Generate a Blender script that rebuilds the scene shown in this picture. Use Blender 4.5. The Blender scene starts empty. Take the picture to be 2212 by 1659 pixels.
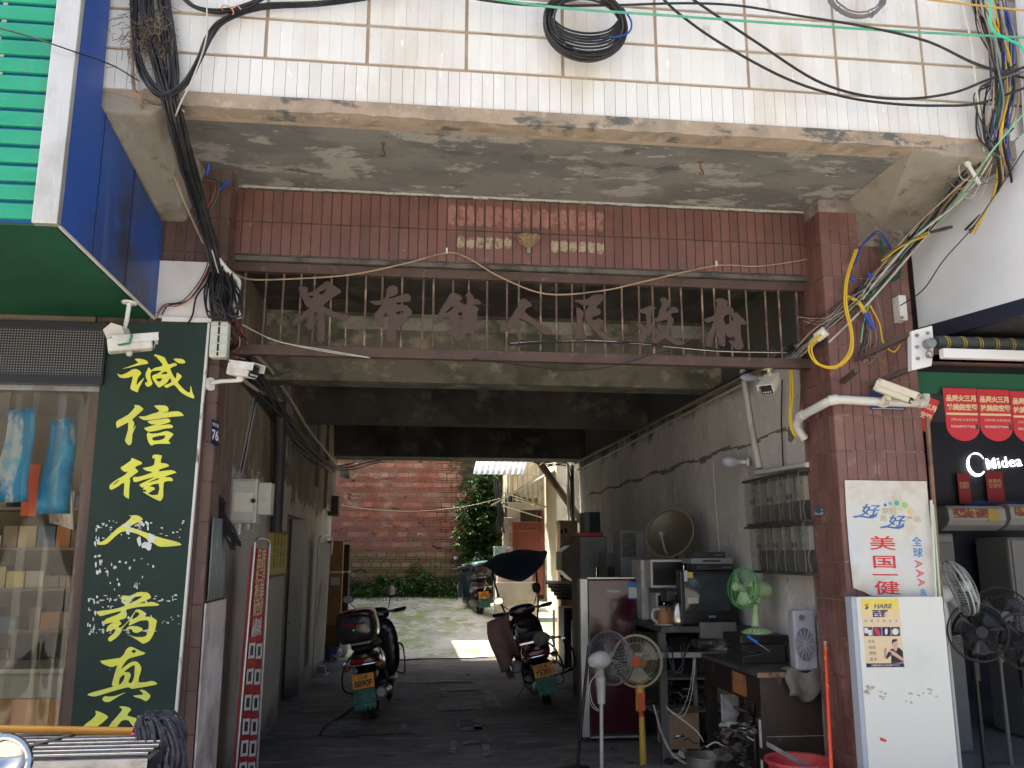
import bpy, bmesh, math, random
from mathutils import Vector, Matrix
from math import radians as rad, sin, cos, pi
rnd = random.Random(7)
S = bpy.context.scene
COL = S.collection

# ------------------------------------------------------------------ camera
CAM = Vector((0, -5.7, 1.7)); YAW = rad(6.6); PIT = rad(11.2); FPX = 1850.0; IW, IH = 2212, 1659
FW = Vector((sin(YAW)*cos(PIT), cos(YAW)*cos(PIT), sin(PIT)))
RT = Vector((cos(YAW), -sin(YAW), 0)); UP = RT.cross(FW)
cd = bpy.data.cameras.new('camera'); cam = bpy.data.objects.new('camera', cd); COL.objects.link(cam)
cd.sensor_fit = 'HORIZONTAL'; cd.sensor_width = 36; cd.lens = 36*FPX/IW
cd.clip_start = .05; cd.clip_end = 2000
cam.matrix_world = Matrix(((RT.x, UP.x, -FW.x, CAM.x), (RT.y, UP.y, -FW.y, CAM.y), (RT.z, UP.z, -FW.z, CAM.z), (0, 0, 0, 1)))
S.camera = cam

# ------------------------------------------------------------------ light
TOSUN = Vector((-.50, .10, .86)).normalized()
w = bpy.data.worlds.new('World'); S.world = w; w.use_nodes = True
nt = w.node_tree; bg = nt.nodes['Background']; sky = nt.nodes.new('ShaderNodeTexSky')
sky.sky_type = 'NISHITA'; sky.sun_disc = False
sky.sun_elevation = math.asin(TOSUN.z); sky.sun_rotation = math.atan2(TOSUN.x, TOSUN.y)
sky.air_density = 1.0; sky.dust_density = 6.0; sky.ozone_density = .3
nt.links.new(sky.outputs[0], bg.inputs[0]); bg.inputs[1].default_value = .15
sl = bpy.data.lights.new('sun', 'SUN'); so = bpy.data.objects.new('sun', sl); COL.objects.link(so)
sl.energy = 5.0; sl.angle = rad(.5); sl.color = (1, .95, .86)
so.rotation_euler = (-TOSUN).to_track_quat('-Z', 'Y').to_euler()
S.view_settings.view_transform = 'Standard'; S.view_settings.look = 'None'
S.view_settings.exposure = 1.25; S.view_settings.gamma = 1; S.view_settings.use_curve_mapping = False
S.render.engine = 'CYCLES'
S.cycles.max_bounces = 10; S.cycles.diffuse_bounces = 6; S.cycles.glossy_bounces = 4
S.cycles.transmission_bounces = 8; S.cycles.transparent_max_bounces = 12
S.cycles.caustics_reflective = False; S.cycles.caustics_refractive = False
S.cycles.use_denoising = True; S.cycles.adaptive_threshold = .02; S.cycles.sample_clamp_indirect = 6

# ------------------------------------------------------------------ helpers
def P(x, y, Y=None, X=None, Z=None):
    """point seen at (x, y) of a 2212 x 1659 picture, on the plane Y, X or Z = const (metres)"""
    d = RT*((x-IW/2)/FPX) - UP*((y-IH/2)/FPX) + FW
    t = (Y-CAM.y)/d.y if Y is not None else (X-CAM.x)/d.x if X is not None else (Z-CAM.z)/d.z
    return CAM + d*t

MATS = {}
def mat(name, col, layers=(), r=.6, m=0., b=0., bs=25., rv=0., emit=0., trans=0., alpha=1., coat=0., ior=1.45):
    """procedural material. layers: (colour, noise scale, low, high, stretch[, (axis, v0, v1)])"""
    if name in MATS: return MATS[name]
    M = bpy.data.materials.new(name); M.use_nodes = True; MATS[name] = M
    n = M.node_tree.nodes; L = M.node_tree.links; bs_ = n['Principled BSDF']
    pos = n.new('ShaderNodeNewGeometry').outputs['Position']
    def rgb(c):
        q = n.new('ShaderNodeRGB'); q.outputs[0].default_value = (*c[:3], 1); return q.outputs[0]
    cur = rgb(col)
    def noise(scale, st, det=5.):
        mp = n.new('ShaderNodeMapping'); mp.inputs['Scale'].default_value = st
        L.new(pos, mp.inputs['Vector']); t = n.new('ShaderNodeTexNoise')
        t.inputs['Scale'].default_value = scale; t.inputs['Detail'].default_value = det; t.inputs['Roughness'].default_value = .62
        L.new(mp.outputs[0], t.inputs['Vector']); return t.outputs[0]
    def mrange(v, a, c):
        q = n.new('ShaderNodeMapRange'); q.inputs[1].default_value = a; q.inputs[2].default_value = c
        L.new(v, q.inputs[0]); return q.outputs[0]
    for ly in layers:
        c2, sc, lo, hi = ly[:4]; st = ly[4] if len(ly) > 4 else (1, 1, 1)
        nz = noise(sc, st); f = mrange(nz, lo, hi)
        if len(ly) > 6:      # ragged edge: position along the axis pushed about by the noise
            ax, v0, v1 = ly[5]; sp = n.new('ShaderNodeSeparateXYZ'); L.new(pos, sp.inputs[0])
            ma = n.new('ShaderNodeMath'); ma.operation = 'MULTIPLY_ADD'; L.new(nz, ma.inputs[0]); ma.inputs[1].default_value = ly[6]
            L.new(sp.outputs['XYZ'.index(ax)], ma.inputs[2]); f = mrange(ma.outputs[0], v0+ly[6]*.5, v1+ly[6]*.5)
        elif len(ly) > 5:
            ax, v0, v1 = ly[5]; sp = n.new('ShaderNodeSeparateXYZ'); L.new(pos, sp.inputs[0])
            mu = n.new('ShaderNodeMath'); mu.operation = 'MULTIPLY'; L.new(f, mu.inputs[0])
            L.new(mrange(sp.outputs['XYZ'.index(ax)], v0, v1), mu.inputs[1]); f = mu.outputs[0]
        mx = n.new('ShaderNodeMix'); mx.data_type = 'RGBA'; L.new(f, mx.inputs[0]); L.new(cur, mx.inputs[6]); L.new(rgb(c2), mx.inputs[7])
        cur = mx.outputs[2]
    if rv:
        oi = n.new('ShaderNodeObjectInfo'); h = n.new('ShaderNodeHueSaturation')
        q = n.new('ShaderNodeMapRange'); q.inputs[3].default_value = 1-rv; q.inputs[4].default_value = 1+rv
        L.new(oi.outputs['Random'], q.inputs[0]); L.new(q.outputs[0], h.inputs['Value']); L.new(cur, h.inputs['Color']); cur = h.outputs[0]
    L.new(cur, bs_.inputs['Base Color'])
    bs_.inputs['Roughness'].default_value = r; bs_.inputs['Metallic'].default_value = m; bs_.inputs['IOR'].default_value = ior
    if b:
        bp = n.new('ShaderNodeBump'); bp.inputs['Strength'].default_value = b; bp.inputs['Distance'].default_value = .02
        L.new(noise(bs, (1, 1, 1), 8.), bp.inputs['Height']); L.new(bp.outputs[0], bs_.inputs['Normal'])
        rr = n.new('ShaderNodeMapRange'); rr.inputs[3].default_value = max(.03, r-.12); rr.inputs[4].default_value = min(1, r+.12)
        L.new(noise(bs*.3, (1, 1, 1)), rr.inputs[0]); L.new(rr.outputs[0], bs_.inputs['Roughness'])
    if emit: L.new(cur, bs_.inputs['Emission Color']); bs_.inputs['Emission Strength'].default_value = emit
    if trans: bs_.inputs['Transmission Weight'].default_value = trans
    if coat: bs_.inputs['Coat Weight'].default_value = coat; bs_.inputs['Coat Roughness'].default_value = .08
    if alpha < 1: bs_.inputs['Alpha'].default_value = alpha
    return M

def thing(name, label, cat, loc=(0, 0, 0), group=None, rz=0., rx=0., ry=0.):
    o = bpy.data.objects.new(name, None); COL.objects.link(o); o.empty_display_size = .1
    o.location = loc; o.rotation_euler = (rx, ry, rz); o['label'] = label; o['category'] = cat
    if group: o['group'] = group
    return o

def tag(o, label, cat, group=None):
    o['label'] = label; o['category'] = cat
    if group: o['group'] = group
    return o

class B:
    """collects shapes; obj() links them as one mesh object"""
    def __init__(s): s.v = []; s.f = []; s.m = []
    def add(s, v, f, k=0):
        o = len(s.v); s.v += [tuple(q) for q in v]; s.f += [[i+o for i in t] for t in f]; s.m += [k]*len(f); return s
    def box(s, x0, x1, y0, y1, z0, z1, k=0, T=None):
        v = [Vector((x, y, z)) for z in (z0, z1) for y in (y0, y1) for x in (x0, x1)]
        if T is not None: v = [T @ q for q in v]
        return s.add(v, [(0, 2, 3, 1), (4, 5, 7, 6), (0, 1, 5, 4), (2, 6, 7, 3), (0, 4, 6, 2), (1, 3, 7, 5)], k)
    def hexa(s, a, b, k=0):
        """a: 4 points of one end, b: the matching 4 of the other"""
        return s.add(list(a)+list(b), [(3, 2, 1, 0), (4, 5, 6, 7)]+[(i, (i+1) % 4, (i+1) % 4+4, i+4) for i in range(4)], k)
    def tube(s, pts, r, n=6, k=0, cap=True):
        pts = [Vector(p) for p in pts]; N = len(pts); rr = r if isinstance(r, (list, tuple)) else [r]*N
        v = []; f = []; d0 = (pts[1]-pts[0]).normalized()
        u = d0.orthogonal().normalized()
        for i, p in enumerate(pts):
            d = (pts[min(i+1, N-1)]-pts[max(i-1, 0)])
            d = d.normalized() if d.length > 1e-9 else d0
            u = (u-d*u.dot(d)); u = u.normalized() if u.length > 1e-6 else d.orthogonal().normalized(); w_ = d.cross(u)
            v += [p+(u*cos(2*pi*j/n)+w_*sin(2*pi*j/n))*rr[i] for j in range(n)]
        for i in range(N-1):
            f += [(i*n+j, i*n+(j+1) % n, (i+1)*n+(j+1) % n, (i+1)*n+j) for j in range(n)]
        if cap: f += [tuple(range(n-1, -1, -1)), tuple(range((N-1)*n, N*n))]
        return s.add(v, f, k)
    def cyl(s, a, b, r, r2=None, n=16, k=0): return s.tube([a, b], [r, r if r2 is None else r2], n, k)
    def lathe(s, prof, o=(0, 0, 0), ax=(0, 0, 1), n=24, k=0, cap=True):
        o = Vector(o); ax = Vector(ax).normalized(); u = ax.orthogonal().normalized(); w_ = ax.cross(u); v = []; f = []
        for r, h in prof: v += [o+ax*h+(u*cos(2*pi*j/n)+w_*sin(2*pi*j/n))*r for j in range(n)]
        N = len(prof)
        for i in range(N-1): f += [(i*n+j, i*n+(j+1) % n, (i+1)*n+(j+1) % n, (i+1)*n+j) for j in range(n)]
        if cap:
            if prof[0][0] > 1e-6: f.append(tuple(range(n-1, -1, -1)))
            if prof[-1][0] > 1e-6: f.append(tuple(range((N-1)*n, N*n)))
        return s.add(v, f, k)
    def torus(s, o, ax, R, r, n=32, m=6, k=0, sq=1.0):
        o = Vector(o); ax = Vector(ax).normalized(); u = ax.orthogonal().normalized(); w_ = ax.cross(u)
        return s.tube([o+(u*cos(2*pi*j/n)+w_*sin(2*pi*j/n)*sq)*R for j in range(n+1)], r, m, k, cap=False)
    def ball(s, c, r, n=12, k=0, sc=(1, 1, 1)):
        c = Vector(c); v = [c+Vector((0, 0, r*sc[2]))]; f = []; h = n//2
        for i in range(1, h):
            for j in range(n): v.append(c+Vector((sin(pi*i/h)*cos(2*pi*j/n)*r*sc[0], sin(pi*i/h)*sin(2*pi*j/n)*r*sc[1], cos(pi*i/h)*r*sc[2])))
        v.append(c-Vector((0, 0, r*sc[2])))
        for j in range(n): f.append((0, 1+j, 1+(j+1) % n))
        for i in range(h-2): f += [(1+i*n+j, 1+(i+1)*n+j, 1+(i+1)*n+(j+1) % n, 1+i*n+(j+1) % n) for j in range(n)]
        e = len(v)-1
        for j in range(n): f.append((1+(h-2)*n+j, e, 1+(h-2)*n+(j+1) % n))
        return s.add(v, f, k)
    def prism(s, poly, dv, k=0):
        """poly: 3-D points of a flat outline; dv: thickness vector"""
        dv = Vector(dv); a = [Vector(p) for p in poly]; n = len(a)
        return s.add(a+[p+dv for p in a], [tuple(range(n-1, -1, -1)), tuple(range(n, 2*n))]+[(i, (i+1) % n, (i+1) % n+n, i+n) for i in range(n)], k)
    def loft(s, secs, k=0):
        """secs: lists of points, all the same length"""
        n = len(secs[0]); v = [p for q in secs for p in q]; f = []
        for i in range(len(secs)-1): f += [(i*n+j, i*n+(j+1) % n, (i+1)*n+(j+1) % n, (i+1)*n+j) for j in range(n)]
        f += [tuple(range(n-1, -1, -1)), tuple(range((len(secs)-1)*n, len(secs)*n))]
        return s.add(v, f, k)
    def grid(s, fn, nu, nv, k=0):
        v = [fn(i/nu, j/nv) for j in range(nv+1) for i in range(nu+1)]
        return s.add(v, [(j*(nu+1)+i, j*(nu+1)+i+1, (j+1)*(nu+1)+i+1, (j+1)*(nu+1)+i) for j in range(nv) for i in range(nu)], k)
    def mesh(s, name, mats):
        me = bpy.data.meshes.new(name); me.from_pydata([tuple(p) for p in s.v], [], s.f)
        for q in (mats if isinstance(mats, (list, tuple)) else [mats]): me.materials.append(q)
        me.polygons.foreach_set('material_index', s.m); me.update(); return me
    def obj(s, name, mats, parent=None, bev=0., smooth=False, sub=0, kind=None, solid=0., weld=True):
        me = s.mesh(name, mats)
        if weld:
            bm = bmesh.new(); bm.from_mesh(me); bmesh.ops.recalc_face_normals(bm, faces=bm.faces); bm.to_mesh(me); bm.free()
        if smooth:
            me.polygons.foreach_set('use_smooth', [True]*len(me.polygons))
            try: me.set_sharp_from_angle(angle=rad(smooth if smooth is not True else 40))
            except Exception: pass
        o = bpy.data.objects.new(name, me); COL.objects.link(o)
        if solid: q = o.modifiers.new('solid', 'SOLIDIFY'); q.thickness = solid; q.offset = 0
        if bev: q = o.modifiers.new('bevel', 'BEVEL'); q.width = bev; q.segments = 2; q.limit_method = 'ANGLE'; q.angle_limit = rad(40)
        if sub: q = o.modifiers.new('sub', 'SUBSURF'); q.levels = sub; q.render_levels = sub
        put(o, parent)
        if kind: o['kind'] = kind
        return o

def put(o, parent):
    """meshes are written in world coordinates unless the thing was turned (then in the thing's own)"""
    if parent is not None:
        o.parent = parent
        if parent.type == 'EMPTY' and not parent.get('local') and tuple(parent.rotation_euler) == (0, 0, 0):
            o.matrix_parent_inverse = Matrix.Translation(-Vector(parent.location))

def inst(name, me, parent, loc, rot=(0, 0, 0), sc=(1, 1, 1)):
    o = bpy.data.objects.new(name, me); COL.objects.link(o); o.location = loc; o.rotation_euler = rot; o.scale = sc
    put(o, parent); return o

def smoothline(pts, n=6, closed=False):
    """Catmull-Rom through the points"""
    p = [Vector(q) for q in pts]; N = len(p); out = []
    for i in range(N if closed else N-1):
        a, b, c, d = (p[(i-1) % N], p[i], p[(i+1) % N], p[(i+2) % N]) if closed else (p[max(i-1, 0)], p[i], p[i+1], p[min(i+2, N-1)])
        for j in range(n):
            t = j/n; out.append(.5*((2*b)+(c-a)*t+(2*a-5*b+4*c-d)*t*t+(3*b-a-3*c+d)*t**3))
    if not closed: out.append(p[-1])
    return out

TMP = bpy.data.scenes.new('tmp')
def tomesh(o):
    TMP.collection.objects.link(o); vl = TMP.view_layers[0]; vl.update()
    me = bpy.data.meshes.new_from_object(o.evaluated_get(vl.depsgraph)); TMP.collection.objects.unlink(o); return me

def text(name, body, size, origin, m, parent, u=(1, 0, 0), v=(0, 0, 1), align='CENTER', bold=0., ext=.0004, sx=1., spacing=1., shear=0.):
    """flat lettering: u is the writing direction, v is up; origin is the middle of the line"""
    c = bpy.data.curves.new(name, 'FONT'); c.body = body; c.size = size; c.align_x = align; c.align_y = 'CENTER'
    c.offset = bold; c.extrude = ext; c.resolution_u = 3; c.space_character = spacing; c.shear = shear
    o = bpy.data.objects.new(name, c); me = tomesh(o)
    bpy.data.objects.remove(o); bpy.data.curves.remove(c)
    u = Vector(u).normalized(); v = Vector(v).normalized(); w_ = u.cross(v)
    T = Matrix(((u.x*sx, v.x, w_.x, origin[0]), (u.y*sx, v.y, w_.y, origin[1]), (u.z*sx, v.z, w_.z, origin[2]), (0, 0, 0, 1)))
    me.transform(T); me.materials.clear(); me.materials.append(m)
    q = bpy.data.objects.new(name, me); COL.objects.link(q); put(q, parent); return q

def copytree(o, parent=None):
    c = o.copy(); COL.objects.link(c); c.parent = parent
    for ch in list(o.children): copytree(ch, c)
    return c

def cable(name, pts, r, m, label, group=None, n=5, sm=6, cat='cable'):
    o = B().tube(smoothline(pts, sm), r, n).obj(name, m, smooth=True)
    return tag(o, label, cat, group)

# common materials
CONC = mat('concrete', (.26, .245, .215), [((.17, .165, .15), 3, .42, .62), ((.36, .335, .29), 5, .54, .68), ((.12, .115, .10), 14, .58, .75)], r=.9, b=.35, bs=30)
BLACK = mat('black_plastic', (.012, .012, .013), r=.38, b=.05, bs=60)
RUBBER = mat('black_rubber', (.012, .012, .012), [((.03, .028, .025), 40, .5, .7)], r=.7)
WIRE = mat('cable_black', (.013, .013, .015), [((.035, .033, .03), 12, .5, .7)], r=.5)
WHITE = mat('white_plastic', (.62, .61, .57), [((.42, .40, .34), 7, .52, .75)], r=.42, b=.04)
CHROME = mat('chrome', (.62, .62, .62), [((.35, .33, .30), 20, .55, .75)], r=.16, m=1.)
STEEL = mat('steel_grey', (.30, .30, .30), [((.16, .13, .10), 9, .5, .7)], r=.42, m=.8)

# ================================================================== ground
XL, XR, YB = -1.33, 2.88, 9.0          # passage: left wall, right wall, back end
def structure(o): o['kind'] = 'structure'; return o
STREET = mat('street_concrete', (.40, .38, .34), [((.32, .305, .275), 1.5, .4, .65), ((.45, .43, .39), 9, .55, .75)], r=.9, b=.3)
structure(B().add([(-300, -300, 0), (300, -300, 0), (300, 300, 0), (-300, 300, 0)], [(0, 1, 2, 3)]).obj('ground', STREET))
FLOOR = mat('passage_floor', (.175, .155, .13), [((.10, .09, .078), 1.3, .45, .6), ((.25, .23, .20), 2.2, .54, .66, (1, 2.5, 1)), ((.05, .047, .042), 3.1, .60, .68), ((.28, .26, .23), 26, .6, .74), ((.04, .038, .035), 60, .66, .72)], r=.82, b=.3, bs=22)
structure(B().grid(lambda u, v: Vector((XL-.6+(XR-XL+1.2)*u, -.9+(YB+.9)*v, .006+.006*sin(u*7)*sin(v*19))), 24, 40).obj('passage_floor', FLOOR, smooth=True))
YARD = mat('yard_concrete', (.50, .50, .45), [((.38, .39, .34), 1.2, .42, .62), ((.27, .33, .16), 1.5, .46, .60, (1, .6, 1)), ((.20, .25, .13), 4, .56, .68, (1, .7, 1)), ((.58, .57, .52), 3.5, .52, .66), ((.16, .16, .14), 9, .62, .72), ((.05, .05, .045), 30, .68, .74)], r=.9, b=.3)
def yz(x, y):
    t = max(0, min(1, (y-9.2)/7.0)); return .012+.70*(t*t*(3-2*t))*.35+.70*t*.65
structure(B().grid(lambda u, v: Vector((-9+20*u, YB+.05+10*v, yz(0, YB+.05+10*v)+.012*sin(u*40)*sin(v*17))), 40, 30).obj('yard_ground', YARD, smooth=True))
# faint painted lettering and lines left on the passage floor
PAINT = mat('worn_paint', (.33, .315, .285), [((.19, .175, .15), 18, .44, .58), ((.14, .125, .105), 5, .5, .62)], r=.85)
pm = B()
def fq(*q): pm.add([Vector((*P(a, b, Z=0).xy, .0165)) for a, b in q], [(0, 1, 2, 3)])
for q in (((1020, 1475), (1046, 1472), (1086, 1529), (1058, 1530)), ((790, 1477), (1030, 1470), (1032, 1474), (790, 1482)), ((950, 1490), (1030, 1488), (1031, 1493), (950, 1496)),
          ((955, 1497), (970, 1497), (962, 1508), (950, 1506)), ((800, 1487), (828, 1486), (822, 1505), (796, 1500)), ((945, 1520), (1038, 1516), (1040, 1536), (944, 1538)),
          ((986, 1557), (1044, 1556), (1042, 1560), (992, 1560)), ((986, 1557), (994, 1557), (992, 1579), (985, 1577)), ((992, 1575), (1040, 1573), (1040, 1580), (992, 1582)), ((1022, 1560), (1040, 1560), (1040, 1580), (1024, 1580)),
          ((866, 1565), (880, 1566), (876, 1582), (864, 1582)), ((974, 1605), (986, 1603), (984, 1632), (972, 1630)), ((1000, 1605), (1060, 1600), (1062, 1607), (1002, 1612)), ((1040, 1607), (1056, 1607), (1062, 1636), (1044, 1638)),
          ((716, 1560), (780, 1556), (775, 1574), (706, 1580)), ((780, 1500), (800, 1500), (798, 1540), (776, 1545))): fq(*q)
structure(pm.obj('floor_markings', PAINT, weld=False))
structure(B().tube([Vector((*P(a, b, Z=0).xy, .012)) for a, b in ((780, 1432), (850, 1429), (930, 1425), (1010, 1424), (1090, 1419))], .012, 4).obj('floor_joint', RUBBER))
structure(B().tube([Vector((*P(a, b, Z=0).xy, .012)) for a, b in ((690, 1593), (700, 1575), (745, 1545), (762, 1530))], .016, 4).tube([Vector((*P(a, b, Z=0).xy, .01)) for a, b in ((690, 1593), (760, 1594), (830, 1590), (890, 1586))], .010, 4).obj('floor_crack', RUBBER))

# ================================================================== passage building
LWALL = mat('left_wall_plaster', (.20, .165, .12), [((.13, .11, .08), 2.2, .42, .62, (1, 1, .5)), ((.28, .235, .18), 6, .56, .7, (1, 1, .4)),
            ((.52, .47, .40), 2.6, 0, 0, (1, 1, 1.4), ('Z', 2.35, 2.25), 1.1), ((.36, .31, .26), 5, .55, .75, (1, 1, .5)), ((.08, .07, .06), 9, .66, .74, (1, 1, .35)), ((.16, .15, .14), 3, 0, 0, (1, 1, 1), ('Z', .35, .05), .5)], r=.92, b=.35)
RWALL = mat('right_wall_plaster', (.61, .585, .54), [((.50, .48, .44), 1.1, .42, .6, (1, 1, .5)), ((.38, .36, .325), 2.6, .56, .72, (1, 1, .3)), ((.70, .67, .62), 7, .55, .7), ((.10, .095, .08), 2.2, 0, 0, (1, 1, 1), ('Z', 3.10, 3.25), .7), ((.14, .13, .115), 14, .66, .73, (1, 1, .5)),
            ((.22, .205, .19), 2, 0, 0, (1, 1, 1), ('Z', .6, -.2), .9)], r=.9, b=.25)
DARKC = mat('dark_concrete', (.080, .073, .06), [((.035, .033, .029), 1.6, .42, .62), ((.15, .138, .11), 3.4, .55, .7)], r=.92, b=.3)  # darker concrete for the ceiling and the deeper beams
BEAMC = mat('beam_concrete', (.185, .165, .13), [((.09, .092, .065), 2.3, .46, .6), ((.33, .30, .235), 4, .54, .66, (1, 1, 1.5)), ((.06, .06, .05), 2.1, .60, .70, (.6, 1, 1))], r=.92, b=.4)
bld = thing('passage_building', 'grey concrete building over a dark drive-through passage', 'building', (.75, 4, 0))
d0, d1, dz = P(612, 1300, X=XL).y, P(653, 1300, X=XL).y, 2.12
lw = B()
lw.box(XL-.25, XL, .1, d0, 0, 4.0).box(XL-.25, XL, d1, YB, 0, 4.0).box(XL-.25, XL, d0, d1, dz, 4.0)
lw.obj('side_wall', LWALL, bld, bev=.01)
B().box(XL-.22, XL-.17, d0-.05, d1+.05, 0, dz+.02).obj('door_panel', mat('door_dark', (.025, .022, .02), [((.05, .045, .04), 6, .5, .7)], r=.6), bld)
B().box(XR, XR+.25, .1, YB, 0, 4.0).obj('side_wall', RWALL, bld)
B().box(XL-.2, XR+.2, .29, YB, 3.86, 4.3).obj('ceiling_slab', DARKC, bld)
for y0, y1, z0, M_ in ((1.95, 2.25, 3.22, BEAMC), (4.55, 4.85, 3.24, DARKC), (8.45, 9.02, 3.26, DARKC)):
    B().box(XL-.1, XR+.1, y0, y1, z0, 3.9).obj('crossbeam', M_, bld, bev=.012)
B().box(XL+.001, XR-.001, 1.93, 1.96, 3.70, 3.82).obj('beam_rail', mat('pale_band', (.36, .35, .31), [((.12, .13, .09), 2.6, .47, .56), ((.25, .24, .2), 9, .5, .7)], r=.9, b=.3), bld)
for y in (.4, 3.2, 6.2): B().box(XL, XL+.05, y+.02*y, y+.3, 2.6, 3.9).obj('wall_pilaster', LWALL, bld, bev=.01)
B().box(XL+.0, XL+.05, 7.6, 9.01, 2.35, 3.9).obj('wall_pilaster', LWALL, bld, bev=.01)
B().box(-7, 10, -1.03, 3.5, 5.69, 10.5).obj('unseen_upper_storey', CONC, bld); B().box(-7, 10, .02, 3.5, 4.3, 5.69).obj('unseen_upper_storey', CONC, bld); B().box(-7, 10, 3.5, YB+.03, 4.3, 5.2).obj('unseen_rear_storey', mat('rear_render', (.5, .47, .41), [((.4, .37, .31), 2, .45, .65)], r=.9), bld)  # unseen storeys shaped to shade the front; rear low and pale for yard light
B().box(-7, XL-.25, -.2, YB+.02, 3.88, 4.31).obj('floor_slab', CONC, bld); B().box(XR+.25, 10, -.2, YB+.02, 3.88, 4.31).obj('floor_slab', CONC, bld)
# scar of an old conduit along the right wall, rising with the photograph's broken plaster line
sc = B(); R2 = random.Random(3); zs = P(1455, 1010, X=XR).z
for i in range(46):
    y = .45+i*.17; z = zs+.02*sin(i*.9); h = R2.uniform(.006, .022) * (1.7 if R2.random() < .25 else 1)
    sc.hexa([Vector((XR-.004, y, z-h)), Vector((XR-.004, y+.172, z-h*R2.uniform(.6, 1.3))), Vector((XR-.004, y+.172, z+h*.7)), Vector((XR-.004, y, z+h))],
            [Vector((XR+.002, y, z-h)), Vector((XR+.002, y+.172, z-h)), Vector((XR+.002, y+.172, z+h)), Vector((XR+.002, y, z+h))])
SCAR = mat('broken_plaster', (.17, .145, .12), [((.27, .245, .21), 20, .5, .65)], r=.95, b=.5)
sc.obj('plaster_scar', SCAR, bld)
for (a, b, c, d_) in ((1700, 925, 1715, 955), (1690, 1015, 1703, 1045)):
    p, q = P(a, b, X=XR), P(c, d_, X=XR)
    B().prism([Vector((XR-.003, p.y+(q.y-p.y)*t+R2.uniform(-.05, .05), p.z+(q.z-p.z)*s)) for t, s in ((0, 0), (.5, -.1), (1, 0), (1.05, .5), (.7, 1), (.3, .8), (0, .6))], (.004, 0, 0)).obj('plaster_scar', SCAR, bld)

# ------------------------------------------------------------------ tiles
GROUT = mat('tile_grout', (.37, .285, .215), [((.47, .39, .30), 3, .48, .66), ((.22, .18, .15), 8, .58, .72)], r=.95, b=.3)
WTILE = mat('white_glazed_tile', (.69, .685, .665), [((.61, .58, .52), 2.3, .5, .68, (1, 1, .4)), ((.78, .78, .77), 31, .64, .68, (1, 1, .3)), ((.45, .40, .33), 6, .66, .76, (1.5, 1, .35))], r=.28, rv=.05)
YB0 = -1.06; ZS = 4.19; TP = .0672
bal = thing('tiled_balcony', 'overhanging balcony faced with upright white tiles in brown grouting', 'balcony', (.8, -.6, ZS))
BX0, BX1 = -1.86, 4.35
LIP = mat('balcony_lip', (.35, .275, .205), [((.26, .215, .165), 5, .45, .6), ((.11, .11, .10), 3.0, .55, .62, (1, 1, 2.5)), ((.43, .37, .295), 12, .55, .7)], r=.95, b=.45)
SOFF = mat('soffit_plaster', (.215, .208, .19), [((.15, .147, .136), 1.7, .44, .58, (.8, 1.4, 1)), ((.34, .325, .295), 3.2, .55, .60, (.7, 1.3, 1)), ((.11, .108, .10), 4, .60, .68, (.6, 1.4, 1)), ((.38, .365, .33), 9, .62, .66, (.6, 1.4, 1)), ((.13, .13, .12), 24, .60, .70)], r=.92, b=.3)
B().box(BX0, BX1, YB0+.012, YB0+.16, ZS+.0, 5.7).obj('parapet', GROUT, bal)
lp = B()
N = 60
for i in range(N):     # uneven plaster lip under the lowest tiles
    x0 = BX0+.3+(3.27-BX0-.3)*i/N; x1 = BX0+.3+(3.27-BX0-.3)*(i+1)/N
    h = lambda x: .022+.003*sin(x*5.1)+.006*sin(x*13+1)*sin(x*3)+.004*sin(x*41)
    lp.hexa([(x0, YB0-.012, ZS+.085), (x1, YB0-.012, ZS+.085), (x1, YB0-.012, ZS+.02-h(x1)), (x0, YB0-.012, ZS+.02-h(x0))], [(x0, YB0+.1, ZS+.085), (x1, YB0+.1, ZS+.085), (x1, YB0+.1, ZS-.01), (x0, YB0+.1, ZS-.01)])
lp.obj('plaster_lip', LIP, bal, smooth=60)
B().box(BX0+.05, BX1-.05, YB0+.161, .0035, ZS+.001, ZS+.12).obj('soffit', SOFF, bal)
BX1 = 3.72
for sgn, xi, xo, zf, zb, xt in ((-1, -1.50, -1.92, 4.13, 3.80, -1.40), (1, 3.30, 3.78, 4.15, 3.97, 3.05)):
    a = [(xt, YB0+.0, ZS), (xi, YB0+.0, zf), (xo, YB0+.0, zf), (xo, YB0+.0, ZS+.1)]
    c = [(xt, -.2, ZS), (xi, -.2, zb), (xo, -.2, zb), (xo, -.2, ZS+.1)]
    if sgn < 0: a[0] = (-1.44, YB0, ZS); c[0] = (-1.40, -.2, ZS)
    B().hexa(a, c).obj('cantilever', mat('cantilever_plaster', (.30, .27, .225), [((.20, .175, .14), 2.5, .45, .62), ((.40, .37, .32), 4, .54, .68, (1, .5, 1)), ((.12, .11, .095), 10, .62, .72)], r=.92, b=.35), bal, bev=.015)
tile = B().box(-.0325, .0325, 0, .012, 0, .236).mesh('tile', WTILE)
tileshort = B().box(-.0324, .0324, 0, .012, 0, .232).mesh('tile', WTILE)
Z0 = ZS+.085
def wt(x, z, me): inst('tile', me, par, (x, YB0+.001+R2.uniform(-.0012, .0012), z), (rad(R2.uniform(-.35, .35)), 0, rad(R2.uniform(-.35, .35))))
par = [c for c in bal.children if c.name.startswith('parapet')][0]
for i in range(int((3.88-BX0)/TP)): wt(BX0+.035+i*TP, Z0, tile)
px0 = P(573, 115, Y=YB0).x; pw = (P(2000, 200, Y=YB0).x-P(573, 115, Y=YB0).x)/7
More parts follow.
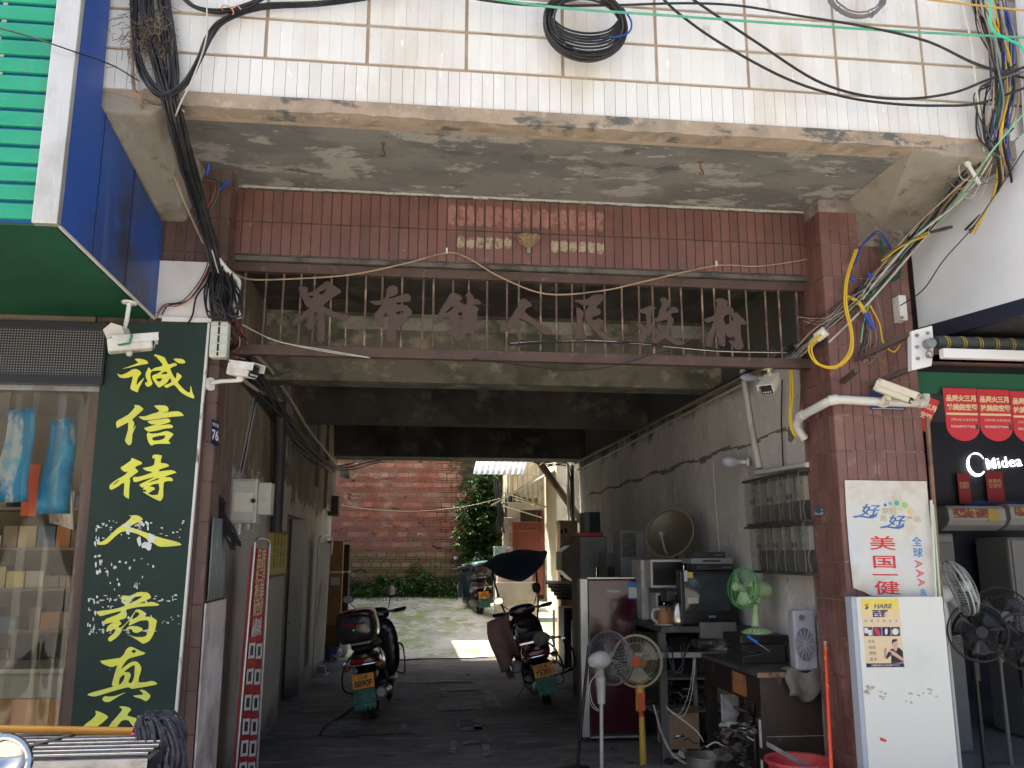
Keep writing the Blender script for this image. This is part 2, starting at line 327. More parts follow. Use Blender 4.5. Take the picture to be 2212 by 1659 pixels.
for row in range(3):
    for pnl in range(-3, 10):
        n_ = 8; xs = px0+pw*pnl+.010
        for i in range(n_):
            x = xs+(pw-.020)*(i+.5)/n_
            if BX0+.03 < x < 4.3: inst('tile', tileshort, par, (x, YB0+.001+R2.uniform(-.001, .001), Z0+.256+row*.254), (rad(R2.uniform(-.3, .3)), 0, rad(R2.uniform(-.3, .3))), ((pw-.020)/n_/.0655, 1, 1))

# two rusty hooks under the soffit
for a, b in ((828, 310), (1513, 350)):
    p = P(a, b, Z=ZS)
    o = B().tube(smoothline([p+Vector((0, 0, .01)), p+Vector((0, 0, -.04)), p+Vector((.012, -.01, -.075)), p+Vector((.0, -.015, -.095)), p+Vector((-.012, -.01, -.08))], 4), .006, 5).ball(p, .018, 8, sc=(1, 1, .4)).obj('ceiling_hook', mat('rust', (.10, .055, .035), [((.2, .12, .08), 30, .5, .7)], r=.85))
    tag(o, 'rusty iron hook hanging from the soffit, %s crack' % ('beside a dark' if a < 1000 else 'away from the'), 'hook')

RTILE = mat('red_glazed_tile', (.168, .080, .068), [((.115, .056, .049), 2, .45, .65), ((.12, .075, .065), 5, .55, .7, (1, 1, .35)), ((.26, .13, .11), 16, .62, .72), ((.36, .29, .25), 60, .70, .74)], r=.42, rv=.10, b=.06, bs=50)
RGROUT = mat('red_tile_grout', (.075, .062, .055), [((.16, .14, .12), 9, .5, .7)], r=.95)
lin = thing('tiled_lintel', 'wide lintel beam faced with two rows of brick red tiles', 'beam', (.8, 0, 3.70))
lb = B().box(XL-.02, XR+.02, .004, .30, 3.69, 4.30).obj('beam_core', RGROUT, lin)
rt = B().box(-.0300, .0300, 0, .010, 0, .226).mesh('tile', RTILE); rp = .0664
smear = B()
for row in range(2):
    for i in range(int((XR-XL)/rp)+1):
        x = XL+.035+i*rp; z = 3.697+row*.235
        inst('tile', rt, lb, (x, -.004+R2.uniform(-.001, .001), z), (rad(R2.uniform(-.3, .3)), 0, rad(R2.uniform(-.3, .3))))
        a = P(975, 470, Y=0).x; b = P(1310, 470, Y=0).x
        if row == 1 and a < x < b or row == 0 and (P(985, 520, Y=0).x < x < P(1105, 520, Y=0).x or P(1195, 520, Y=0).x < x < P(1310, 520, Y=0).x):
            z0, z1 = (z+.03, z+.18) if row else (z+.10, z+.185)
            pts = [(-.024, .1), (-.026, .8), (-.015, 1), (.015, .97), (.027, .85), (.025, .2), (.012, 0), (-.012, .03)]
            smear.prism([Vector((x+q+R2.uniform(-.003, .003), -.0055, z0+(z1-z0)*h+R2.uniform(-.008, .008))) for q, h in pts], (0, -.0012, 0), k=row)
smear.obj('mortar_smear', [mat('mortar_pale', (.36, .30, .22), [((.19, .10, .08), 22, .5, .6), ((.24, .21, .17), 50, .5, .65)], r=.95, b=.3), mat('mortar_pink', (.27, .135, .115), [((.19, .08, .065), 16, .50, .58), ((.36, .22, .19), 40, .58, .68)], r=.7)], lin, kind='stuff')
B().box(XL+.02, XR-.02, .0, .26, 3.655, 3.688).obj('drip_edge', mat('dirty_ledge', (.12, .11, .10), [((.05, .048, .045), 7, .45, .65)], r=.9), lin, bev=.006)
le = B()
for i in range(40):
    x = XL+.05+i*.104; le.hexa([(x, .0, 4.176+R2.uniform(-.006, .004)), (x+.104, 0, 4.176+R2.uniform(-.006, .004)), (x+.104, 0, 4.192), (x, 0, 4.192)], [(x, .02, 4.176), (x+.104, .02, 4.176), (x+.104, .02, 4.192), (x, .02, 4.192)])
le.obj('plaster_bead', mat('plaster_bead', (.46, .44, .40), [((.25, .23, .2), 30, .5, .65)], r=.95), lin)

def pillar(label, x0, x1, y1, core_m, zt=4.19):
    t = thing('tiled_pillar', label, 'pillar', ((x0+x1)/2, 0, 0))
    c = B().box(x0+.008, x1-.008, -.232, y1, 0, zt).obj('pillar_core', core_m, t)
    return t, c
PT = mat('pillar_tile', (.185, .090, .076), [((.135, .064, .054), 3, .45, .65), ((.27, .15, .13), 10, .58, .72), ((.33, .26, .22), 70, .70, .74), ((.26, .21, .18), 2.2, .64, .72, (1, 1, .5))], r=.45, rv=.12, b=.06, bs=50)
PG = mat('pillar_grout', (.20, .17, .15), [((.33, .29, .26), 6, .5, .66), ((.10, .085, .075), 15, .55, .7)], r=.95, b=.3)
PT2 = mat('brown_pillar_tile', (.105, .058, .046), [((.075, .042, .035), 3, .45, .65, (2, 1, .4)), ((.17, .11, .09), 10, .58, .7, (2, 1, .4))], r=.5, rv=.1, b=.06, bs=50)
ptb = B().box(-.0302, .0302, 0, .010, 0, .236).mesh('tile', PT2); ptbl = B().box(0, .010, -.0302, .0302, 0, .236).mesh('tile', PT2)
pt = B().box(-.0302, .0302, 0, .010, 0, .236).mesh('tile', PT)
ptl = B().box(0, .010, -.0302, .0302, 0, .236).mesh('tile', PT)
PRX0, PRX1 = 2.83, 3.47
pr, prc = pillar('brick red tiled pillar beside the white refrigerator and paper poster', PRX0, PRX1, .24, PG)
pl, plc = pillar('dark brown tiled pillar beside the green calligraphy board', -2.0, -1.225, .36, mat('left_pillar_render', (.14, .095, .075), [((.09, .06, .05), 3, .45, .65, (3, 1, .3)), ((.22, .16, .13), 7, .58, .72, (3, 1, .3))], r=.8, b=.3))
for row in range(17):
    z = .18+row*.245
    if z > 4.05: break
    for i in range(9):
        x = PRX0+.035+i*.0712
        if not (z > 3.75 and x > 3.12): inst('tile', pt, prc, (x, -.239+R2.uniform(-.001, .001), z), (rad(R2.uniform(-.3, .3)), 0, rad(R2.uniform(-.3, .3))), (1.06, 1, 1))
    for i in range(6): inst('tile', ptl, prc, (PRX0-.001+R2.uniform(-.001, .001), -.20+i*.0715, z), (0, rad(R2.uniform(-.3, .3)), rad(R2.uniform(-.3, .3))), (1, 1.06, 1))
    for i in range(3): inst('tile', ptb, plc, (-1.26-i*.066, -.239, z), (0, 0, rad(R2.uniform(-.3, .3))))
    if z > 3.0:
        for i in range(3, 10): inst('tile', ptb, plc, (-1.26-i*.066, -.239, z), (0, 0, rad(R2.uniform(-.3, .3))))
    if z > 1.9:
        for i in range(3): inst('tile', ptbl, plc, (-1.236, -.20+i*.0715, z))

# ================================================================== steel grille with the gilt-less characters
RAILM = mat('brown_painted_steel', (.085, .050, .038), [((.055, .034, .028), 5, .45, .65), ((.16, .10, .07), 22, .62, .70)], r=.6, b=.12, bs=60)
BARM = mat('rusty_bar', (.13, .085, .06), [((.30, .24, .17), 14, .52, .62, (1, 1, .5)), ((.06, .05, .04), 9, .5, .66, (1, 1, .4))], r=.75)
GY = .06
gr = thing('sign_grille', 'brown steel grille carrying cut-out calligraphy under the lintel', 'grille', (.75, GY, 3.0))
zt0, zt1 = 3.585, 3.65; zb0, zb1 = P(1100, 781, Y=GY).z, P(1100, 760, Y=GY).z
for z0, z1 in ((zt0, zt1), (zb0, zb1)): B().box(XL+.02, XR+.02, GY-.03, GY+.03, z0, z1).obj('rail', RAILM, gr, bev=.003)
bm_ = B().cyl((0, 0, zb1-.01), (0, 0, zt0+.01), .0075, n=6).mesh('bar', BARM)
xb = P(128/2.074/1.6275+800/1.6275, 600, Y=GY).x
i = 0
while xb+i*.1185 < XR-.02: inst('bar', bm_, gr, (xb+i*.1185+R2.uniform(-.004, .004), GY, 0), (rad(R2.uniform(-.3, .3)), rad(R2.uniform(-.4, .4)), 0)); i += 1

def glyph(name, x0, y0, k, polys, holes, plane, m, parent, ext=.004, sm=2, off=0.):
    """cut-out character: outlines in pixels of an enlarged crop whose corner is (x0, y0), laid on the plane Y"""
    c = bpy.data.curves.new(name, 'CURVE'); c.dimensions = '2D'; c.fill_mode = 'BOTH'; c.extrude = ext
    pts = [((x0+a/k)/1.6275, (y0+b/k)/1.6275) for q in polys+holes for a, b in q]
    for q in polys+holes:
        w3 = [P((x0+a/k)/1.6275, (y0+b/k)/1.6275, Y=plane) for a, b in q]
        w3 = smoothline(w3, sm, True) if sm > 1 else w3
        sp = c.splines.new('POLY'); sp.points.add(len(w3)-1); sp.use_cyclic_u = True
        for p_, v in zip(sp.points, w3): p_.co = (v.x, v.z, 0, 1)
    o = bpy.data.objects.new(name, c); me = tomesh(o)
    bpy.data.objects.remove(o); bpy.data.curves.remove(c)
    me.transform(Matrix(((1, 0, 0, 0), (0, 0, -1, plane), (0, 1, 0, 0), (0, 0, 0, 1)))); me.materials.clear(); me.materials.append(m)
    o = bpy.data.objects.new(name, me); COL.objects.link(o); put(o, parent); return o
CHM = mat('character_plate', (.075, .046, .036), [((.065, .04, .032), 6, .45, .62), ((.24, .19, .13), 30, .66, .70)], r=.65, b=.15, bs=70)
GC = [(1020, 980, 4.809, [[(140,150),(270,145),(300,170),(300,240),(420,200),(600,50),(660,55),(730,110),(850,190),(850,235),(790,280),(690,340),(560,450),(600,490),(800,580),(980,620),(1000,650),(900,720),(790,690),(560,590),(590,610),(580,1050),(460,1050),(470,600),(400,600),(390,850),(280,830),(310,640),(90,770),(40,720),(200,600),(330,490),(280,480),(230,380)]], [[(480,240),(620,175),(540,270)],[(315,290),(400,300),(350,330)]]),
 (1020, 980, 4.809, [[(1640,180),(1690,125),(1790,125),(1820,190),(1810,250),(1780,280),(1670,320),(1730,330),(1930,260),(2000,260),(2040,310),(2030,380),(1960,390),(1820,400),(1790,440),(1960,450),(2070,570),(2010,640),(1940,720),(1890,830),(1800,820),(1790,1030),(1650,1060),(1650,620),(1590,600),(1570,700),(1600,800),(1500,810),(1440,700),(1430,600),(1560,440),(1470,450),(1360,400),(1370,380),(1570,360),(1620,280)]], [[(1800,560),(1910,550),(1900,610),(1800,610)]]),
 (1500, 1000, 4.608, [[(400,140),(540,175),(570,250),(520,270),(600,320),(650,320),(650,200),(620,190),(690,130),(760,200),(760,240),(820,240),(875,295),(860,320),(700,340),(780,350),(850,400),(820,440),(820,650),(890,670),(890,720),(740,760),(830,830),(840,900),(800,940),(740,920),(720,800),(640,800),(590,870),(540,930),(460,900),(400,820),(320,830),(310,770),(380,700),(390,640),(320,600),(380,560),(290,530),(230,600),(130,640),(130,600),(230,400),(330,250)]], [[(310,450),(410,355),(430,380),(340,460)],[(500,480),(570,440),(560,520)],[(520,590),(570,540),(570,720),(500,720)]]),
 (1500, 1000, 4.608, [[(1490,280),(1560,230),(1620,250),(1700,330),(1680,360),(1620,390),(1590,450),(1760,580),(1830,640),(1960,700),(2060,790),(2010,815),(1870,800),(1780,700),(1600,590),(1500,550),(1410,690),(1200,760),(1190,710),(1330,590),(1440,410),(1490,340)]], []),
 (2000, 1020, 7.542, [[(160,300),(180,260),(400,260),(560,200),(640,130),(880,120),(920,220),(880,290),(790,380),(720,480),(800,490),(845,570),(800,660),(640,710),(620,780),(700,810),(730,770),(830,760),(910,850),(890,900),(800,1010),(990,1180),(1180,1280),(1360,1420),(1300,1480),(1080,1420),(860,1270),(620,1030),(520,900),(450,820),(420,640),(480,480),(540,420),(370,410),(280,350)],[(200,460),(390,590),(360,740),(350,900),(400,1100),(380,1350),(250,1520),(190,1500),(160,1230),(200,1000),(210,700)]], []),
 (2220, 1030, 7.9, [[(170,430),(260,460),(500,360),(640,390),(660,440),(560,560),(545,720),(540,900),(660,900),(570,1080),(420,1240),(320,1390),(260,1380),(170,1220),(300,1080),(130,920),(120,860),(250,840),(390,960),(400,600),(270,560)],[(790,190),(850,130),(920,140),(1060,270),(1010,400),(960,520),(1090,440),(1130,395),(1230,395),(1300,500),(1290,540),(1100,580),(1110,660),(1180,760),(1110,900),(1020,1120),(1100,1200),(1300,1300),(1480,1360),(1440,1440),(1230,1450),(1080,1360),(900,1260),(700,1420),(600,1390),(545,1270),(700,1240),(800,1100),(720,960),(700,880),(800,860),(900,1000),(980,860),(980,740),(740,810),(570,780),(600,690),(720,690),(780,480),(840,320)]], []),
 (2440, 1030, 7.541, [[(560,190),(680,140),(850,190),(890,260),(870,350),(950,360),(1050,460),(1040,540),(1130,520),(1220,620),(1370,770),(1340,850),(1230,850),(1250,1180),(1310,1390),(1250,1490),(1100,1490),(960,1340),(900,1260),(1060,1280),(1060,1170),(950,1190),(860,1130),(820,1050),(820,1400),(740,1410),(640,1340),(640,1190),(560,1120),(610,930),(520,1100),(460,1400),(360,1430),(300,1320),(360,1100),(520,760),(380,790),(270,740),(300,680),(500,610),(560,480),(610,300)]], [[(780,660),(900,570),(1000,620),(1020,730),(840,850)]])]
for x0, y0, k, po, ho in GC: glyph('character', x0, y0, k, po, ho, GY-.022, CHM, gr, ext=.005)

# ================================================================== pharmacy on the left
YS = -.262
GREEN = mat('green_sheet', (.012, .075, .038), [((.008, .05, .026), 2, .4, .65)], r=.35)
BLUE = mat('blue_panel', (.022, .075, .30), [((.035, .045, .075), 1.1, .52, .66, (1, 1, .7), ('Y', -1.25, -.75)), ((.03, .09, .34), 5, .55, .7), ((.06, .10, .26), 3, .56, .72, (3, 3, .25)), ((.16, .19, .30), 55, .69, .73)], r=.36, b=.04)  # first layer paints shade into the blue, darker toward the wall end
SLAT = mat('green_slat', (.013, .33, .19), [((.009, .27, .155), 2.5, .45, .65, (.4, 1, 1)), ((.022, .37, .22), 20, .6, .7, (.3, 1, 1)), ((.05, .25, .16), 5, .56, .72, (3, 1, .25)), ((.16, .30, .22), 40, .66, .72)], r=.45, b=.05)
sb = thing('shop_sign_box', 'projecting shop sign box with bright green slats and blue side', 'sign', (-2.5, -.8, 3.2))
Fx, Fy, Bx, By = -1.80, -1.36, -1.63, -.27
pol = [(Bx, By, 3.16), (Fx, Fy, 3.335), (Fx, Fy, 5.6), (Fx+.03, -1.13, 5.6), (Fx+.035, -1.10, 4.14), (Bx, By, 3.775)]
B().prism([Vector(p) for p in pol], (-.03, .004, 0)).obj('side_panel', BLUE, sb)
for t in (.38, .72):
    q0 = Vector((Bx+(Fx-Bx)*t, By+(Fy-By)*t, 3.16+.175*t)); B().tube([q0+Vector((.001, 0, .0)), q0+Vector((.001, 0, .62+.3*t))], .0022, 4).obj('panel_seam', RUBBER, sb)
B().box(-1.925, Fx-.002, Fy-.045, Fy+.01, 3.325, 5.6).obj('edge_trim', mat('brushed_aluminium', (.62, .60, .55), [((.50, .47, .41), 2, .45, .62), ((.72, .71, .68), 40, .55, .7, (8, 1, .2))], r=.35, m=.6), sb, bev=.004)
B().box(-6, -1.92, Fy+.005, Fy+.03, 3.34, 5.6).obj('back_board', mat('blue_backing', (.015, .10, .36), r=.5), sb)
sl_ = B(); prof = [(0, .0), (.004, -.014), (.012, -.018), (.078, -.018), (.084, -.010), (.086, 0)]
sl_.loft([[Vector((x, y, z)) for z, y in prof] for x in (0, 4.06)])
slm = sl_.mesh('slat', SLAT); clipm = B().box(-.012, .012, -.008, 0, 0, .014).mesh('clip', mat('grey_clip', (.4, .4, .38), r=.5))
for i in range(19):
    z = 3.352+i*.1005
    inst('slat', slm, sb, (-5.985, Fy-.002, z)); inst('clip', clipm, sb, (-2.17-.004*i+(.02 if i % 3 else 0), Fy-.001, z+.087))
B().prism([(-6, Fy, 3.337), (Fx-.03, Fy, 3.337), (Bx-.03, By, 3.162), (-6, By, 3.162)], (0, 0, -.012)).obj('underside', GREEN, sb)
B().tube([(Fx-.005, Fy, 3.325), (Bx-.005, By, 3.15)], .009, 4).obj('edge_strip', mat('edge_white', (.5, .48, .43), r=.5), sb)

ph = thing('pharmacy_room', 'lit pharmacy interior behind the plastic strip curtain', 'shop', (-3.5, 1, 0))
WARM = mat('pharmacy_wall', (.20, .16, .11), [((.15, .12, .08), 2, .45, .65)], r=.8)
B().box(-6.2, -1.6, 2.6, 2.7, 0, 3.2).obj('back_wall', WARM, ph); B().box(-1.62, -1.585, -.2, 2.6, 0, 3.86).obj('side_wall', WARM, ph); B().box(-6.3, -6.2, -.25, 2.6, 0, 3.9).obj('side_wall', WARM, ph)
B().box(-6.2, -1.6, -.2, 2.6, 2.95, 3.0).obj('ceiling', mat('pharmacy_ceiling', (.40, .34, .24), r=.8), ph)
B().box(-6.2, -1.62, -.25, 2.6, .006, .03).obj('floor', mat('pharmacy_floor', (.35, .30, .24), r=.3), ph)
B().box(-6.2, -2.0, YS+.02, YS+.10, 3.0, 3.88).obj('header_wall', WARM, ph)
B().box(Bx-.06, P(455, 640, Y=YS-.02).x, YS-.012, YS+.02, P(400, 689, Y=YS).z, P(400, 566, Y=YS).z).obj('fascia_panel', mat('white_fascia', (.60, .57, .55), [((.46, .43, .41), 2.5, .5, .7)], r=.5), ph)
B().box(P(350, 695, Y=YS-.02).x, P(457, 695, Y=YS-.02).x, YS-.03, YS-.012, P(400, 698, Y=YS).z, P(400, 688, Y=YS).z).obj('fascia_ledge', WHITE, ph)
EM = mat('tube_light', (1, .95, .82), emit=1.1)
for x, y in ((-2.45, .8), (-4.2, .8)):
    t = thing('tube_lamp', 'lit fluorescent tube on the pharmacy ceiling' if x > -3 else 'second lit fluorescent tube deep inside the pharmacy', 'lamp', (x, y, 2.95))
    B().box(x-.6, x+.6, y-.03, y+.03, 2.90, 2.948).obj('housing', WHITE, t); B().cyl((x-.58, y, 2.885), (x+.58, y, 2.885), .016, n=10).obj('tube', EM, t)
# LED display
ledm = mat('led_matrix', (.012, .012, .013), r=.5)
n_ = ledm.node_tree.nodes; L_ = ledm.node_tree.links; g_ = n_.new('ShaderNodeNewGeometry'); mp = n_.new('ShaderNodeMapping'); mp.inputs['Scale'].default_value = (62, 62, 62); L_.new(g_.outputs['Position'], mp.inputs['Vector'])
fr = n_.new('ShaderNodeVectorMath'); fr.operation = 'FRACTION'; L_.new(mp.outputs[0], fr.inputs[0]); su = n_.new('ShaderNodeVectorMath'); su.operation = 'SUBTRACT'; su.inputs[1].default_value = (.5, .5, .5); L_.new(fr.outputs[0], su.inputs[0])
sx_ = n_.new('ShaderNodeVectorMath'); sx_.operation = 'MULTIPLY'; sx_.inputs[1].default_value = (1, 0, 1); L_.new(su.outputs[0], sx_.inputs[0]); le_ = n_.new('ShaderNodeVectorMath'); le_.operation = 'LENGTH'; L_.new(sx_.outputs[0], le_.inputs[0])
lt = n_.new('ShaderNodeMath'); lt.operation = 'LESS_THAN'; lt.inputs[1].default_value = .24; L_.new(le_.outputs['Value'], lt.inputs[0])
mx = n_.new('ShaderNodeMix'); mx.data_type = 'RGBA'; mx.inputs[6].default_value = (.012, .012, .013, 1); mx.inputs[7].default_value = (.22, .21, .19, 1); L_.new(lt.outputs[0], mx.inputs[0]); L_.new(mx.outputs[2], n_['Principled BSDF'].inputs['Base Color'])
led = thing('led_display', 'unlit black dot matrix display over the pharmacy door', 'display', (-2.6, YS, 2.7))
z0, z1 = P(110, 832, Y=YS).z, P(110, 698, Y=YS).z; xr = P(228, 760, Y=YS).x+.02
B().box(-4.6, xr, YS-.06, YS+.02, z0, z1).obj('frame', BLACK, led, bev=.004)
B().box(-4.55, xr-.01, YS-.064, YS-.055, z0+.055, z1-.05).obj('screen', ledm, led)
# calligraphy board
bd = thing('calligraphy_board', 'tall dark green signboard with yellow brush calligraphy', 'sign', (-1.57, YS, .3))
BZ = YS-.035
GB = mat('green_board', (.006, .022, .0155), [((.009, .028, .020), 3, .45, .65), ((.025, .042, .035), 60, .70, .75)], r=.7, b=.05, bs=200)
cr = [P(227, 694, Y=BZ), P(449, 698, Y=BZ), P(372, 1600, Y=BZ), P(150, 1600, Y=BZ)]
B().prism(cr, (0, .025, 0)).obj('panel', GB, bd)
e0, e1 = cr[1], cr[2]
B().prism([e0+Vector((0, -.004, 0)), e0+Vector((.014, -.004, 0)), e1+Vector((.014, -.004, 0)), e1+Vector((0, -.004, 0))], (0, .03, 0)).obj('edge_trim', mat('flaking_white', (.58, .57, .54), [((.2, .17, .14), 14, .58, .64, (1, 1, .4))], r=.7), bd)
YEL = mat('yellow_vinyl', (.66, .66, .075), [((.58, .57, .10), 5, .5, .65), ((.60, .66, .14), 2, .5, .62)], r=.5)
SC = [(400, 1230, 7.373, [[(560,230),(740,240),(850,280),(890,330),(880,360),(700,390),(230,495),(400,430),(600,350),(630,320),(580,280)],[(95,605),(140,640),(240,640),(400,560),(490,505),(600,500),(700,570),(700,630),(620,740),(590,905),(640,860),(775,730),(770,770),(650,1000),(630,1080),(600,1095),(470,1040),(430,980),(470,820),(490,685),(380,720),(220,730),(130,690)],[(1550,235),(1700,230),(1800,250),(1855,310),(1830,345),(1720,350),(1640,320)],
   [(890,460),(930,470),(980,530),(1010,500),(1080,460),(1270,410),(1200,290),(1080,160),(1070,175),(1045,150),(1070,118),(1130,130),(1320,200),(1410,375),(1560,340),(1630,360),(1620,410),(1460,490),(1590,735),(1625,680),(1630,600),(1680,610),(1765,690),(1660,830),(1720,920),(1850,1050),(1955,1110),(1980,1060),(1990,950),(2005,950),(2040,1110),(2080,1200),(2060,1260),(1850,1170),(1700,1060),(1565,905),(1400,980),(1340,970),(1310,920),(1400,890),(1500,825),(1450,735),(1380,850),(1200,965),(1150,960),(1050,830),(990,680),(1120,620),(1240,540),(1000,550),(950,640),(970,780),(1000,850),(990,900),(890,960),(820,900),(820,840),(880,840),(830,700),(830,600),(880,500)]], [[(1220,625),(1350,555),(1385,625)],[(1085,755),(1255,735),(1190,830)]]),
 (390, 1410, 7.373, [[(600,105),(720,110),(820,180),(820,240),(560,470),(600,540),(600,600),(575,740),(630,645),(640,660),(555,870),(545,1060),(470,1150),(370,1040),(380,960),(440,760),(450,600),(430,560),(180,690),(150,670),(135,580),(180,500),(440,360),(620,160)],[(1115,120),(1400,115),(1480,170),(1490,230),(1470,265),(1300,305),(1500,285),(1750,265),(1870,350),(1860,385),(1600,405),(1090,480),(900,495),(800,470),(725,400),(880,395),(1080,325),(1260,260)],[(960,545),(1000,510),(1400,455),(1500,460),(1540,510),(1500,560),(1250,630),(1500,605),(1590,630),(1610,670),(1570,700),(1410,710),(1240,755),(1000,795),(900,750),(865,700),(900,685),(1170,605),(1050,600)],[(930,880),(980,810),(1040,845),(1250,830),(1440,775),(1600,840),(1610,880),(1490,1025),(1540,1080),(1500,1110),(1300,1105),(1110,1125),(1060,1155),(980,1080)]], [[(1090,940),(1400,885),(1350,990),(1110,1025)]]),
 (360, 1590, 7.373, [[(750,155),(800,160),(990,240),(1030,300),(930,340),(840,400),(930,480),(880,540),(710,670),(720,730),(695,950),(690,1180),(660,1195),(550,1100),(570,790),(400,890),(240,970),(185,930),(210,830),(420,680),(580,590),(665,495),(580,510),(470,410),(560,340),(740,210)],[(1300,160),(1310,75),(1400,60),(1530,80),(1535,130),(1510,270),(1650,290),(1730,350),(1650,390),(1500,440),(1480,495),(1770,460),(1910,510),(1880,540),(1600,640),(1750,645),(1830,700),(1800,750),(1595,775),(1580,1130),(1540,1220),(1470,1260),(1180,1110),(1040,1020),(1100,1030),(1145,985),(1040,960),(1090,915),(1020,910),(970,860),(1000,815),(1370,630),(880,770),(810,740),(790,680),(830,640),(950,635),(1300,520),(1150,480),(1045,410),(1200,380),(1340,320),(1355,150)]], [[(260,855),(410,720),(430,730),(340,820)],[(1215,880),(1460,810),(1440,1100),(1180,1075),(1360,960),(1310,900)],[(1165,790),(1440,670),(1450,710)]]),
 (320, 1790, 6.703, [[(890,150),(960,150),(1060,140),(1160,180),(1220,235),(1180,270),(1000,360),(890,430),(960,445),(1130,490),(1400,590),(1700,690),(2000,760),(2120,820),(2100,850),(1900,875),(1640,885),(1500,820),(1250,660),(1080,580),(880,530),(720,535),(560,650),(400,800),(280,840),(160,835),(140,800),(160,775),(250,770),(380,680),(600,470),(800,330),(950,190)]], []),
 (320, 2060, 7.373, [[(800,250),(1000,260),(1200,165),(1350,160),(1480,180),(1550,270),(1520,330),(1250,460),(1560,410),(1690,440),(1765,480),(1700,515),(1300,535),(960,600),(910,650),(920,790),(880,840),(730,890),(790,960),(770,1000),(710,1045),(770,1080),(970,900),(1150,640),(1220,610),(1320,640),(1430,720),(1400,795),(1560,800),(1700,890),(1700,940),(1670,1100),(1600,1290),(1500,1430),(1350,1495),(1280,1450),(1050,1310),(910,1240),(1100,1310),(1250,1325),(1420,1300),(1480,1150),(1500,1000),(1480,900),(1400,890),(1250,910),(1010,1020),(980,1000),(1010,890),(800,1110),(790,1180),(680,1320),(520,1435),(460,1420),(445,1350),(580,1240),(640,1130),(560,1130),(410,1190),(400,1140),(450,1030),(570,940),(340,995),(305,965),(400,850),(690,740),(770,650),(300,770),(220,770),(150,660),(550,610),(890,510),(800,430)],[(905,1135),(950,1070),(1050,1040),(1200,1045),(1330,1100),(1330,1140),(1250,1200),(1170,1215),(1090,1190),(1060,1130),(1000,1120)]], [[(990,460),(1130,290),(1330,280)],[(1060,860),(1150,680),(1255,710),(1200,800)]]),
 (290, 2260, 5.53, [[(340,350),(740,290),(850,130),(940,75),(1050,120),(1150,170),(1215,190),(1180,230),(940,290),(860,340),(800,420),(750,515),(900,400),(1000,360),(1080,380),(1140,470),(1135,560),(1090,770),(1340,740),(1420,765),(1450,795),(1400,820),(1030,885),(950,890),(870,865),(560,950),(280,1035),(180,1035),(95,1010),(200,960),(600,850),(570,820),(640,560),(680,440),(600,465),(500,455)],[(390,1080),(450,1030),(480,1045),(640,1030),(850,955),(700,1040),(540,1140),(450,1150),(400,1120)],[(1110,920),(1200,920),(1320,1020),(1290,1090),(1230,1135),(1140,1085),(1040,1060),(990,1025),(1160,1010),(1170,970)]], [[(950,170),(1000,130),(1045,160),(1000,200)],[(810,560),(1000,430),(1015,520),(1000,680),(950,780),(890,760),(940,640),(900,570)],[(710,820),(725,690),(800,620),(820,660),(790,740)]]),
 (290, 2260, 5.53, [[(250,1320),(380,1360),(480,1420),(480,1470),(260,1640),(0,1640),(180,1490),(265,1390)],[(705,1240),(850,1240),(950,1300),(865,1410),(1080,1470),(1310,1590),(1200,1640),(1000,1640),(900,1510),(760,1515),(660,1640),(500,1640),(680,1420),(775,1290)]], [])]
for x0, y0, k, po, ho in SC: glyph('character', x0, y0, k, po, ho, BZ-.0025, YEL, bd, ext=.001)
FL = mat('bare_white_board', (.62, .63, .62), [((.45, .47, .46), 50, .5, .65)], r=.7); fl = B(); R4 = random.Random(11)
def flake(x, y, w_, h_):
    n = R4.randint(6, 9); fl.prism([P(x+w_*cos(2*pi*i/n)*R4.uniform(.35, 1.2), y+h_*sin(2*pi*i/n)*R4.uniform(.35, 1.2), Y=BZ-.0042) for i in range(n)], (0, -.0003, 0))
for x0, y0, x1, y1, n, w_, h_ in ((215, 1125, 400, 1165, 34, 3.4, 3), (205, 1130, 222, 1240, 16, 4, 7), (225, 1205, 335, 1275, 20, 4, 4), (195, 1285, 380, 1300, 26, 6, 3), (190, 1295, 225, 1370, 26, 3, 6), (190, 1360, 320, 1368, 16, 7, 2), (270, 1128, 320, 1150, 12, 6, 7), (225, 1290, 345, 1365, 26, 3, 3), (300, 1160, 330, 1185, 3, 10, 11), (350, 1320, 390, 1350, 8, 3, 2), (290, 1255, 300, 1275, 3, 2, 8), (230, 1420, 330, 1480, 8, 1.6, 1.6)):
    for i in range(n): flake(R4.uniform(x0, x1), R4.uniform(y0, y1), w_*R4.uniform(.3, 1.2), h_*R4.uniform(.3, 1.2))
fl.obj('paint_flakes', FL, bd, kind='stuff')
# plastic strip curtain
PVC = mat('clear_pvc', (.8, .8, .75))
n_ = PVC.node_tree.nodes; L_ = PVC.node_tree.links; tp_ = n_.new('ShaderNodeBsdfTransparent'); tp_.inputs[0].default_value = (.93, .91, .84, 1); gl_ = n_.new('ShaderNodeBsdfGlossy'); gl_.inputs['Roughness'].default_value = .05; gl_.inputs[0].default_value = (.9, .9, .88, 1)
lw_ = n_.new('ShaderNodeLayerWeight'); lw_.inputs[0].default_value = .35; ms_ = n_.new('ShaderNodeMixShader'); mr_ = n_.new('ShaderNodeMapRange'); mr_.inputs[3].default_value = .02; mr_.inputs[4].default_value = .5; L_.new(lw_.outputs['Fresnel'], mr_.inputs[0]); L_.new(mr_.outputs[0], ms_.inputs[0]); L_.new(tp_.outputs[0], ms_.inputs[1]); L_.new(gl_.outputs[0], ms_.inputs[2]); L_.new(ms_.outputs[0], n_['Material Output'].inputs['Surface'])
cu = thing('strip_curtain', 'clear plastic strip curtain hanging in the pharmacy doorway', 'curtain', (-2.5, YS+.03, .1))
zt = P(110, 832, Y=YS).z
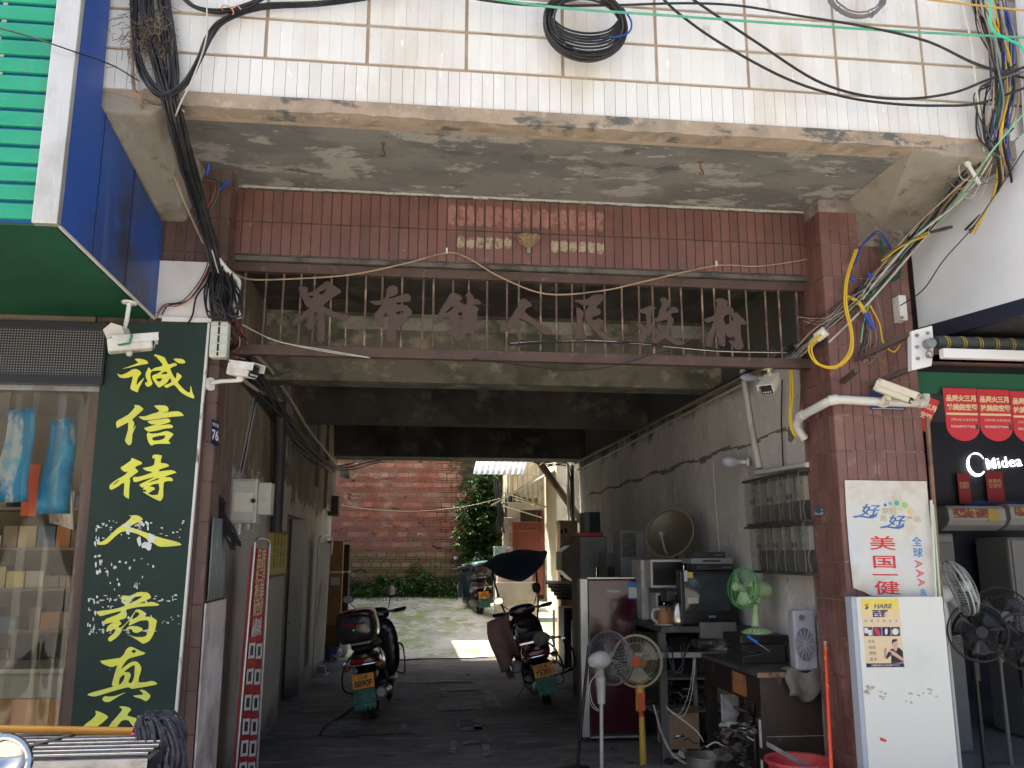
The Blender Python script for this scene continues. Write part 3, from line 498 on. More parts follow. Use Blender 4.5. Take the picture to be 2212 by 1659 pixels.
B().box(-4.5, -1.9, YS+.02, YS+.05, zt-.03, zt+.02).obj('header_rail', STEEL, cu)
for i in range(11):
    x = -1.97-.165*i; R5 = random.Random(i)
    a1, a2, ph1 = R5.uniform(.004, .018), R5.uniform(.01, .035), R5.uniform(0, 6)
    B().grid(lambda u, v: Vector((x-.20*u+.02*sin(3*v+ph1)*v, YS+.05+(i % 2)*.012+a1*cos(u*7+ph1)+a2*v*sin(2.2*u+3*v+ph1)+.05*u*(1-u)*4*(.3+.5*v), zt-(zt-.12)*v)), 10, 24).obj('strip', PVC, cu, smooth=True, weld=False)
# things inside the pharmacy
WOODS = mat('shelf_board', (.17, .13, .09), r=.5)
sh = thing('medicine_shelf', 'wall shelf unit filled with rows of medicine boxes', 'shelf', (-3.2, 2.4, 0))
for z in (.35, .72, 1.06, 1.40, 1.74, 2.08): B().box(-5.2, -1.66, 2.15, 2.58, z-.012, z+.012).obj('shelf_board', WOODS, sh)
for x in (-5.2, -4.0, -2.85, -1.67): B().box(x-.012, x+.012, 2.15, 2.58, .03, 2.3).obj('upright', WOODS, sh)
BXM = [mat('medicine_box_%d' % i, c, r=.5) for i, c in enumerate(((.38, .28, .10), (.26, .03, .03), (.40, .36, .28), (.12, .06, .035), (.40, .15, .03), (.45, .36, .08), (.05, .10, .16), (.24, .17, .11)))]
bxs = {}
for z in (.35, .72, 1.06, 1.40, 1.74, 2.08):
    x = -3.75
    while x < -1.75:
        w_, h_, k = R4.choice((.09, .12, .15)), R4.choice((.10, .14, .18)), R4.randrange(8)
        if R4.random() < .8:
            me = bxs.setdefault((w_, h_, k), B().box(0, w_-.008, 0, .14, 0, h_).mesh('medicine_box', BXM[k]))
            o = inst('medicine_box', me, None, (x, 2.20, z+.0125)); tag(o, 'medicine box standing on the pharmacy shelf', 'box', 'medicine boxes on the shelf')
        x += w_+.004
ct = thing('glass_counter', 'pharmacy counter with pale top seen through the curtain', 'counter', (-2.9, 1.4, 0))
B().box(-4.4, -1.75, 1.1, 1.6, .03, .86).obj('body', mat('counter_body', (.42, .40, .33), r=.4), ct); B().box(-4.42, -1.73, 1.06, 1.62, .86, .89).obj('top', mat('counter_top', (.5, .5, .42), r=.2), ct)
BAN = mat('blue_banner', (.03, .26, .55), [((.50, .60, .66), 4, .56, .62, (1, 1, .5)), ((.05, .42, .70), 2.5, .5, .6)], r=.35)
for i, (a, b, c, d_) in enumerate(((25, 880, 40, 1085), (110, 905, 145, 1110), (195, 940, 222, 1075))):
    p, q = P(a, b, Y=.35), P(c, d_, Y=.35)
    o = B().grid(lambda u, v: Vector((p.x+(-.02+.19*u)+.05*(u-.5)*v, .35+.05*sin(u*5+i)+.03*sin(v*6), p.z+(q.z-p.z)*v)), 8, 10).obj('hanging_banner', BAN, smooth=True, solid=.003, weld=False)
    tag(o, ('blue banner with white patches hanging leftmost behind the curtain', 'blue banner hanging in the middle behind the curtain', 'narrow blue banner beside the calligraphy board behind the curtain')[i], 'banner')
p = P(118, 1060, Y=.6); o = B().grid(lambda u, v: Vector((p.x-.06+.16*u+.05*v, .6+.04*sin(u*3), p.z+.12-.34*v-.05*u)), 6, 6).obj('paper_bag', mat('pink_print', (.62, .50, .52), [((.5, .12, .1), 9, .58, .66), ((.7, .68, .66), 6, .5, .6)], r=.5), solid=.004, weld=False); tag(o, 'pink and white printed bag hanging behind the curtain', 'bag')
p = P(68, 1040, Y=.7); o = B().grid(lambda u, v: Vector((p.x-.05+.1*u, .7, p.z+.12-.36*v)), 3, 4).obj('red_pennant', mat('orange_red', (.6, .10, .03), r=.5), solid=.004, weld=False); tag(o, 'small orange red pennant hanging behind the curtain', 'pennant')
p = P(0, 1510, Y=YS+.12); q = P(158, 1600, Y=YS+.12); o = B().box(-3.2, q.x, YS+.10, YS+.13, q.z-.2, p.z).obj('cardboard_sheet', mat('cardboard', (.38, .22, .10), [((.30, .17, .08), 3, .45, .62), ((.44, .28, .15), 9, .55, .7)], r=.85)); tag(o, 'brown cardboard sheet standing in the pharmacy doorway', 'cardboard')

# ================================================================== back yard
YW = 16.5
BR = mat('painted_brick', (.60, .25, .17), [((.66, .40, .30), 2.3, .48, .62), ((.52, .17, .11), 1.4, .5, .64), ((.48, .22, .19), 2.5, 0, 0, (1, 1, 1.5), ('Z', 2.5, 2.2), 3.0), ((.36, .27, .155), 2.1, 0, 0, (1, 1, 1), ('Z', 1.85, 1.55), 3.0),
          ((.09, .085, .045), 1.9, 0, 0, (1, 1, 1.6), ('X', 1.05, 1.35), 2.6), ((.05, .06, .028), 2.6, .60, .68, (1, 1, 2)), ((.50, .35, .27), 8, .62, .70, (1, 1, 2)), ((.09, .095, .045), 1.3, 0, 0, (1, 1, 1), ('Z', 1.2, .95), .8)], r=.85, b=.3, rv=.26)
MORT = mat('brick_mortar', (.46, .27, .20), [((.55, .40, .31), 5, .5, .65), ((.05, .055, .03), 1.7, 0, 0, (1, 1, 1.2), ('X', .6, .9), 2.2), ((.10, .10, .05), 2, 0, 0, (1, 1, 1), ('Z', 2.0, 1.6), .9)], r=.95, b=.3)
bw = thing('brick_wall', 'tall weathered brick wall closing the back yard, mossy on one side', 'wall', (0, YW, .6))
core = B().box(-2.4, 2.32, YW+.012, YW+.5, .3, 5.4).obj('wall_core', MORT, bw)
shn = B().box(-.115, .115, 0, .03, 0, .112).mesh('brick', BR)
flat = B(); holes = B(); R6 = random.Random(5)
for row in range(15):
    z = .62+row*.25; off = .125*(row % 2)
    for i in range(19):
        x = -2.22+i*.2475+off
        if x > 2.2: continue
        inst('brick', shn, core, (x, YW+R6.uniform(-.006, .004), z), (rad(R6.uniform(-.6, .6)), rad(R6.uniform(-.4, .4)), rad(R6.uniform(-.8, .8))), (1, 1, R6.uniform(.96, 1.02)))
    for c in range(2):
        zz = z+.1255+c*.0625
        x = -2.33+.06*c
        while x < 2.25:
            wd = .115 if (c == 0) == (R6.random() < .85) else .238
            d_ = R6.uniform(-.006, .005); flat.box(x, x+wd, YW+d_, YW+.03, zz, zz+.0495)
            if wd < .2 and x < 1.3 and R6.random() < .42:
                for h in range(2): holes.cyl((x+.035+h*.045, YW+d_-.0015, zz+.027), (x+.035+h*.045, YW+.01, zz+.027), .010, n=6)
            x += wd+.014
flat.obj('flat_bricks', BR, bw, kind='stuff', weld=False); holes.obj('brick_holes', mat('hole_dark', (.05, .03, .025), r=.9), bw, kind='stuff', weld=False)
pmk = B()
for q in (((265,460),(285,460),(300,505),(275,505)),((365,440),(415,440),(390,520),(345,520)),((425,450),(560,445),(560,462),(425,470)),((420,490),(560,485),(560,505),(420,512)),((425,450),(445,450),(440,510),(420,512)),((345,560),(410,555),(375,625),(340,625)),((415,555),(560,552),(560,572),(415,585)),((440,190),(510,210),(500,270),(445,265)),((545,225),(600,225),(596,240),(545,240)),((700,270),(800,220),(815,265),(790,280))):
    pmk.prism([P((1100+a/3.318)/1.6275, (1600+b/3.318)/1.6275, Y=YW-.008) for a, b in q], (0, -.001, 0))
pmk.obj('paint_marks', mat('old_white_paint', (.56, .42, .34), [((.42, .16, .10), 9, .5, .6, (1, 1, 2))], r=.9), bw, kind='stuff')

STUC = mat('yard_stucco', (.50, .45, .35), [((.40, .36, .28), 1.7, .45, .62), ((.30, .26, .2), 4, .56, .7, (1, 1, .4)), ((.58, .54, .45), 9, .55, .7)], r=.9, b=.25)
nh = thing('yard_shade_block', 'unseen plastered block added to shade the yard beyond the passage', 'house', (-4.5, 12.5, 0))
for y0, y1, h in ((9.04, 9.20, 7.7), (9.20, 11.5, 5.45), (11.5, 17, 7.7)): B().box(-7, -2.32, y0, y1, 0, h).obj('wall', STUC, nh)  # added out of view to shade the yard; low middle lets a sun patch through
# house on the far right of the yard
yh = thing('yard_house', 'cream plastered house with doorway beside the brick wall', 'house', (3.4, 16.2, .6))
YH = 15.2
B().box(2.32, 2.62, YH, YH+2, .3, 5.6).obj('wall', STUC, yh); B().box(3.16, 6.5, YH, YH+.3, .3, 5.6).obj('wall', STUC, yh); B().box(2.62, 3.16, YH, YH+.3, 2.75, 5.6).obj('wall', STUC, yh)
B().box(2.6, 3.2, YH+1.0, YH+1.05, .3, 2.8).obj('inner_wall', mat('dark_interior', (.05, .035, .028), r=.9), yh)
for x0, x1 in ((3.10, 3.17), (3.02, 3.06)): B().box(x0, x1, YH-.03, YH+.28, .5, 2.74).obj('door_frame', mat('door_frame_wood', (.10, .028, .02), r=.5), yh)
WL = mat('yard_whitewash', (.66, .60, .48), [((.5, .43, .33), 3, .5, .68)], r=.9, b=.2)
B().box(3.20, 3.55, 13.3, YH, .3, 4.3).obj('pier', WL, yh)
B().box(3.55, 6, 13.6, YH, .3, 4.3).obj('pier', STUC, yh)
a, b = P(1085, 1120, Y=YH-.1), P(1108, 1182, Y=YH-.1)
for i in range(9):
    z = b.z+.02+(a.z-b.z)*i/9; B().box(a.x+R6.uniform(-.02, .02), b.x+R6.uniform(-.02, .02), YH-.14, YH+.0, z, z+.085).obj('corner_stone', mat('corner_stone', (.42, .38, .31), [((.28, .24, .19), 7, .45, .62)], r=.9, b=.4), yh, bev=.012)
RD = mat('red_door_paint', (.20, .052, .035), [((.15, .04, .03), 3, .45, .65), ((.28, .10, .07), 30, .65, .72)], r=.38)
dr = thing('panel_door', 'red brown panelled door leaf standing open in the yard', 'door', (2.75, 15, .7))
p0, p1 = P(1106, 1127, Y=14.9), P(1174, 1285, Y=14.9)
B().box(p0.x, p1.x, 14.88, 14.93, p1.z, p0.z).obj('leaf', RD, dr, bev=.006)
W_ = p1.x-p0.x; H_ = p0.z-p1.z
for x0, x1, z0, z1 in ((.18, .82, .46, .88), (.18, .82, .06, .36)):
    for q, t in ((.0, .028), (.07, .014)):
        bx_ = (p0.x+W_*(x0+q), p0.x+W_*(x1-q), 14.88-t, 14.88, p1.z+H_*(z0+q*.5), p1.z+H_*(z1-q*.5)); B().box(*bx_).obj('door_panel', RD, dr, bev=.005)
B().box(p0.x+W_*.3, p0.x+W_*.68, 14.86, 14.868, p1.z+H_*.80, p1.z+H_*.845).obj('door_panel', RD, dr, bev=.004)
# window grille and canopies over the yard
wg = thing('window_grille', 'white welded window cage high on the yard house', 'window', (2.4, 14.2, 3))
yg = 14.2; a, b = P(1086, 1025, Y=yg), P(1162, 1086, Y=yg); WB = mat('white_bar', (.58, .54, .44), [((.35, .27, .18), 20, .55, .7)], r=.6)
for i in range(8): x = a.x+(b.x-a.x)*i/7; B().cyl((x, yg, b.z), (x, yg, a.z+.2), .011, n=6).obj('bar', WB, wg)
for z in (b.z, b.z+.22, a.z): B().cyl((a.x, yg, z), (b.x, yg, z), .011, n=6).obj('bar', WB, wg)
for x in (a.x, b.x): B().cyl((x, yg, b.z), (x, YH, b.z), .011, n=6).obj('bar', WB, wg)
B().box(a.x+.2, a.x+.42, yg+.35, yg+.38, b.z+.1, a.z+.1).obj('shutter', mat('cream_board', (.62, .56, .42), r=.7), wg)
for i in range(10):
    x = a.x+.05+(b.x-a.x-.1)*R6.random(); B().box(x, x+R6.uniform(.06, .16), yg+.08, yg+.2, b.z+.01, b.z+R6.uniform(.08, .22)).obj('clutter', BXM[R6.randrange(8)], wg)
CORR = mat('grey_sheet', (.36, .38, .38), [((.24, .25, .24), 3, .45, .62), ((.45, .46, .45), 10, .56, .7)], r=.5, m=.3)
def corrugate(name, c00, c10, c01, c11, amp, n, m, label, cat='canopy'):
    c00, c10, c01, c11 = map(Vector, (c00, c10, c01, c11)); nn = ((c10-c00).cross(c01-c00)).normalized()
    o = B().grid(lambda u, v: (c00*(1-u)+c10*u)*(1-v)+(c01*(1-u)+c11*u)*v+nn*amp*sin(u*n*2*pi), n*6, 2).obj(name, m, smooth=60, solid=.004, weld=False)
    return tag(o, label, cat)
a, b = P(1022, 1024, Y=12.6), P(1130, 1026, Y=12.6); c, d_ = P(1032, 992, Y=14.4), P(1146, 985, Y=14.4)
corrugate('sheet_canopy', a, b, c+Vector((0, 0, .15)), d_+Vector((0, 0, .15)), .008, 9, CORR, 'grey corrugated sheet canopy just under the passage beam')
aw = thing('sloping_awning', 'sloping board awning on thin iron struts over the yard door', 'awning', (2.5, 13.6, 3))
e = [P(1060, 1094, Y=12.9), P(1192, 1022, Y=12.9), P(1120, 1060, Y=14.9), P(1195, 1015, Y=14.9)]
B().prism([e[0], e[1], e[3]+Vector((.2, 0, .1)), e[2]+Vector((.1, 0, .05))], (0, 0, .035)).obj('board', mat('awning_board', (.55, .48, .33), [((.35, .30, .2), 6, .5, .65)], r=.85), aw)
for (x0, y0), (x1, y1) in (((1100, 1068), (1194, 1100)), ((1085, 1092), (1170, 1118)), ((1110, 1078), (1182, 1096))): B().cyl(P(x0, y0, Y=13.1), P(x1, y1, Y=14.9), .016, n=6).obj('strut', WB, aw)
# black cable drop beside the tree
for i, dx in enumerate((-4, 0, 5)):
    cable('cable_drop', [P(1072+dx, 1040, Y=14.6), P(1076+dx, 1080, Y=14.5), P(1082+dx, 1110, Y=14.45), P(1078+dx*1.5, 1135, Y=14.5), P(1084+dx, 1150, Y=14.6)], .028 if i else .02, WIRE, 'thick black cables dropping beside the leafy tree', 'yard cable drop')
cable('washing_line', [P(700, 1085, Y=9.2), P(800, 1100, Y=11), P(900, 1104, Y=13), P(1000, 1095, Y=14), P(1080, 1077, Y=14.4)], .007, mat('pale_cord', (.5, .44, .34), r=.8), 'thin pale cord strung across the yard before bricks')
ft = thing('fish_tank', 'empty glass fish tank with green tint stacked in the yard', 'fish tank', (2.2, 13.8, .5))
GL = mat('tank_glass', (.55, .72, .62), r=.05, alpha=.35)
a, b = P(1070, 1182, Y=13.6), P(1106, 1225, Y=13.6)
B().box(a.x, b.x, 13.6, 14.1, yz(0, 13.8), a.z).obj('glass', GL, ft)
for x in (a.x, b.x): B().box(x-.012, x+.012, 13.585, 13.61, yz(0, 13.8), a.z+.01).obj('edge', mat('tank_edge', (.25, .42, .34), r=.3), ft)
B().box(a.x, b.x, 13.585, 14.11, a.z-.005, a.z+.02).obj('rim', mat('tank_rim', (.35, .42, .40), r=.4), ft)
B().box(b.x-.14, b.x-.02, 13.578, 13.584, a.z-.17, a.z-.05).obj('sticker', mat('sticker_red', (.6, .14, .06), [((.1, .15, .5), 14, .5, .56)], r=.5), ft)
CARD = mat('carton', (.42, .28, .17), [((.34, .22, .13), 4, .45, .65), ((.48, .35, .23), 9, .55, .7)], r=.85)
for i, (x0, y0, x1, y1, Y_, lb) in enumerate(((1075, 1215, 1150, 1262, 12.4, 'upper pale carton with red brush print behind the moped'), (1072, 1258, 1162, 1312, 12.35, 'lower large carton standing behind the moped umbrella'))):
    a, b = P(x0, y0, Y=Y_), P(x1, y1, Y=Y_); t = thing('carton', lb, 'carton', ((a.x+b.x)/2, Y_+.3, b.z))
    zb = b.z if i == 0 else yz(0, 12.6)
    B().box(a.x, b.x, Y_, Y_+.5, zb, a.z).obj('body', mat('pale_carton', (.55, .45, .36), [((.46, .37, .29), 3, .45, .65)], r=.8), t, bev=.006)
    B().box(a.x, b.x, Y_-.002, Y_, zb+(a.z-zb)*.46, zb+(a.z-zb)*.54).obj('tape', mat('tape', (.5, .4, .25), r=.3), t)
    if i == 0:
        for s_ in ([(-.12, -.05), (-.02, .02), (.06, .06)], [(-.04, -.08), (0, 0), (.05, .05)], [(-.1, .02), (.02, -.02), (.13, .0)], [(.08, -.02), (.1, -.06)]):
            B().tube([((a.x+b.x)/2+u, Y_-.003, (a.z+zb)/2+v_) for u, v_ in s_], .012, 4).obj('print_stroke', mat('red_print', (.5, .03, .04), r=.6), t)

# ------------------------------------------------------------------ plants
LEAF = mat('leaf_green', (.075, .17, .045), [((.04, .10, .028), 3, .42, .6), ((.14, .27, .075), 5, .56, .68)], r=.45)
LEAF2 = mat('leaf_shrub', (.10, .20, .05), [((.05, .11, .03), 4, .42, .6), ((.18, .30, .085), 7, .56, .68)], r=.5)
BARK = mat('bark', (.12, .09, .06), [((.07, .05, .035), 9, .45, .6)], r=.9, b=.4)
def leaf(b, p, d, up, L, W):
    d = d.normalized(); s = d.cross(up); s = s.normalized() if s.length > 1e-4 else Vector((1, 0, 0)); n = s.cross(d)
    q = [p, p+d*L*.35+s*W*.5+n*W*.12, p+d*L*.72+s*W*.36+n*W*.02, p+d*L-n*L*.10, p+d*L*.72-s*W*.36+n*W*.02, p+d*L*.35-s*W*.5+n*W*.12, p+d*L*.5-n*W*.1]
    b.add(q, [(0, 1, 6), (1, 2, 6), (2, 3, 6), (3, 4, 6), (4, 5, 6), (5, 0, 6)])
tr = thing('leafy_tree', 'broad-leaved green tree growing against the mossy brick corner', 'tree', (1.9, 16, .7))
tk = B(); R7 = random.Random(21); cr_ = B()
base = Vector((1.85, 16.1, .7)); tips = []
tk.tube(smoothline([base, base+Vector((.03, -.05, .7)), base+Vector((-.03, -.1, 1.5)), base+Vector((.08, -.12, 2.5))], 4), [.05-.0027*i for i in range(13)], 7)
tgt = []
for i in range(84):
    u = R7.random(); z = .75+2.45*u
    wdt = .34+.36*sin(min(1, u*1.15)*pi)
    tgt.append(Vector((1.80+R7.uniform(-1.35, .85)*wdt, 16.0-R7.uniform(.0, .75), .7+z)))
for q in tgt:
    s0 = base+Vector((R7.uniform(-.03, .03), -.08, max(.3, (q.z-.7)*R7.uniform(.45, .75))))
    br = smoothline([s0, (s0+q)/2+Vector((0, 0, .08)), q], 4); tk.tube(br, [.016-.0012*i for i in range(9)], 5)
    for k in range(9):
        p = br[3+k*5//9]+Vector((R7.uniform(-.07, .07), R7.uniform(-.09, .05), R7.uniform(-.06, .06)))
        az = R7.uniform(0, 2*pi)
        for j in range(5):
            an = az+(j-2)*.62; d = Vector((cos(an), sin(an)-.25, R7.uniform(-.65, .15))); leaf(cr_, p, d, Vector((0, 0, 1)), R7.uniform(.12, .21), R7.uniform(.045, .07))
tk.obj('trunk', BARK, tr, smooth=True); cr_.obj('crown', LEAF, tr, weld=False)
ug = B(); R8 = random.Random(8)
for i in range(2600):
    x = R8.uniform(-2.1, 1.9); h = (.34+.30*max(0, sin(x*2.3+1))+.12*sin(x*7))*(1.25 if x < .3 else .9)
    y = R8.uniform(15.5, 16.45); p = Vector((x, y, yz(0, y)+max(.02, h*R8.random()**.8*(.35+.65*(y-15.5)/.95))))
    for j in range(3):
        an = R8.uniform(0, 2*pi); leaf(ug, p, Vector((cos(an), sin(an)-.3, R8.uniform(-.4, .6))), Vector((0, 0, 1)), R8.uniform(.06, .13), R8.uniform(.025, .05))
    if i % 12 == 0: ug.tube([Vector((x, y, yz(0, y)-.02)), p+Vector((R8.uniform(-.05, .05), 0, .08))], .004, 4)
o = ug.obj('undergrowth', LEAF2, weld=False, kind='stuff'); tag(o, 'low green weeds and shrubs along the foot of the bricks', 'undergrowth')
mg = B()
for i in range(900):
    x = R8.uniform(-2.1, 2.0); y = R8.uniform(15.1, 15.75)+.15*sin(x*3); p = Vector((x, y, yz(0, y)+.005))
    mg.add([p, p+Vector((.012, 0, 0)), p+Vector((R8.uniform(-.03, .03), R8.uniform(-.03, .03), R8.uniform(.02, .07)))], [(0, 1, 2)])
o = mg.obj('grass', LEAF2, weld=False, kind='stuff'); tag(o, 'short grass creeping over the edge of the yard concrete', 'grass')

# ================================================================== motorcycles
def ring(c, rx, rz, n=16, p=2.6, tilt=0.):
    """superellipse in the local x-z plane round c, tilted forward about x"""
    out = []
    for i in range(n):
        a = 2*pi*i/n; ca, sa = cos(a), sin(a)
        x = rx*math.copysign(abs(ca)**(2/p), ca); z = rz*math.copysign(abs(sa)**(2/p), sa)
        out.append(Vector((c[0]+x, c[1]-z*sin(tilt), c[2]+z*cos(tilt))))
    return out
SMOKE = mat('smoked_plastic', (.02, .018, .018), r=.2, coat=.4)
REDL = mat('tail_lens', (.20, .006, .008), r=.12, coat=.6)
PLATE = mat('yellow_plate', (.78, .30, .02), [((.62, .22, .02), 14, .5, .66)], r=.45)
INK = mat('black_ink', (.012, .012, .012), r=.6)
FLAP = mat('green_flap', (.025, .12, .085), [((.05, .16, .12), 22, .5, .62), ((.015, .05, .04), 9, .5, .62)], r=.55)
def wheel(root, y, R, w_):
    t = B().torus((0, y, R), (1, 0, 0), R-w_*.55, w_*.55, 28, 8).obj('wheel', RUBBER, root, smooth=True)
    B().torus((0, y, R), (1, 0, 0), R-w_*1.15, .012, 24, 6).obj('rim', STEEL, t, smooth=True)
    sp = B().cyl((-.06, y, R), (.06, y, R), .045, n=14)
    for i in range(5):
        a = 2*pi*i/5; sp.tube([(0, y, R), (0, y+cos(a)*(R-w_*1.1), R+sin(a)*(R-w_*1.1))], .014, 5)
    sp.obj('hub', STEEL, t)
def mirror(root, p, q, rr, tilt):
    m = B().tube(smoothline([p, (Vector(p)+Vector(q))/2+Vector((0, -.02, 0)), q], 4), .006, 6).obj('mirror', BLACK, root, smooth=True)
    q = Vector(q)
    o = B().loft([ring((q.x, q.y+d, q.z+rr[1]*.6), rr[0]*s, rr[1]*s, 14, 2.8) for d, s in ((.03, .5), (.02, .9), (0, 1), (-.006, .96))]).obj('mirror_shell', BLACK, m, smooth=True)
    B().loft([ring((q.x, q.y-.007, q.z+rr[1]*.6), rr[0]*.88, rr[1]*.88, 14, 2.8), ring((q.x, q.y-.009, q.z+rr[1]*.6), rr[0]*.86, rr[1]*.86, 14, 2.8)]).obj('mirror_glass', mat('mirror_glass', (.55, .56, .55), r=.06, m=1.), m)
def plate(root, y, z, l1, l2, flap=True, tilt=-.16):
    T = Matrix.Translation((0, y, z)) @ Matrix.Rotation(tilt, 4, 'X')
    pb = B().box(-.11, .11, -.003, .003, -.07, .07, T=T).obj('number_plate', PLATE, root, bev=.004)
    R3 = T.to_3x3(); u, v = R3 @ Vector((1, 0, 0)), R3 @ Vector((0, 0, 1)); nn = R3 @ Vector((0, -.0046, 0))
    text('plate_text', l1, .058, T.translation+v*.036+nn, INK, pb, u, v, bold=.0012); text('plate_text', l2, .084, T.translation-v*.026+nn, INK, pb, u, v, bold=.0022, sx=.86)
    for x in (-.085, .085): B().ball(T.translation+u*x+v*.052+nn, .008, 8).obj('bolt', STEEL, pb)
    if flap:
        pts = [(-.11, -.075), (.11, -.075), (.11, -.25)]+[(.11-.22*i/10, -.25-(.03 if i % 2 else 0)) for i in range(1, 10)]+[(-.11, -.25)]
        f = B().prism([T @ Vector((x, .004, q)) for x, q in pts], R3 @ Vector((0, .005, 0))).obj('mud_flap', FLAP, root)
        for i in range(6): B().box(-.10+.034*i, -.095+.034*i, -.001, .004, -.20, -.14, T=T).obj('flap_rib', mat('flap_rib', (.06, .22, .17), r=.6), f)
        B().box(-.10, .10, -.0015, .004, -.235, -.222, T=T).obj('flap_rib', mat('flap_rib', (.06, .22, .17)), f)
def scooter(label, loc, rz, lean, paint, l1, l2, box=None, seatm=RUBBER, bars=False):
    t = thing('motor_scooter', label, 'scooter', loc, 'scooters parked in the passage', rz=rz, ry=lean); t['local'] = 1
    wheel(t, .30, .23, .075); wheel(t, 1.52, .23, .07)
    # rear cowl
    B().loft([ring((0, y, z), rx, rz_, 18, 2.7) for y, z, rx, rz_ in ((-.06, .66, .045, .035), (-.03, .655, .10, .065), (.12, .63, .155, .11), (.38, .60, .165, .15), (.62, .56, .15, .15), (.78, .50, .12, .12))]).obj('rear_cowl', paint, t, smooth=True, sub=1)
    B().loft([ring((0, y, z), rx, rz_, 16, 3) for y, z, rx, rz_ in ((-.01, .735, .09, .018), (.06, .765, .125, .035), (.30, .775, .145, .045), (.62, .745, .13, .05), (.80, .715, .09, .045), (.86, .70, .05, .02))]).obj('seat', seatm, t, smooth=True, sub=1)
    B().loft([ring((0, y, z), rx, rz_, 14, 2.6) for y, z, rx, rz_ in ((-.085, .615, .07, .025), (-.075, .615, .115, .042), (-.02, .62, .13, .05))]).obj('tail_light', REDL, t, smooth=True)
    for s in (-1, 1): B().ball((s*.165, -.035, .575), .042, 12, sc=(1.1, .9, .75)).obj('indicator', mat('amber_lens', (.35, .10, .015), r=.2, coat=.5), t, smooth=True)
    B().loft([ring((0, y, z), rx, rz_, 14, 3) for y, z, rx, rz_ in ((-.10, .40, .10, .045), (.02, .46, .125, .06), (.30, .485, .13, .05))]).obj('rear_fender', BLACK, t, smooth=True, sub=1)
    plate(t, -.115, .44, l1, l2)
    # engine, exhaust
    B().loft([ring((-.11, y, .25), .05, r_, 14, 3) for y, r_ in ((.12, .05), (.2, .09), (.5, .085), (.75, .06))]).obj('engine_case', STEEL, t, smooth=True, sub=1)
    ex = B().cyl((.155, -.05, .30), (.15, .42, .26), .062, .055, 18).obj('exhaust', mat('muffler_black', (.03, .03, .03), r=.4), t, smooth=True)
    B().cyl((.155, -.062, .30), (.155, -.045, .30), .044, n=16).cyl((.155, -.075, .30), (.155, -.05, .30), .014, n=10).obj('exhaust_cap', STEEL, ex); B().tube(smoothline([(.15, .42, .26), (.13, .6, .2), (.05, .75, .25)], 4), .018, 8).obj('exhaust_pipe', STEEL, ex)
    # floor, leg shield
    B().loft([ring((0, y, z), rx, rz_, 16, 4) for y, z, rx, rz_ in ((.68, .30, .12, .05), (.85, .29, .18, .045), (1.1, .295, .19, .04), (1.24, .33, .17, .05))]).obj('floorboard', BLACK, t, smooth=True, sub=1)
    B().loft([ring((0, y, z), rx, rz_, 18, 2.8, .0) for y, z, rx, rz_ in ((1.20, .60, .20, .30), (1.26, .62, .235, .36), (1.32, .64, .20, .34), (1.40, .66, .10, .26))]).obj('leg_shield', paint, t, smooth=True, sub=1)
    B().loft([ring((0, y, z), rx, rz_, 14, 2.4) for y, z, rx, rz_ in ((1.28, .44, .05, .03), (1.40, .485, .085, .045), (1.56, .485, .085, .045), (1.72, .40, .05, .04))]).obj('front_fender', paint, t, smooth=True, sub=1)
    for s in (-1, 1): B().cyl((s*.075, 1.52, .23), (s*.06, 1.34, .62), .02, n=10).obj('fork', STEEL, t)
    # handlebar
    B().loft([ring((0, y, z), rx, rz_, 16, 2.5) for y, z, rx, rz_ in ((1.10, 1.00, .10, .05), (1.15, 1.01, .18, .075), (1.24, 1.01, .18, .085), (1.34, .98, .11, .07))]).obj('handlebar_cover', paint, t, smooth=True, sub=1)
    hb = B().tube([(-.36, 1.06, 1.03), (-.2, 1.12, 1.02), (.2, 1.12, 1.02), (.36, 1.06, 1.03)], .012, 8).obj('handlebar', STEEL, t, smooth=True)
    for s in (-1, 1):
        B().cyl((s*.375, 1.052, 1.031), (s*.245, 1.105, 1.022), .019, n=10).obj('grip', RUBBER, hb); B().tube([(s*.36, 1.10, 1.0), (s*.2, 1.16, 1.0)], .007, 6).obj('brake_lever', STEEL, hb)
    mirror(t, (.17, 1.14, 1.06), (.23, 1.10, 1.21), (.055, .065), 0); mirror(t, (-.17, 1.14, 1.06), (-.27, 1.09, 1.16 if bars else 1.20), (.065, .045), 0)
    # rear guard bar, side stand
    B().tube(smoothline([(-.14, .35, .68), (-.19, .1, .62), (-.17, -.10, .60), (0, -.15, .60), (.17, -.10, .60), (.19, .1, .62), (.14, .35, .68)], 5), .011, 8).obj('rear_bar', CHROME, t, smooth=True)
    for s in (-1, 1): B().tube(smoothline([(s*.17, -.06, .60), (s*.22, -.04, .50), (s*.22, .0, .36), (s*.13, .1, .30)], 5), .010, 7).obj('guard_bar', BLACK, t, smooth=True)
    B().tube([(-.10, .78, .26), (-.30, .82, .0-.30*math.tan(-lean)*-1)], .011, 7).obj('side_stand', STEEL, t)
    for s in (-1, 1): B().tube(smoothline([(s*.2, .95, .36), (s*.28, 1.0, .34), (s*.29, 1.06, .6), (s*.22, 1.15, .66)], 5), .011, 7).obj('leg_guard', CHROME, t, smooth=True)
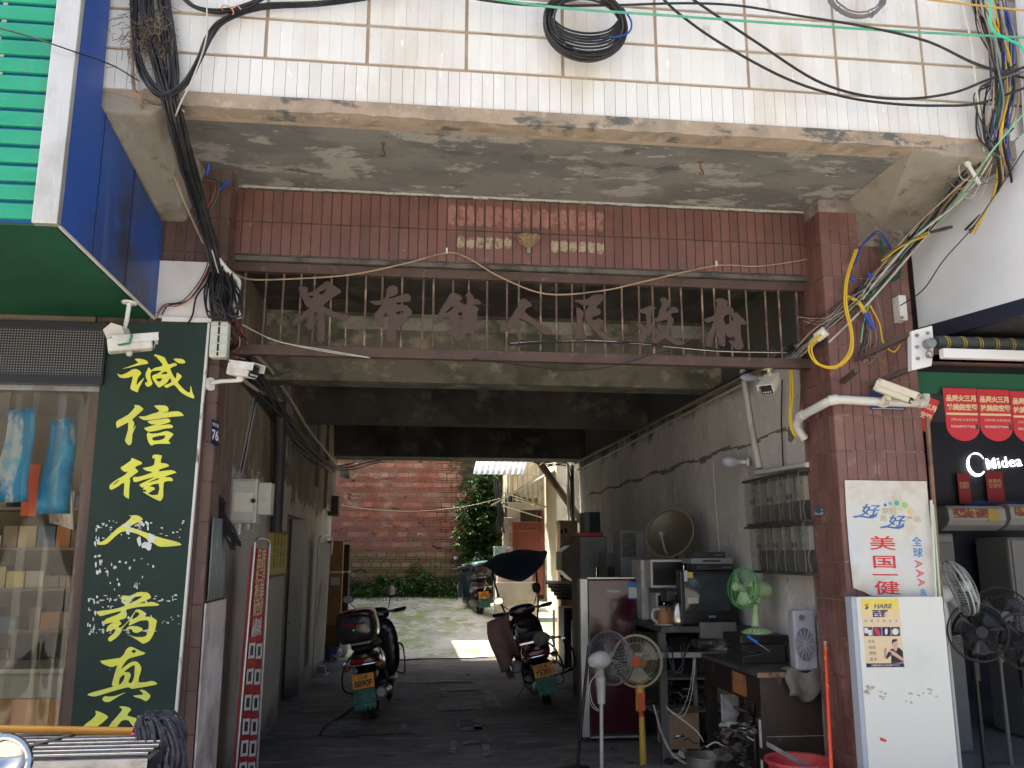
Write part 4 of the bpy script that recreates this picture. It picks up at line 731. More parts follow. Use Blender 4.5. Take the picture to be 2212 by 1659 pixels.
    if box:
        B().box(-.09, .09, -.08, .16, .79, .81).obj('box_rack', STEEL, t)
        tb = B().loft([ring((0, y, z), rx, rz_, 20, 3.6) for y, z, rx, rz_ in ((-.30, .97, .16, .115), (-.27, .97, .20, .15), (-.10, .97, .225, .165), (.06, .97, .215, .16), (.10, .97, .17, .12))]).obj('top_box', SMOKE, t, smooth=True, sub=1)
        B().loft([ring((0, y, 1.075), rx, rz_, 18, 3.2) for y, rx, rz_ in ((-.285, .15, .05), (-.26, .19, .066), (-.09, .214, .078), (.05, .204, .072), (.09, .16, .05))]).obj('box_lid', box, tb, smooth=True, sub=1)
        B().box(-.11, .11, -.312, -.296, 1.0, 1.018).obj('reflector', REDL, tb); B().cyl((0, -.318, .955), (0, -.295, .955), .011, n=10).obj('lock', CHROME, tb)
    return t
DKRED = mat('dark_red_paint', (.045, .006, .008), r=.18, coat=.5)
BLKP = mat('black_paint', (.012, .011, .012), r=.2, coat=.5)
NAVY = mat('navy_paint', (.02, .035, .055), r=.18, coat=.6)
p = P(800, 1568, Z=0)
scooter('black scooter with domed top box parked by the left wall', (p.x, p.y, .012), rad(-6), rad(-9), BLKP, '川·K', '8890F', box=DKRED)
p = P(1186, 1535, Z=0)
mo = scooter('dark red moped under a folded umbrella canopy', (p.x+.02, p.y, .012), rad(-2), rad(-12), DKRED, '川·K', 'Y5301', bars=True)
py_ = 13.0; p = P(1046, 1328, Y=py_)
scooter('navy scooter with green mud flap parked out in the yard', (p.x, py_, yz(0, 13.0)+.01), rad(10), rad(-5), NAVY, '川·K', '59720', box=mat('teal_lid', (.10, .25, .22), r=.15, coat=.6))
# moped extras: umbrella canopy, clear screen, cloth apron, crash bars
UM = mat('navy_canvas', (.022, .026, .048), [((.035, .04, .065), 4, .5, .65)], r=.8)
def canopy(u, v):
    x = (u-.5)*.80; yy = .30+1.0*v; e = abs(u-.5)*2; f = abs(v-.5)*2
    return Vector((x*(1-.10*f*f), yy, 1.80-.10*e*e-(.40-.30*e*e)*(1-v)**1.6-.06*v*v+.02*abs(sin(u*pi*2))+.05*max(0, e-.8)*5*(1-v)))
B().grid(canopy, 18, 14).obj('umbrella_canopy', UM, mo, smooth=True, solid=.006, weld=False)
for s in (-1, 1): B().tube(smoothline([(s*.17, 1.2, .85), (s*.24, 1.18, 1.15), (s*.27, 1.12, 1.45), (s*.26, .95, 1.68)], 5), .012, 7).obj('canopy_pole', BLACK, mo, smooth=True)
B().grid(lambda u, v: Vector((-.27+.54*u, 1.22+.10*sin(u*pi), 1.08+.46*v)), 10, 4).obj('clear_screen', mat('clear_screen', (.8, .72, .68), r=.1, alpha=.22), mo, smooth=True, weld=False)
AP = mat('pink_apron', (.42, .23, .20), [((.33, .17, .15), 6, .45, .62), ((.03, .02, .02), 30, .70, .73)], r=.9)
B().grid(lambda u, v: Vector((-.16-.30*u-.03*sin(v*5), 1.16-.42*u*v+.03*sin(u*9), 1.02-.55*v+.05*sin(u*6)*v-.06*u)), 10, 10).obj('leg_apron', AP, mo, smooth=True, solid=.004, weld=False)
B().grid(lambda u, v: Vector((-.26-.10*u, 1.12-.1*u, .52-.30*v*(1-.25*u)+.02*sin(u*7))), 6, 6).obj('apron_lining', mat('apron_lining', (.34, .27, .22), r=.9), mo, smooth=True, solid=.004, weld=False)
for dx in (0, .06): B().tube(smoothline([(.20, .18, .72), (.30+dx*.4, .12, .70), (.33+dx, .14, .56), (.33+dx, .2, .36), (.26, .3, .30), (.16, .4, .30)], 5), .011, 7).obj('crash_bar', CHROME, mo, smooth=True)
B().tube([(.13, -.06, .52), (.30, .25, .34)], .009, 6).obj('crash_bar', CHROME, mo); B().tube(smoothline([(-.18, .1, .60), (-.22, .12, .42), (-.19, .2, .24), (-.10, .26, .2)], 5), .011, 7).obj('crash_bar', CHROME, mo, smooth=True)
B().box(-.20, .20, -.06, .02, .735, .765).obj('rear_carrier', CHROME, mo, bev=.006); B().tube(smoothline([(-.20, .0, .76), (-.24, -.02, .85), (-.21, .1, .95), (-.1, .3, .93)], 5), .009, 7).obj('carrier_loop', CHROME, mo, smooth=True)
B().ball((.05, -.04, .76), .10, 12, sc=(1, .8, .8)).obj('tied_bag', mat('grey_bag', (.28, .26, .23), [((.18, .17, .15), 9, .45, .62)], r=.6), mo, smooth=True); B().ball((-.27, .02, .52), .075, 12, sc=(.9, 1, 1)).obj('tied_bag', mat('grey_bag', (.28, .26, .23)), mo, smooth=True)
B().loft([ring((0, .95+.1*i, .86+.02*i), .13-.02*abs(i-1), .07, 14, 2.4) for i in range(4)]).obj('saddle_bundle', RUBBER, mo, smooth=True, sub=1)

# ================================================================== things along the left wall
def leanquad(name, tl, tr_, br, bl, m, parent, th=.012):
    n = (tr_-tl).cross(bl-tl).normalized(); return B().prism([tl, tr_, br, bl], n*th).obj(name, m, parent)
def bil(q, u, v): return (q[0]*(1-u)+q[1]*u)*(1-v)+(q[3]*(1-u)+q[2]*u)*v
st = thing('banner_stand', 'tall narrow red advertising stand leaning on the left wall', 'stand', (-1.15, .8, 0))
q = [P(546, 1182, Y=.55), P(578, 1186, Y=1.05), P(549, 1690, Y=1.05), P(503, 1690, Y=.55)]
nn = (q[1]-q[0]).cross(q[3]-q[0]).normalized(); nn = nn if nn.dot(CAM-q[0]) > 0 else -nn
leanquad('panel', *q, mat('red_banner', (.42, .025, .03), [((.36, .02, .025), 3, .45, .62)], r=.5), st)
TUB = mat('grey_tube', (.42, .42, .42), r=.35, m=.7)
fr_ = smoothline([q[3]+nn*.012, bil(q, 0, .5)+nn*.012, bil(q, 0, .05)+nn*.012, bil(q, .05, -.03)+nn*.012, bil(q, .5, -.045)+nn*.012, bil(q, .95, -.03)+nn*.012, bil(q, 1, .04)+nn*.012, bil(q, 1, .5)+nn*.012, q[2]+nn*.012], 5)
B().tube(fr_, .011, 8).obj('frame', TUB, st, smooth=True)
U = (q[1]-q[0]).normalized(); V = (q[0]-q[3]).normalized(); CRM = mat('cream_print', (.68, .52, .30), r=.6); WPR = mat('white_print', (.66, .64, .60), r=.6); DPR = mat('dark_print', (.03, .03, .035), r=.5)
WQ = (q[1]-q[0]).length
for s_, v, sz in (('品质', .055, .17), ('火三月', .125, .12), ('抢美', .20, .18), ('的空调', .272, .12)): text('banner_text', s_, sz*WQ*1.75, bil(q, .5, v)+nn*.014, CRM, st, U, V, bold=.0025, ext=.0003)
for s_, v, sz in (('认筹20送', .335, .09), ('到店抽好礼', .37, .075)): text('banner_text', s_, sz*WQ*1.7, bil(q, .5, v)+nn*.014, WPR, st, U, V, bold=.002, ext=.0003)
for v in (.42, .53, .64, .74, .83, .92):
    for u in (.14, .56):
        g_ = [bil(q, u, v), bil(q, u+.34, v-.004), bil(q, u+.34, v+.062), bil(q, u, v+.066)]; B().prism([z_+nn*.0135 for z_ in g_], nn*.001).obj('product_picture', WPR, st)
        g_ = [bil(q, u+.08, v+.012), bil(q, u+.24, v+.010), bil(q, u+.24, v+.05), bil(q, u+.08, v+.052)]; B().prism([z_+nn*.0148 for z_ in g_], nn*.001).obj('product_picture', DPR, st)
# yellow wall notice
nt_ = thing('wall_notice', 'yellow framed notice on the whitewashed left wall', 'notice', (XL, 3, 1.9))
a, b = P(585, 1147, X=XL+.01), P(617, 1240, X=XL+.01)
YN = mat('notice_yellow', (.52, .38, .03), [((.42, .32, .06), 4, .5, .66)], r=.6)
B().box(XL, XL+.012, a.y, b.y, b.z, a.z).obj('panel', YN, nt_)
for z in (a.z, b.z): B().box(XL, XL+.02, a.y, b.y, z-.012, z+.012).obj('frame', mat('notice_frame', (.10, .09, .03), r=.6), nt_)
for i, s_ in enumerate(('管理制度', '安全出入', '车辆慢行', '请勿停放')): text('notice_text', s_, .10, (XL+.014, a.y+(b.y-a.y)*(.22+.19*i), (a.z+b.z)/2+.06), mat('notice_ink', (.10, .07, .02)), nt_, (0, 0, -1), (0, 1, 0), ext=.0003)
# electric boxes
EB = mat('box_beige', (.42, .42, .35), [((.33, .33, .27), 3, .45, .65), ((.25, .22, .17), 14, .6, .7)], r=.5)
eb = thing('electric_box', 'beige electrical box with blank paper label on the left wall', 'electric box', (-1.25, .6, 2))
Ye = .62; a, b = P(500, 1034, Y=Ye), P(552, 1130, Y=Ye); c = P(586, 1042, Y=Ye)
B().box(a.x, b.x, Ye, Ye+.16, b.z, a.z).obj('cabinet', EB, eb, bev=.006); B().box(a.x+.012, b.x-.006, Ye-.012, Ye-.001, b.z+.012, a.z-.012).obj('door', EB, eb, bev=.005)
B().box(a.x+.03, b.x-.025, Ye-.014, Ye-.0125, b.z+.08, a.z-.1).obj('paper_label', mat('label_paper', (.55, .53, .45), r=.8), eb)
B().box(b.x+.002, c.x, Ye+.02, Ye+.17, b.z+.06, c.z).obj('cabinet', EB, eb, bev=.005); B().box(b.x+.05, c.x-.02, Ye+.012, Ye+.0195, b.z+.16, b.z+.24).obj('sticker', mat('worn_sticker', (.52, .44, .40), [((.5, .2, .08), 14, .5, .6)], r=.7), eb)
B().cyl((b.x-.02, Ye-.03, (a.z+b.z)/2), (b.x-.02, Ye-.012, (a.z+b.z)/2), .016, n=10).obj('lock_knob', BLACK, eb)
for i in range(5): B().cyl((a.x+.03+i*.03, Ye+.08, b.z+.001), (a.x+.03+i*.03, Ye+.08, b.z-R6.uniform(.03, .10)), .009, n=6).obj('cable_gland', WHITE if i % 2 else STEEL, eb)
# corrugated clear panel and painted dado on the pillar's inner face
o = B().grid(lambda u, v: Vector((-1.215+.008*sin(u*38), -.20+.46*u, 1.42+.50*v)), 40, 2).obj('corrugated_panel', mat('smoky_corrugated', (.16, .18, .17), [((.3, .32, .3), 9, .55, .7, (1, 3, .4))], r=.25), smooth=60, solid=.003, weld=False); tag(o, 'smoky corrugated plastic panel on the inner side of pillar', 'panel')
o = B().box(-1.2245, -1.214, -.225, .36, 0, 1.405).obj('painted_dado', mat('pinkish_white', (.52, .46, .44), [((.34, .27, .26), 2, .5, .66, (1, 1, .5)), ((.2, .18, .17), 8, .6, .72, (1, 1, .5)), ((.60, .56, .54), 3, .5, .62)], r=.85, b=.2)); tag(o, 'scuffed pinkish white rendered dado at the foot of pillar', 'dado')
# second stand, tall cartons, bags
s2 = thing('banner_stand', 'pale narrow banner stand with faded portrait print', 'stand', (-1.1, 6.4, 0))
q = [P(688, 1172, Y=6.1), P(715, 1174, Y=6.7), P(700, 1425, Y=6.7), P(676, 1438, Y=6.1)]; nn = (q[1]-q[0]).cross(q[3]-q[0]).normalized(); nn = nn if nn.dot(CAM-q[0]) > 0 else -nn
leanquad('panel', *q, mat('faded_banner', (.36, .34, .35), [((.26, .24, .25), 2, .45, .65, (1, 1, .5))], r=.6), s2)
B().tube(smoothline([bil(q, 0, .1)+nn*.01, bil(q, .02, -.04)+nn*.01, bil(q, .5, -.065)+nn*.01, bil(q, .98, -.04)+nn*.01, bil(q, 1, .1)+nn*.01], 5), .012, 7).obj('frame', TUB, s2, smooth=True)
B().prism([bil(q, .5+.26*cos(t*pi/6), .40+.07*sin(t*pi/6))+nn*.012 for t in range(12)], nn*.001).obj('portrait_print', mat('skin_print', (.34, .24, .19), r=.6), s2)
B().prism([bil(q, u, v)+nn*.011 for u, v in ((.25, .46), (.75, .46), (.9, .66), (.12, .68))], nn*.001).obj('portrait_print', mat('shirt_print', (.30, .26, .24), r=.6), s2)
p = P(678, 1462, Z=0); o = B().prism([(p.x-.12, p.y, .01), (p.x+.16, p.y-.1, .01), (p.x+.2, p.y+.22, .01), (p.x-.02, p.y+.36, .01)], (0, 0, .02)).prism([(p.x+.02, p.y+.1, .03), (p.x+.16, p.y+.05, .03), (p.x+.14, p.y+.06, .13), (p.x+.03, p.y+.11, .13)], (0, .1, 0)).obj('stand_foot', mat('stand_foot_white', (.40, .39, .37), r=.6)); tag(o, 'crumpled white carton base on the floor below pale banner', 'base')
TC = mat('tall_carton', (.30, .165, .055), [((.24, .13, .04), 3, .45, .65), ((.36, .21, .08), 8, .55, .7)], r=.85)
for i, (x0, y0, x1, y1, Y_, lb) in enumerate(((711, 1168, 735, 1345, 8.15, 'tall brown carton bound with white strap near passage end'), (737, 1176, 749, 1350, 8.4, 'second slim dark carton strapped beside the tall brown carton'))):
    a, b = P(x0, y0, Y=Y_), P(x1, y1, Y=Y_); t = thing('tall_carton', lb, 'carton', (a.x, Y_, .4))
    B().box(a.x-(.02 if i == 0 else 0), b.x, Y_, Y_+.3, .62, a.z).obj('body', TC if i == 0 else mat('dark_carton', (.07, .045, .025), r=.8), t, bev=.005)
    B().box(a.x-.022, b.x+.004, Y_-.004, Y_+.302, 1.40, 1.43).obj('strap', WHITE, t)
    B().box(a.x, b.x+.006, Y_+.05, Y_+.25, .30, .62).obj('support', mat('wood_trestle', (.14, .07, .03), r=.8), t)
    if i == 0: B().box(a.x+.05, b.x-.03, Y_-.003, Y_, 1.22, 1.34).obj('label', mat('carton_label', (.5, .48, .44), r=.7), t)
for i, (x, y, s, c, lb) in enumerate(((714, 1402, .16, mat('blue_bag', (.03, .11, .26), [((.5, .48, .46), 6, .58, .64), ((.4, .04, .06), 7, .6, .66)], r=.45), 'blue printed rice bag on the floor by tall cartons'), (728, 1400, .15, mat('white_sack', (.5, .44, .38), [((.4, .32, .25), 5, .5, .65)], r=.6), 'pale stuffed plastic sack behind the blue bag'))):
    p = P(x, 1430-4*i, Z=0); p.y += .25*i; R9 = random.Random(i+3)
    o = B().loft([[Vector((p.x+cos(2*pi*k/14)*s*f*(1+.12*R9.uniform(-1, 1)), p.y+sin(2*pi*k/14)*s*.8*f*(1+.12*R9.uniform(-1, 1)), .01+h)) for k in range(14)] for f, h in ((.8, 0), (1.05, .08), (1.08, .2), (.9, .32), (.6, .38))]).obj('plastic_bag', c, smooth=True, sub=1); tag(o, lb, 'bag')
a, b = P(706, 1062, X=XL+.06), P(721, 1116, X=XL+.06); o = B().box(XL, XL+.16, 8.3, 8.62, b.z, a.z).box(XL+.02, XL+.13, 8.292, 8.3, b.z+.03, a.z-.03).obj('wall_speaker', BLACK, bev=.006); tag(o, 'small black box fixed high at the far end of left wall', 'box')
corrugate('hanging_sheet', P(733, 1012, Y=9.2), P(752, 1008, Y=9.2), P(733, 1031, Y=9.2), P(757, 1036, Y=9.2), .006, 4, CORR, 'torn grey sheet scrap hanging below the far beam', 'sheet')

# ================================================================== appliances along the right wall
def fan(name, label, c, R, ax, guard, blade, motor, pole=None, base=None, group=None, spokes=44, hubm=None, foot=None, dep=.09):
    """c: centre of the guard; ax: direction the fan blows"""
    c = Vector(c); ax = Vector(ax).normalized(); u = ax.cross(Vector((0, 0, 1))).normalized(); w_ = u.cross(ax)
    t = thing(name, label, 'fan', (c.x, c.y, base[2] if base else c.z-R), group)
    g = B()
    for s in (-1, 1):
        for k in range(spokes):
            a = 2*pi*k/spokes; d = u*cos(a)+w_*sin(a)
            g.tube([c+ax*s*dep*.85+d*R*.2, c+ax*s*dep*.8+d*R*.7, c+ax*s*dep*.35+d*R*.97], .0013, 3, cap=False)
        g.torus(c+ax*s*dep*.8, ax, R*.7, .0015, 28, 4)
    g.torus(c, ax, R, .007, 36, 6); g.torus(c+ax*dep*.35, ax, R*.97, .003, 36, 4); g.torus(c-ax*dep*.35, ax, R*.97, .003, 36, 4)
    g.obj('guard', guard, t, smooth=True, weld=False)
    b_ = B()
    for k in range(3):
        a0 = 2*pi*k/3+.4
        b_.grid(lambda p, q: c+ (u*cos(a0+(p-.5)*(.9+.25*q))+w_*sin(a0+(p-.5)*(.9+.25*q)))*(R*.16+R*.70*q)+ax*(p-.5)*.05, 6, 4)
    b_.obj('blade', blade, t, smooth=True, solid=.003, weld=False)
    B().lathe([(.001, dep*.92), (R*.20, dep*.92), (R*.22, dep*.80), (R*.16, 0), (.001, -.01)], c, ax, 20).obj('hub', hubm or motor, t, smooth=40)
    B().lathe([(.02, -dep*.8), (R*.30, -dep*.85), (R*.33, -dep*1.3), (R*.30, -dep*2.0), (R*.18, -dep*2.5), (.001, -dep*2.55)], c, ax, 20).obj('motor', motor, t, smooth=40)
    if pole:
        m_ = c-ax*dep*1.6
        for (p0, p1, r0, r1, mm, nm) in pole: B().cyl(p0, p1, r0, r1, 14).obj(nm, mm, t, smooth=40)
        B().cyl(m_, pole[0][0], .028, .035, 12).obj('neck', motor, t, smooth=40)
    if base: B().lathe([(.001, .04), (.05, .038), (base[3]*.7, .03), (base[3], .012), (base[3], 0), (.001, 0)], base[:3], (0, 0, 1), 28).obj('base', foot or motor, t, smooth=40)
    return t
GWH = mat('dull_white_plastic', (.42, .41, .38), [((.32, .30, .26), 6, .5, .66)], r=.4)
BLG = mat('black_wire_guard', (.05, .05, .05), r=.4); DBL = mat('smoke_blade', (.05, .05, .055), r=.25, alpha=.8)
# pedestal fan with white motor, facing right and away
Yf = 1.0; c = P(1318, 1421, Y=Yf)
bx = P(1262, 1640, Y=Yf).x
m0 = P(1297, 1462, Y=Yf)
fan('pedestal_fan', 'black pedestal fan with white motor in front of maroon refrigerator', c, .20, (.75, .62, .05), mat('grey_wire_guard', (.12, .12, .12), r=.4), DBL, GWH,
    [(m0, P(1299, 1520, Y=Yf), .040, .028, GWH, 'control_box'), (P(1299, 1520, Y=Yf), P(1300, 1690, Y=Yf), .014, .014, GWH, 'pole')], None)
B().lathe([(.001, .05), (.05, .05), (.14, .03), (.17, .012), (.17, 0), (.001, 0)], (bx-.02, Yf+.45, .012), (0, 0, 1), 28).cyl((bx+.03, Yf+.45, .03), P(1272, 1395, Y=Yf+.45), .014, n=10).obj('fan_stand', BLACK, smooth=40)
tag(bpy.data.objects['fan_stand'], 'black round fan foot with slim pole left without a head', 'stand')
YG = mat('cream_guard', (.42, .36, .22), r=.5); YP = mat('yellow_stand', (.52, .33, .05), [((.40, .24, .04), 5, .5, .66)], r=.45); ORP = mat('orange_disc', (.48, .08, .025), r=.5)
Yy = 1.45; c = P(1376, 1428, Y=Yy); n0 = P(1382, 1478, Y=Yy)
fan('pedestal_fan', 'yellow pedestal fan with orange hub badge', c, .205, (-.42, -.88, .05), YG, mat('pale_blade', (.30, .27, .2), r=.3, alpha=.7), YP,
    [(n0, P(1384, 1535, Y=Yy), .036, .040, YP, 'control_box'), (P(1384, 1535, Y=Yy), P(1386, 1548, Y=Yy), .022, .022, ORP, 'collar'), (P(1386, 1548, Y=Yy), P(1390, 1652, Y=Yy), .023, .030, YP, 'pole')], None, hubm=ORP)
t = bpy.data.objects[[o.name for o in bpy.data.objects if o.name.startswith('pedestal_fan')][-1]]
B().box(n0.x-.03, n0.x+.03, Yy-.048, Yy-.032, n0.z-.20, n0.z-.06).obj('control_panel', ORP, t, bev=.006)
# refrigerators
def fridge(label, x0, x1, y, d, z0, z1, face, side, split=None, handle=None):
    t = thing('refrigerator', label, 'refrigerator', ((x0+x1)/2, y+d/2, z0))
    B().box(x0, x1, y+.03, y+d, z0, z1).obj('cabinet', side, t, bev=.008)
    zz = [z0+.02]+([z0+(z1-z0)*split] if split else [])+[z1]
    for i in range(len(zz)-1): B().box(x0+.002, x1-.002, y-.02, y+.026, zz[i]+.004, zz[i+1]-.004).obj('door', face, t, bev=.010)
    return t
MAR = mat('maroon_glass', (.058, .009, .017), [((.042, .007, .013), 3, .45, .65)], r=.16, coat=.4)
SIL = mat('silver_trim', (.50, .49, .46), [((.36, .33, .28), 5, .5, .66, (1, 1, .3))], r=.35, m=.5)
GRYF = mat('grey_cabinet', (.16, .16, .15), [((.10, .10, .09), 3, .45, .65), ((.22, .22, .2), 7, .56, .7)], r=.5)
Yr = 2.45; a, b = P(1269, 1251, Y=Yr), P(1381, 1588, Y=Yr)
f1 = fridge('maroon fronted refrigerator with energy label behind the fans', a.x, b.x, Yr, .52, .06, a.z, MAR, GRYF, .42)
B().box(a.x-.075, a.x-.002, Yr-.022, Yr+.03, .06, a.z+.004).obj('edge_trim', SIL, f1, bev=.006); B().box(a.x-.008, b.x, Yr-.024, Yr+.03, a.z+.002, a.z+.016).obj('top_trim', SIL, f1); B().box(a.x, b.x, Yr-.024, Yr-.0, .05, .066).obj('top_trim', SIL, f1)
l0, l1 = P(1357, 1257, Y=Yr-.022), P(1379, 1294, Y=Yr-.022)
B().box(l0.x, l1.x, Yr-.0225, Yr-.0205, l1.z, l0.z).obj('energy_label', mat('label_white', (.52, .53, .50), r=.6), f1); B().box(l0.x, l1.x, Yr-.0235, Yr-.0225, l0.z-.05, l0.z).obj('energy_label', mat('label_blue', (.03, .20, .42), r=.5), f1); B().box(l0.x, l1.x, Yr-.0235, Yr-.0225, l1.z, l1.z+.012).obj('energy_label', mat('label_blue', (.03, .20, .42)), f1)
text('badge', 'Amassen', .034, P(1325, 1277, Y=Yr-.0215), mat('badge_silver', (.6, .6, .6), r=.3), f1, bold=.0006, shear=.2)
Yq = 4.3; a, b = P(1252, 1158, Y=Yq), P(1312, 1250, Y=Yq)
f2 = fridge('grey refrigerator with a red top edge behind the maroon one', a.x, b.x, Yq, .55, .05, a.z, mat('dull_grey_door', (.20, .20, .19), [((.13, .13, .12), 3, .45, .65)], r=.5), mat('reddish_side', (.12, .05, .045), r=.6), .72)
B().box(a.x-.01, b.x-.05, Yq-.025, Yq+.5, a.z+.001, a.z+.04).obj('red_cap', mat('red_plastic', (.35, .02, .02), r=.45), f2); B().box(a.x+.18, a.x+.21, Yq-.045, Yq-.021, a.z-.75, a.z-.35).obj('handle', CHROME, f2, bev=.004)
Yb = 4.35; z1_ = a.z+.045; q0, q1 = P(1262, 1106, Y=Yb), P(1297, 1158, Y=Yb)
t = thing('speaker_box', 'black loudspeaker case on the red topped refrigerator', 'speaker', (q0.x+.1, Yb, z1_)); B().box(q0.x, q1.x, Yb, Yb+.3, z1_, q0.z).obj('case', mat('case_grey', (.10, .10, .09), r=.6), t, bev=.006); B().box(q0.x+.06, q1.x, Yb-.012, Yb-.001, z1_, q0.z).obj('front', mat('navy_cloth', (.012, .018, .026), r=.8), t, bev=.005)
B().cyl((q0.x+.06, Yb-.05, z1_+.0), (q0.x+.06, Yb+.1, z1_+.0), .0, n=6)
# range hood, sheet and dark lumber near the passage end
rh = thing('range_hood', 'dusty steel range hood resting on stacked junk by the right wall', 'range hood', (2.5, 7, 1.4))
Yh = 7.3; k = [P(1213, 1192, Y=Yh), P(1232, 1178, Y=Yh), P(1256, 1190, Y=Yh), P(1256, 1262, Y=Yh), P(1235, 1252, Y=Yh), P(1213, 1232, Y=Yh)]
B().prism(k, (.0, .5, 0)).obj('hood', mat('dusty_steel', (.28, .25, .2), [((.18, .16, .12), 4, .45, .65)], r=.5, m=.4), rh, bev=.008); B().box(k[2].x-.12, k[2].x+.05, Yh-.006, Yh+.1, k[3].z+.05, k[2].z-.12).obj('control_panel', mat('hood_dark', (.04, .03, .028), r=.4), rh)
ct2 = thing('cardboard_tower', 'tall printed carton with hand holes at passage end', 'carton', (2.6, 8.7, .8))
a, b = P(1210, 1128, Y=8.5), P(1250, 1290, Y=8.5); B().box(a.x, b.x, 8.5, 8.9, .012, a.z).obj('body', CARD, ct2, bev=.006); B().box(a.x-.03, b.x+.02, 8.47, 8.93, a.z, a.z+.03).obj('lid', CARD, ct2)
for x, y in ((1213, 1148), (1222, 1146), (1213, 1242), (1222, 1240)): q = P(x, y, Y=8.5); B().box(q.x-.02, q.x+.02, 8.494, 8.51, q.z-.04, q.z+.04).obj('hand_hole', RUBBER, ct2)
jr = random.Random(4); junk_i = 0
for (x, y, w_, d_, h_, c_, lb) in ((2.35, 6.6, .5, .5, .75, (.05, .05, .055), 'dark appliance carcass under the range hood'), (2.45, 5.7, .42, .5, .95, (.09, .085, .08), 'grey washing machine shell behind the grey refrigerator'), (2.3, 7.4, .5, .5, .9, (.06, .055, .05), 'black chest standing below the range hood')):
    t = thing('appliance_shell', lb, 'appliance', (x, y, .01)); m_ = mat('shell_%d' % junk_i, c_, [(tuple(q*1.7 for q in c_), 6, .5, .66)], r=.5)
    B().box(x, x+w_, y, y+d_, .012, h_).obj('body', m_, t, bev=.015); B().box(x+.04, x+w_-.04, y-.012, y-.001, .1, h_*.72).obj('front_panel', m_, t, bev=.008); B().box(x+.04, x+w_-.04, y-.02, y-.001, h_*.78, h_*.95).obj('control_strip', BLACK, t, bev=.005); junk_i += 1
for i in range(5):
    p = P(1215+6*i, 1262+8*i, Y=7.0); o = B().prism([p+Vector(q) for q in ((-.25, 0, 0), (.2, 0, -.03), (.3, .3, 0), (-.2, .35, .03))], (0, 0, .02)).obj('metal_sheet', mat('dark_sheet', (.06, .058, .055), [((.2, .18, .15), 9, .55, .7)], r=.4, m=.5)); tag(o, 'dark sheet metal offcut, %s of the heap by the right wall' % ('topmost', 'second', 'third', 'fourth', 'lowest')[i], 'sheet metal')
p = P(1200, 1300, Y=10.0); gt = thing('glass_tabletop', 'green edged glass tabletop catching sunlight at the passage end', 'tabletop', (p.x, 10, .5)); B().box(p.x-.15, p.x+.6, 9.6, 10.3, .72, .735).obj('glass', mat('table_glass', (.35, .6, .5), r=.05, alpha=.6), gt)
for x in (p.x-.1, p.x+.5): B().box(x, x+.04, 9.7, 9.74, .03, .72).obj('leg', STEEL, gt)
# bench row with microwaves, kettles, television
XBE = 2.30
be = thing('work_bench', 'long dark bench carrying microwaves and television', 'bench', (2.5, 2.6, 0))
zb_ = P(1480, 1347, Y=1.8).z
B().box(P(1381, 1345, Y=2.2).x, XR-.01, 1.5, 2.9, zb_-.05, zb_).obj('top', mat('bench_top', (.045, .042, .038), [((.10, .09, .08), 8, .55, .7)], r=.5), be, bev=.004)
for x, y in ((2.1, 1.56), (2.75, 1.56), (2.1, 2.8), (2.75, 2.8)): B().box(x-.03, x+.03, y-.03, y+.03, .012, zb_-.05).obj('leg', mat('bench_leg', (.10, .09, .08), r=.8), be)
B().box(2.12, 2.74, 2.82, 2.86, .05, zb_-.05).obj('back_board', mat('bench_back', (.05, .048, .045), r=.9), be)
gb0, gb1 = P(1512, 1345, Y=1.45), P(1592, 1378, Y=1.45); B().box(gb0.x, gb1.x, 1.45, 1.48, gb1.z, gb0.z).obj('front_board', mat('grey_board', (.15, .14, .13), [((.22, .21, .2), 7, .55, .7)], r=.8), be)
def oven(label, x0, y0, x1, y1, Y, d, zb=None):
    a, b = P(x0, y0, Y=Y), P(x1, y1, Y=Y); z0 = b.z if zb is None else zb
    t = thing('microwave_oven', label, 'microwave', ((a.x+b.x)/2, Y+d/2, z0)); W = b.x-a.x; H = a.z-z0
    B().box(a.x, b.x, Y+.01, Y+d, z0, a.z).obj('case', mat('oven_case', (.42, .41, .37), [((.30, .28, .24), 5, .5, .66)], r=.45), t, bev=.008)
    fr = B(); fr.box(a.x, b.x, Y-.012, Y+.009, a.z-.02, a.z).box(a.x, b.x, Y-.012, Y+.009, z0, z0+.02).box(a.x, a.x+.018, Y-.012, Y+.009, z0+.02, a.z-.02).box(b.x-.018, b.x, Y-.012, Y+.009, z0+.02, a.z-.02); fr.obj('front_frame', mat('oven_frame', (.46, .46, .43), r=.4), t)
    B().box(a.x+.018, a.x+W*.76, Y-.008, Y+.008, z0+.02, a.z-.02).obj('door_glass', SMOKE, t); B().box(a.x+W*.77, b.x-.018, Y-.010, Y+.008, z0+.02, a.z-.02).obj('control_panel', BLACK, t)
    B().cyl((a.x+W*.87, Y-.03, z0+H*.35), (a.x+W*.87, Y-.008, z0+H*.35), .02, n=14).obj('dial', STEEL, t); B().cyl((a.x+W*.74, Y-.03, z0+.05), (a.x+W*.74, Y-.03, a.z-.05), .007, n=8).obj('handle', CHROME, t)
    return t
oven('lower microwave oven with white front frame on the bench', 1416, 1281, 1500, 1343, 2.05, .36, zb_)
oven('upper microwave oven stacked with dark glass under the dish', 1404, 1209, 1501, 1269, 2.05, .38)
ws = thing('white_appliance', 'pale toaster oven beside the upper microwave', 'appliance', (2.2, 2.7, 1.3)); a, b = P(1384, 1210, Y=2.25), P(1404, 1350, Y=2.25)
B().box(a.x, b.x, 2.25, 2.6, zb_, a.z).obj('case', mat('oven_case', (.42, .41, .37)), ws, bev=.008); B().box(a.x+.03, b.x-.02, 2.242, 2.249, zb_+.08, a.z-.12).obj('door', mat('door_cream', (.34, .33, .29), r=.5), ws, bev=.004)
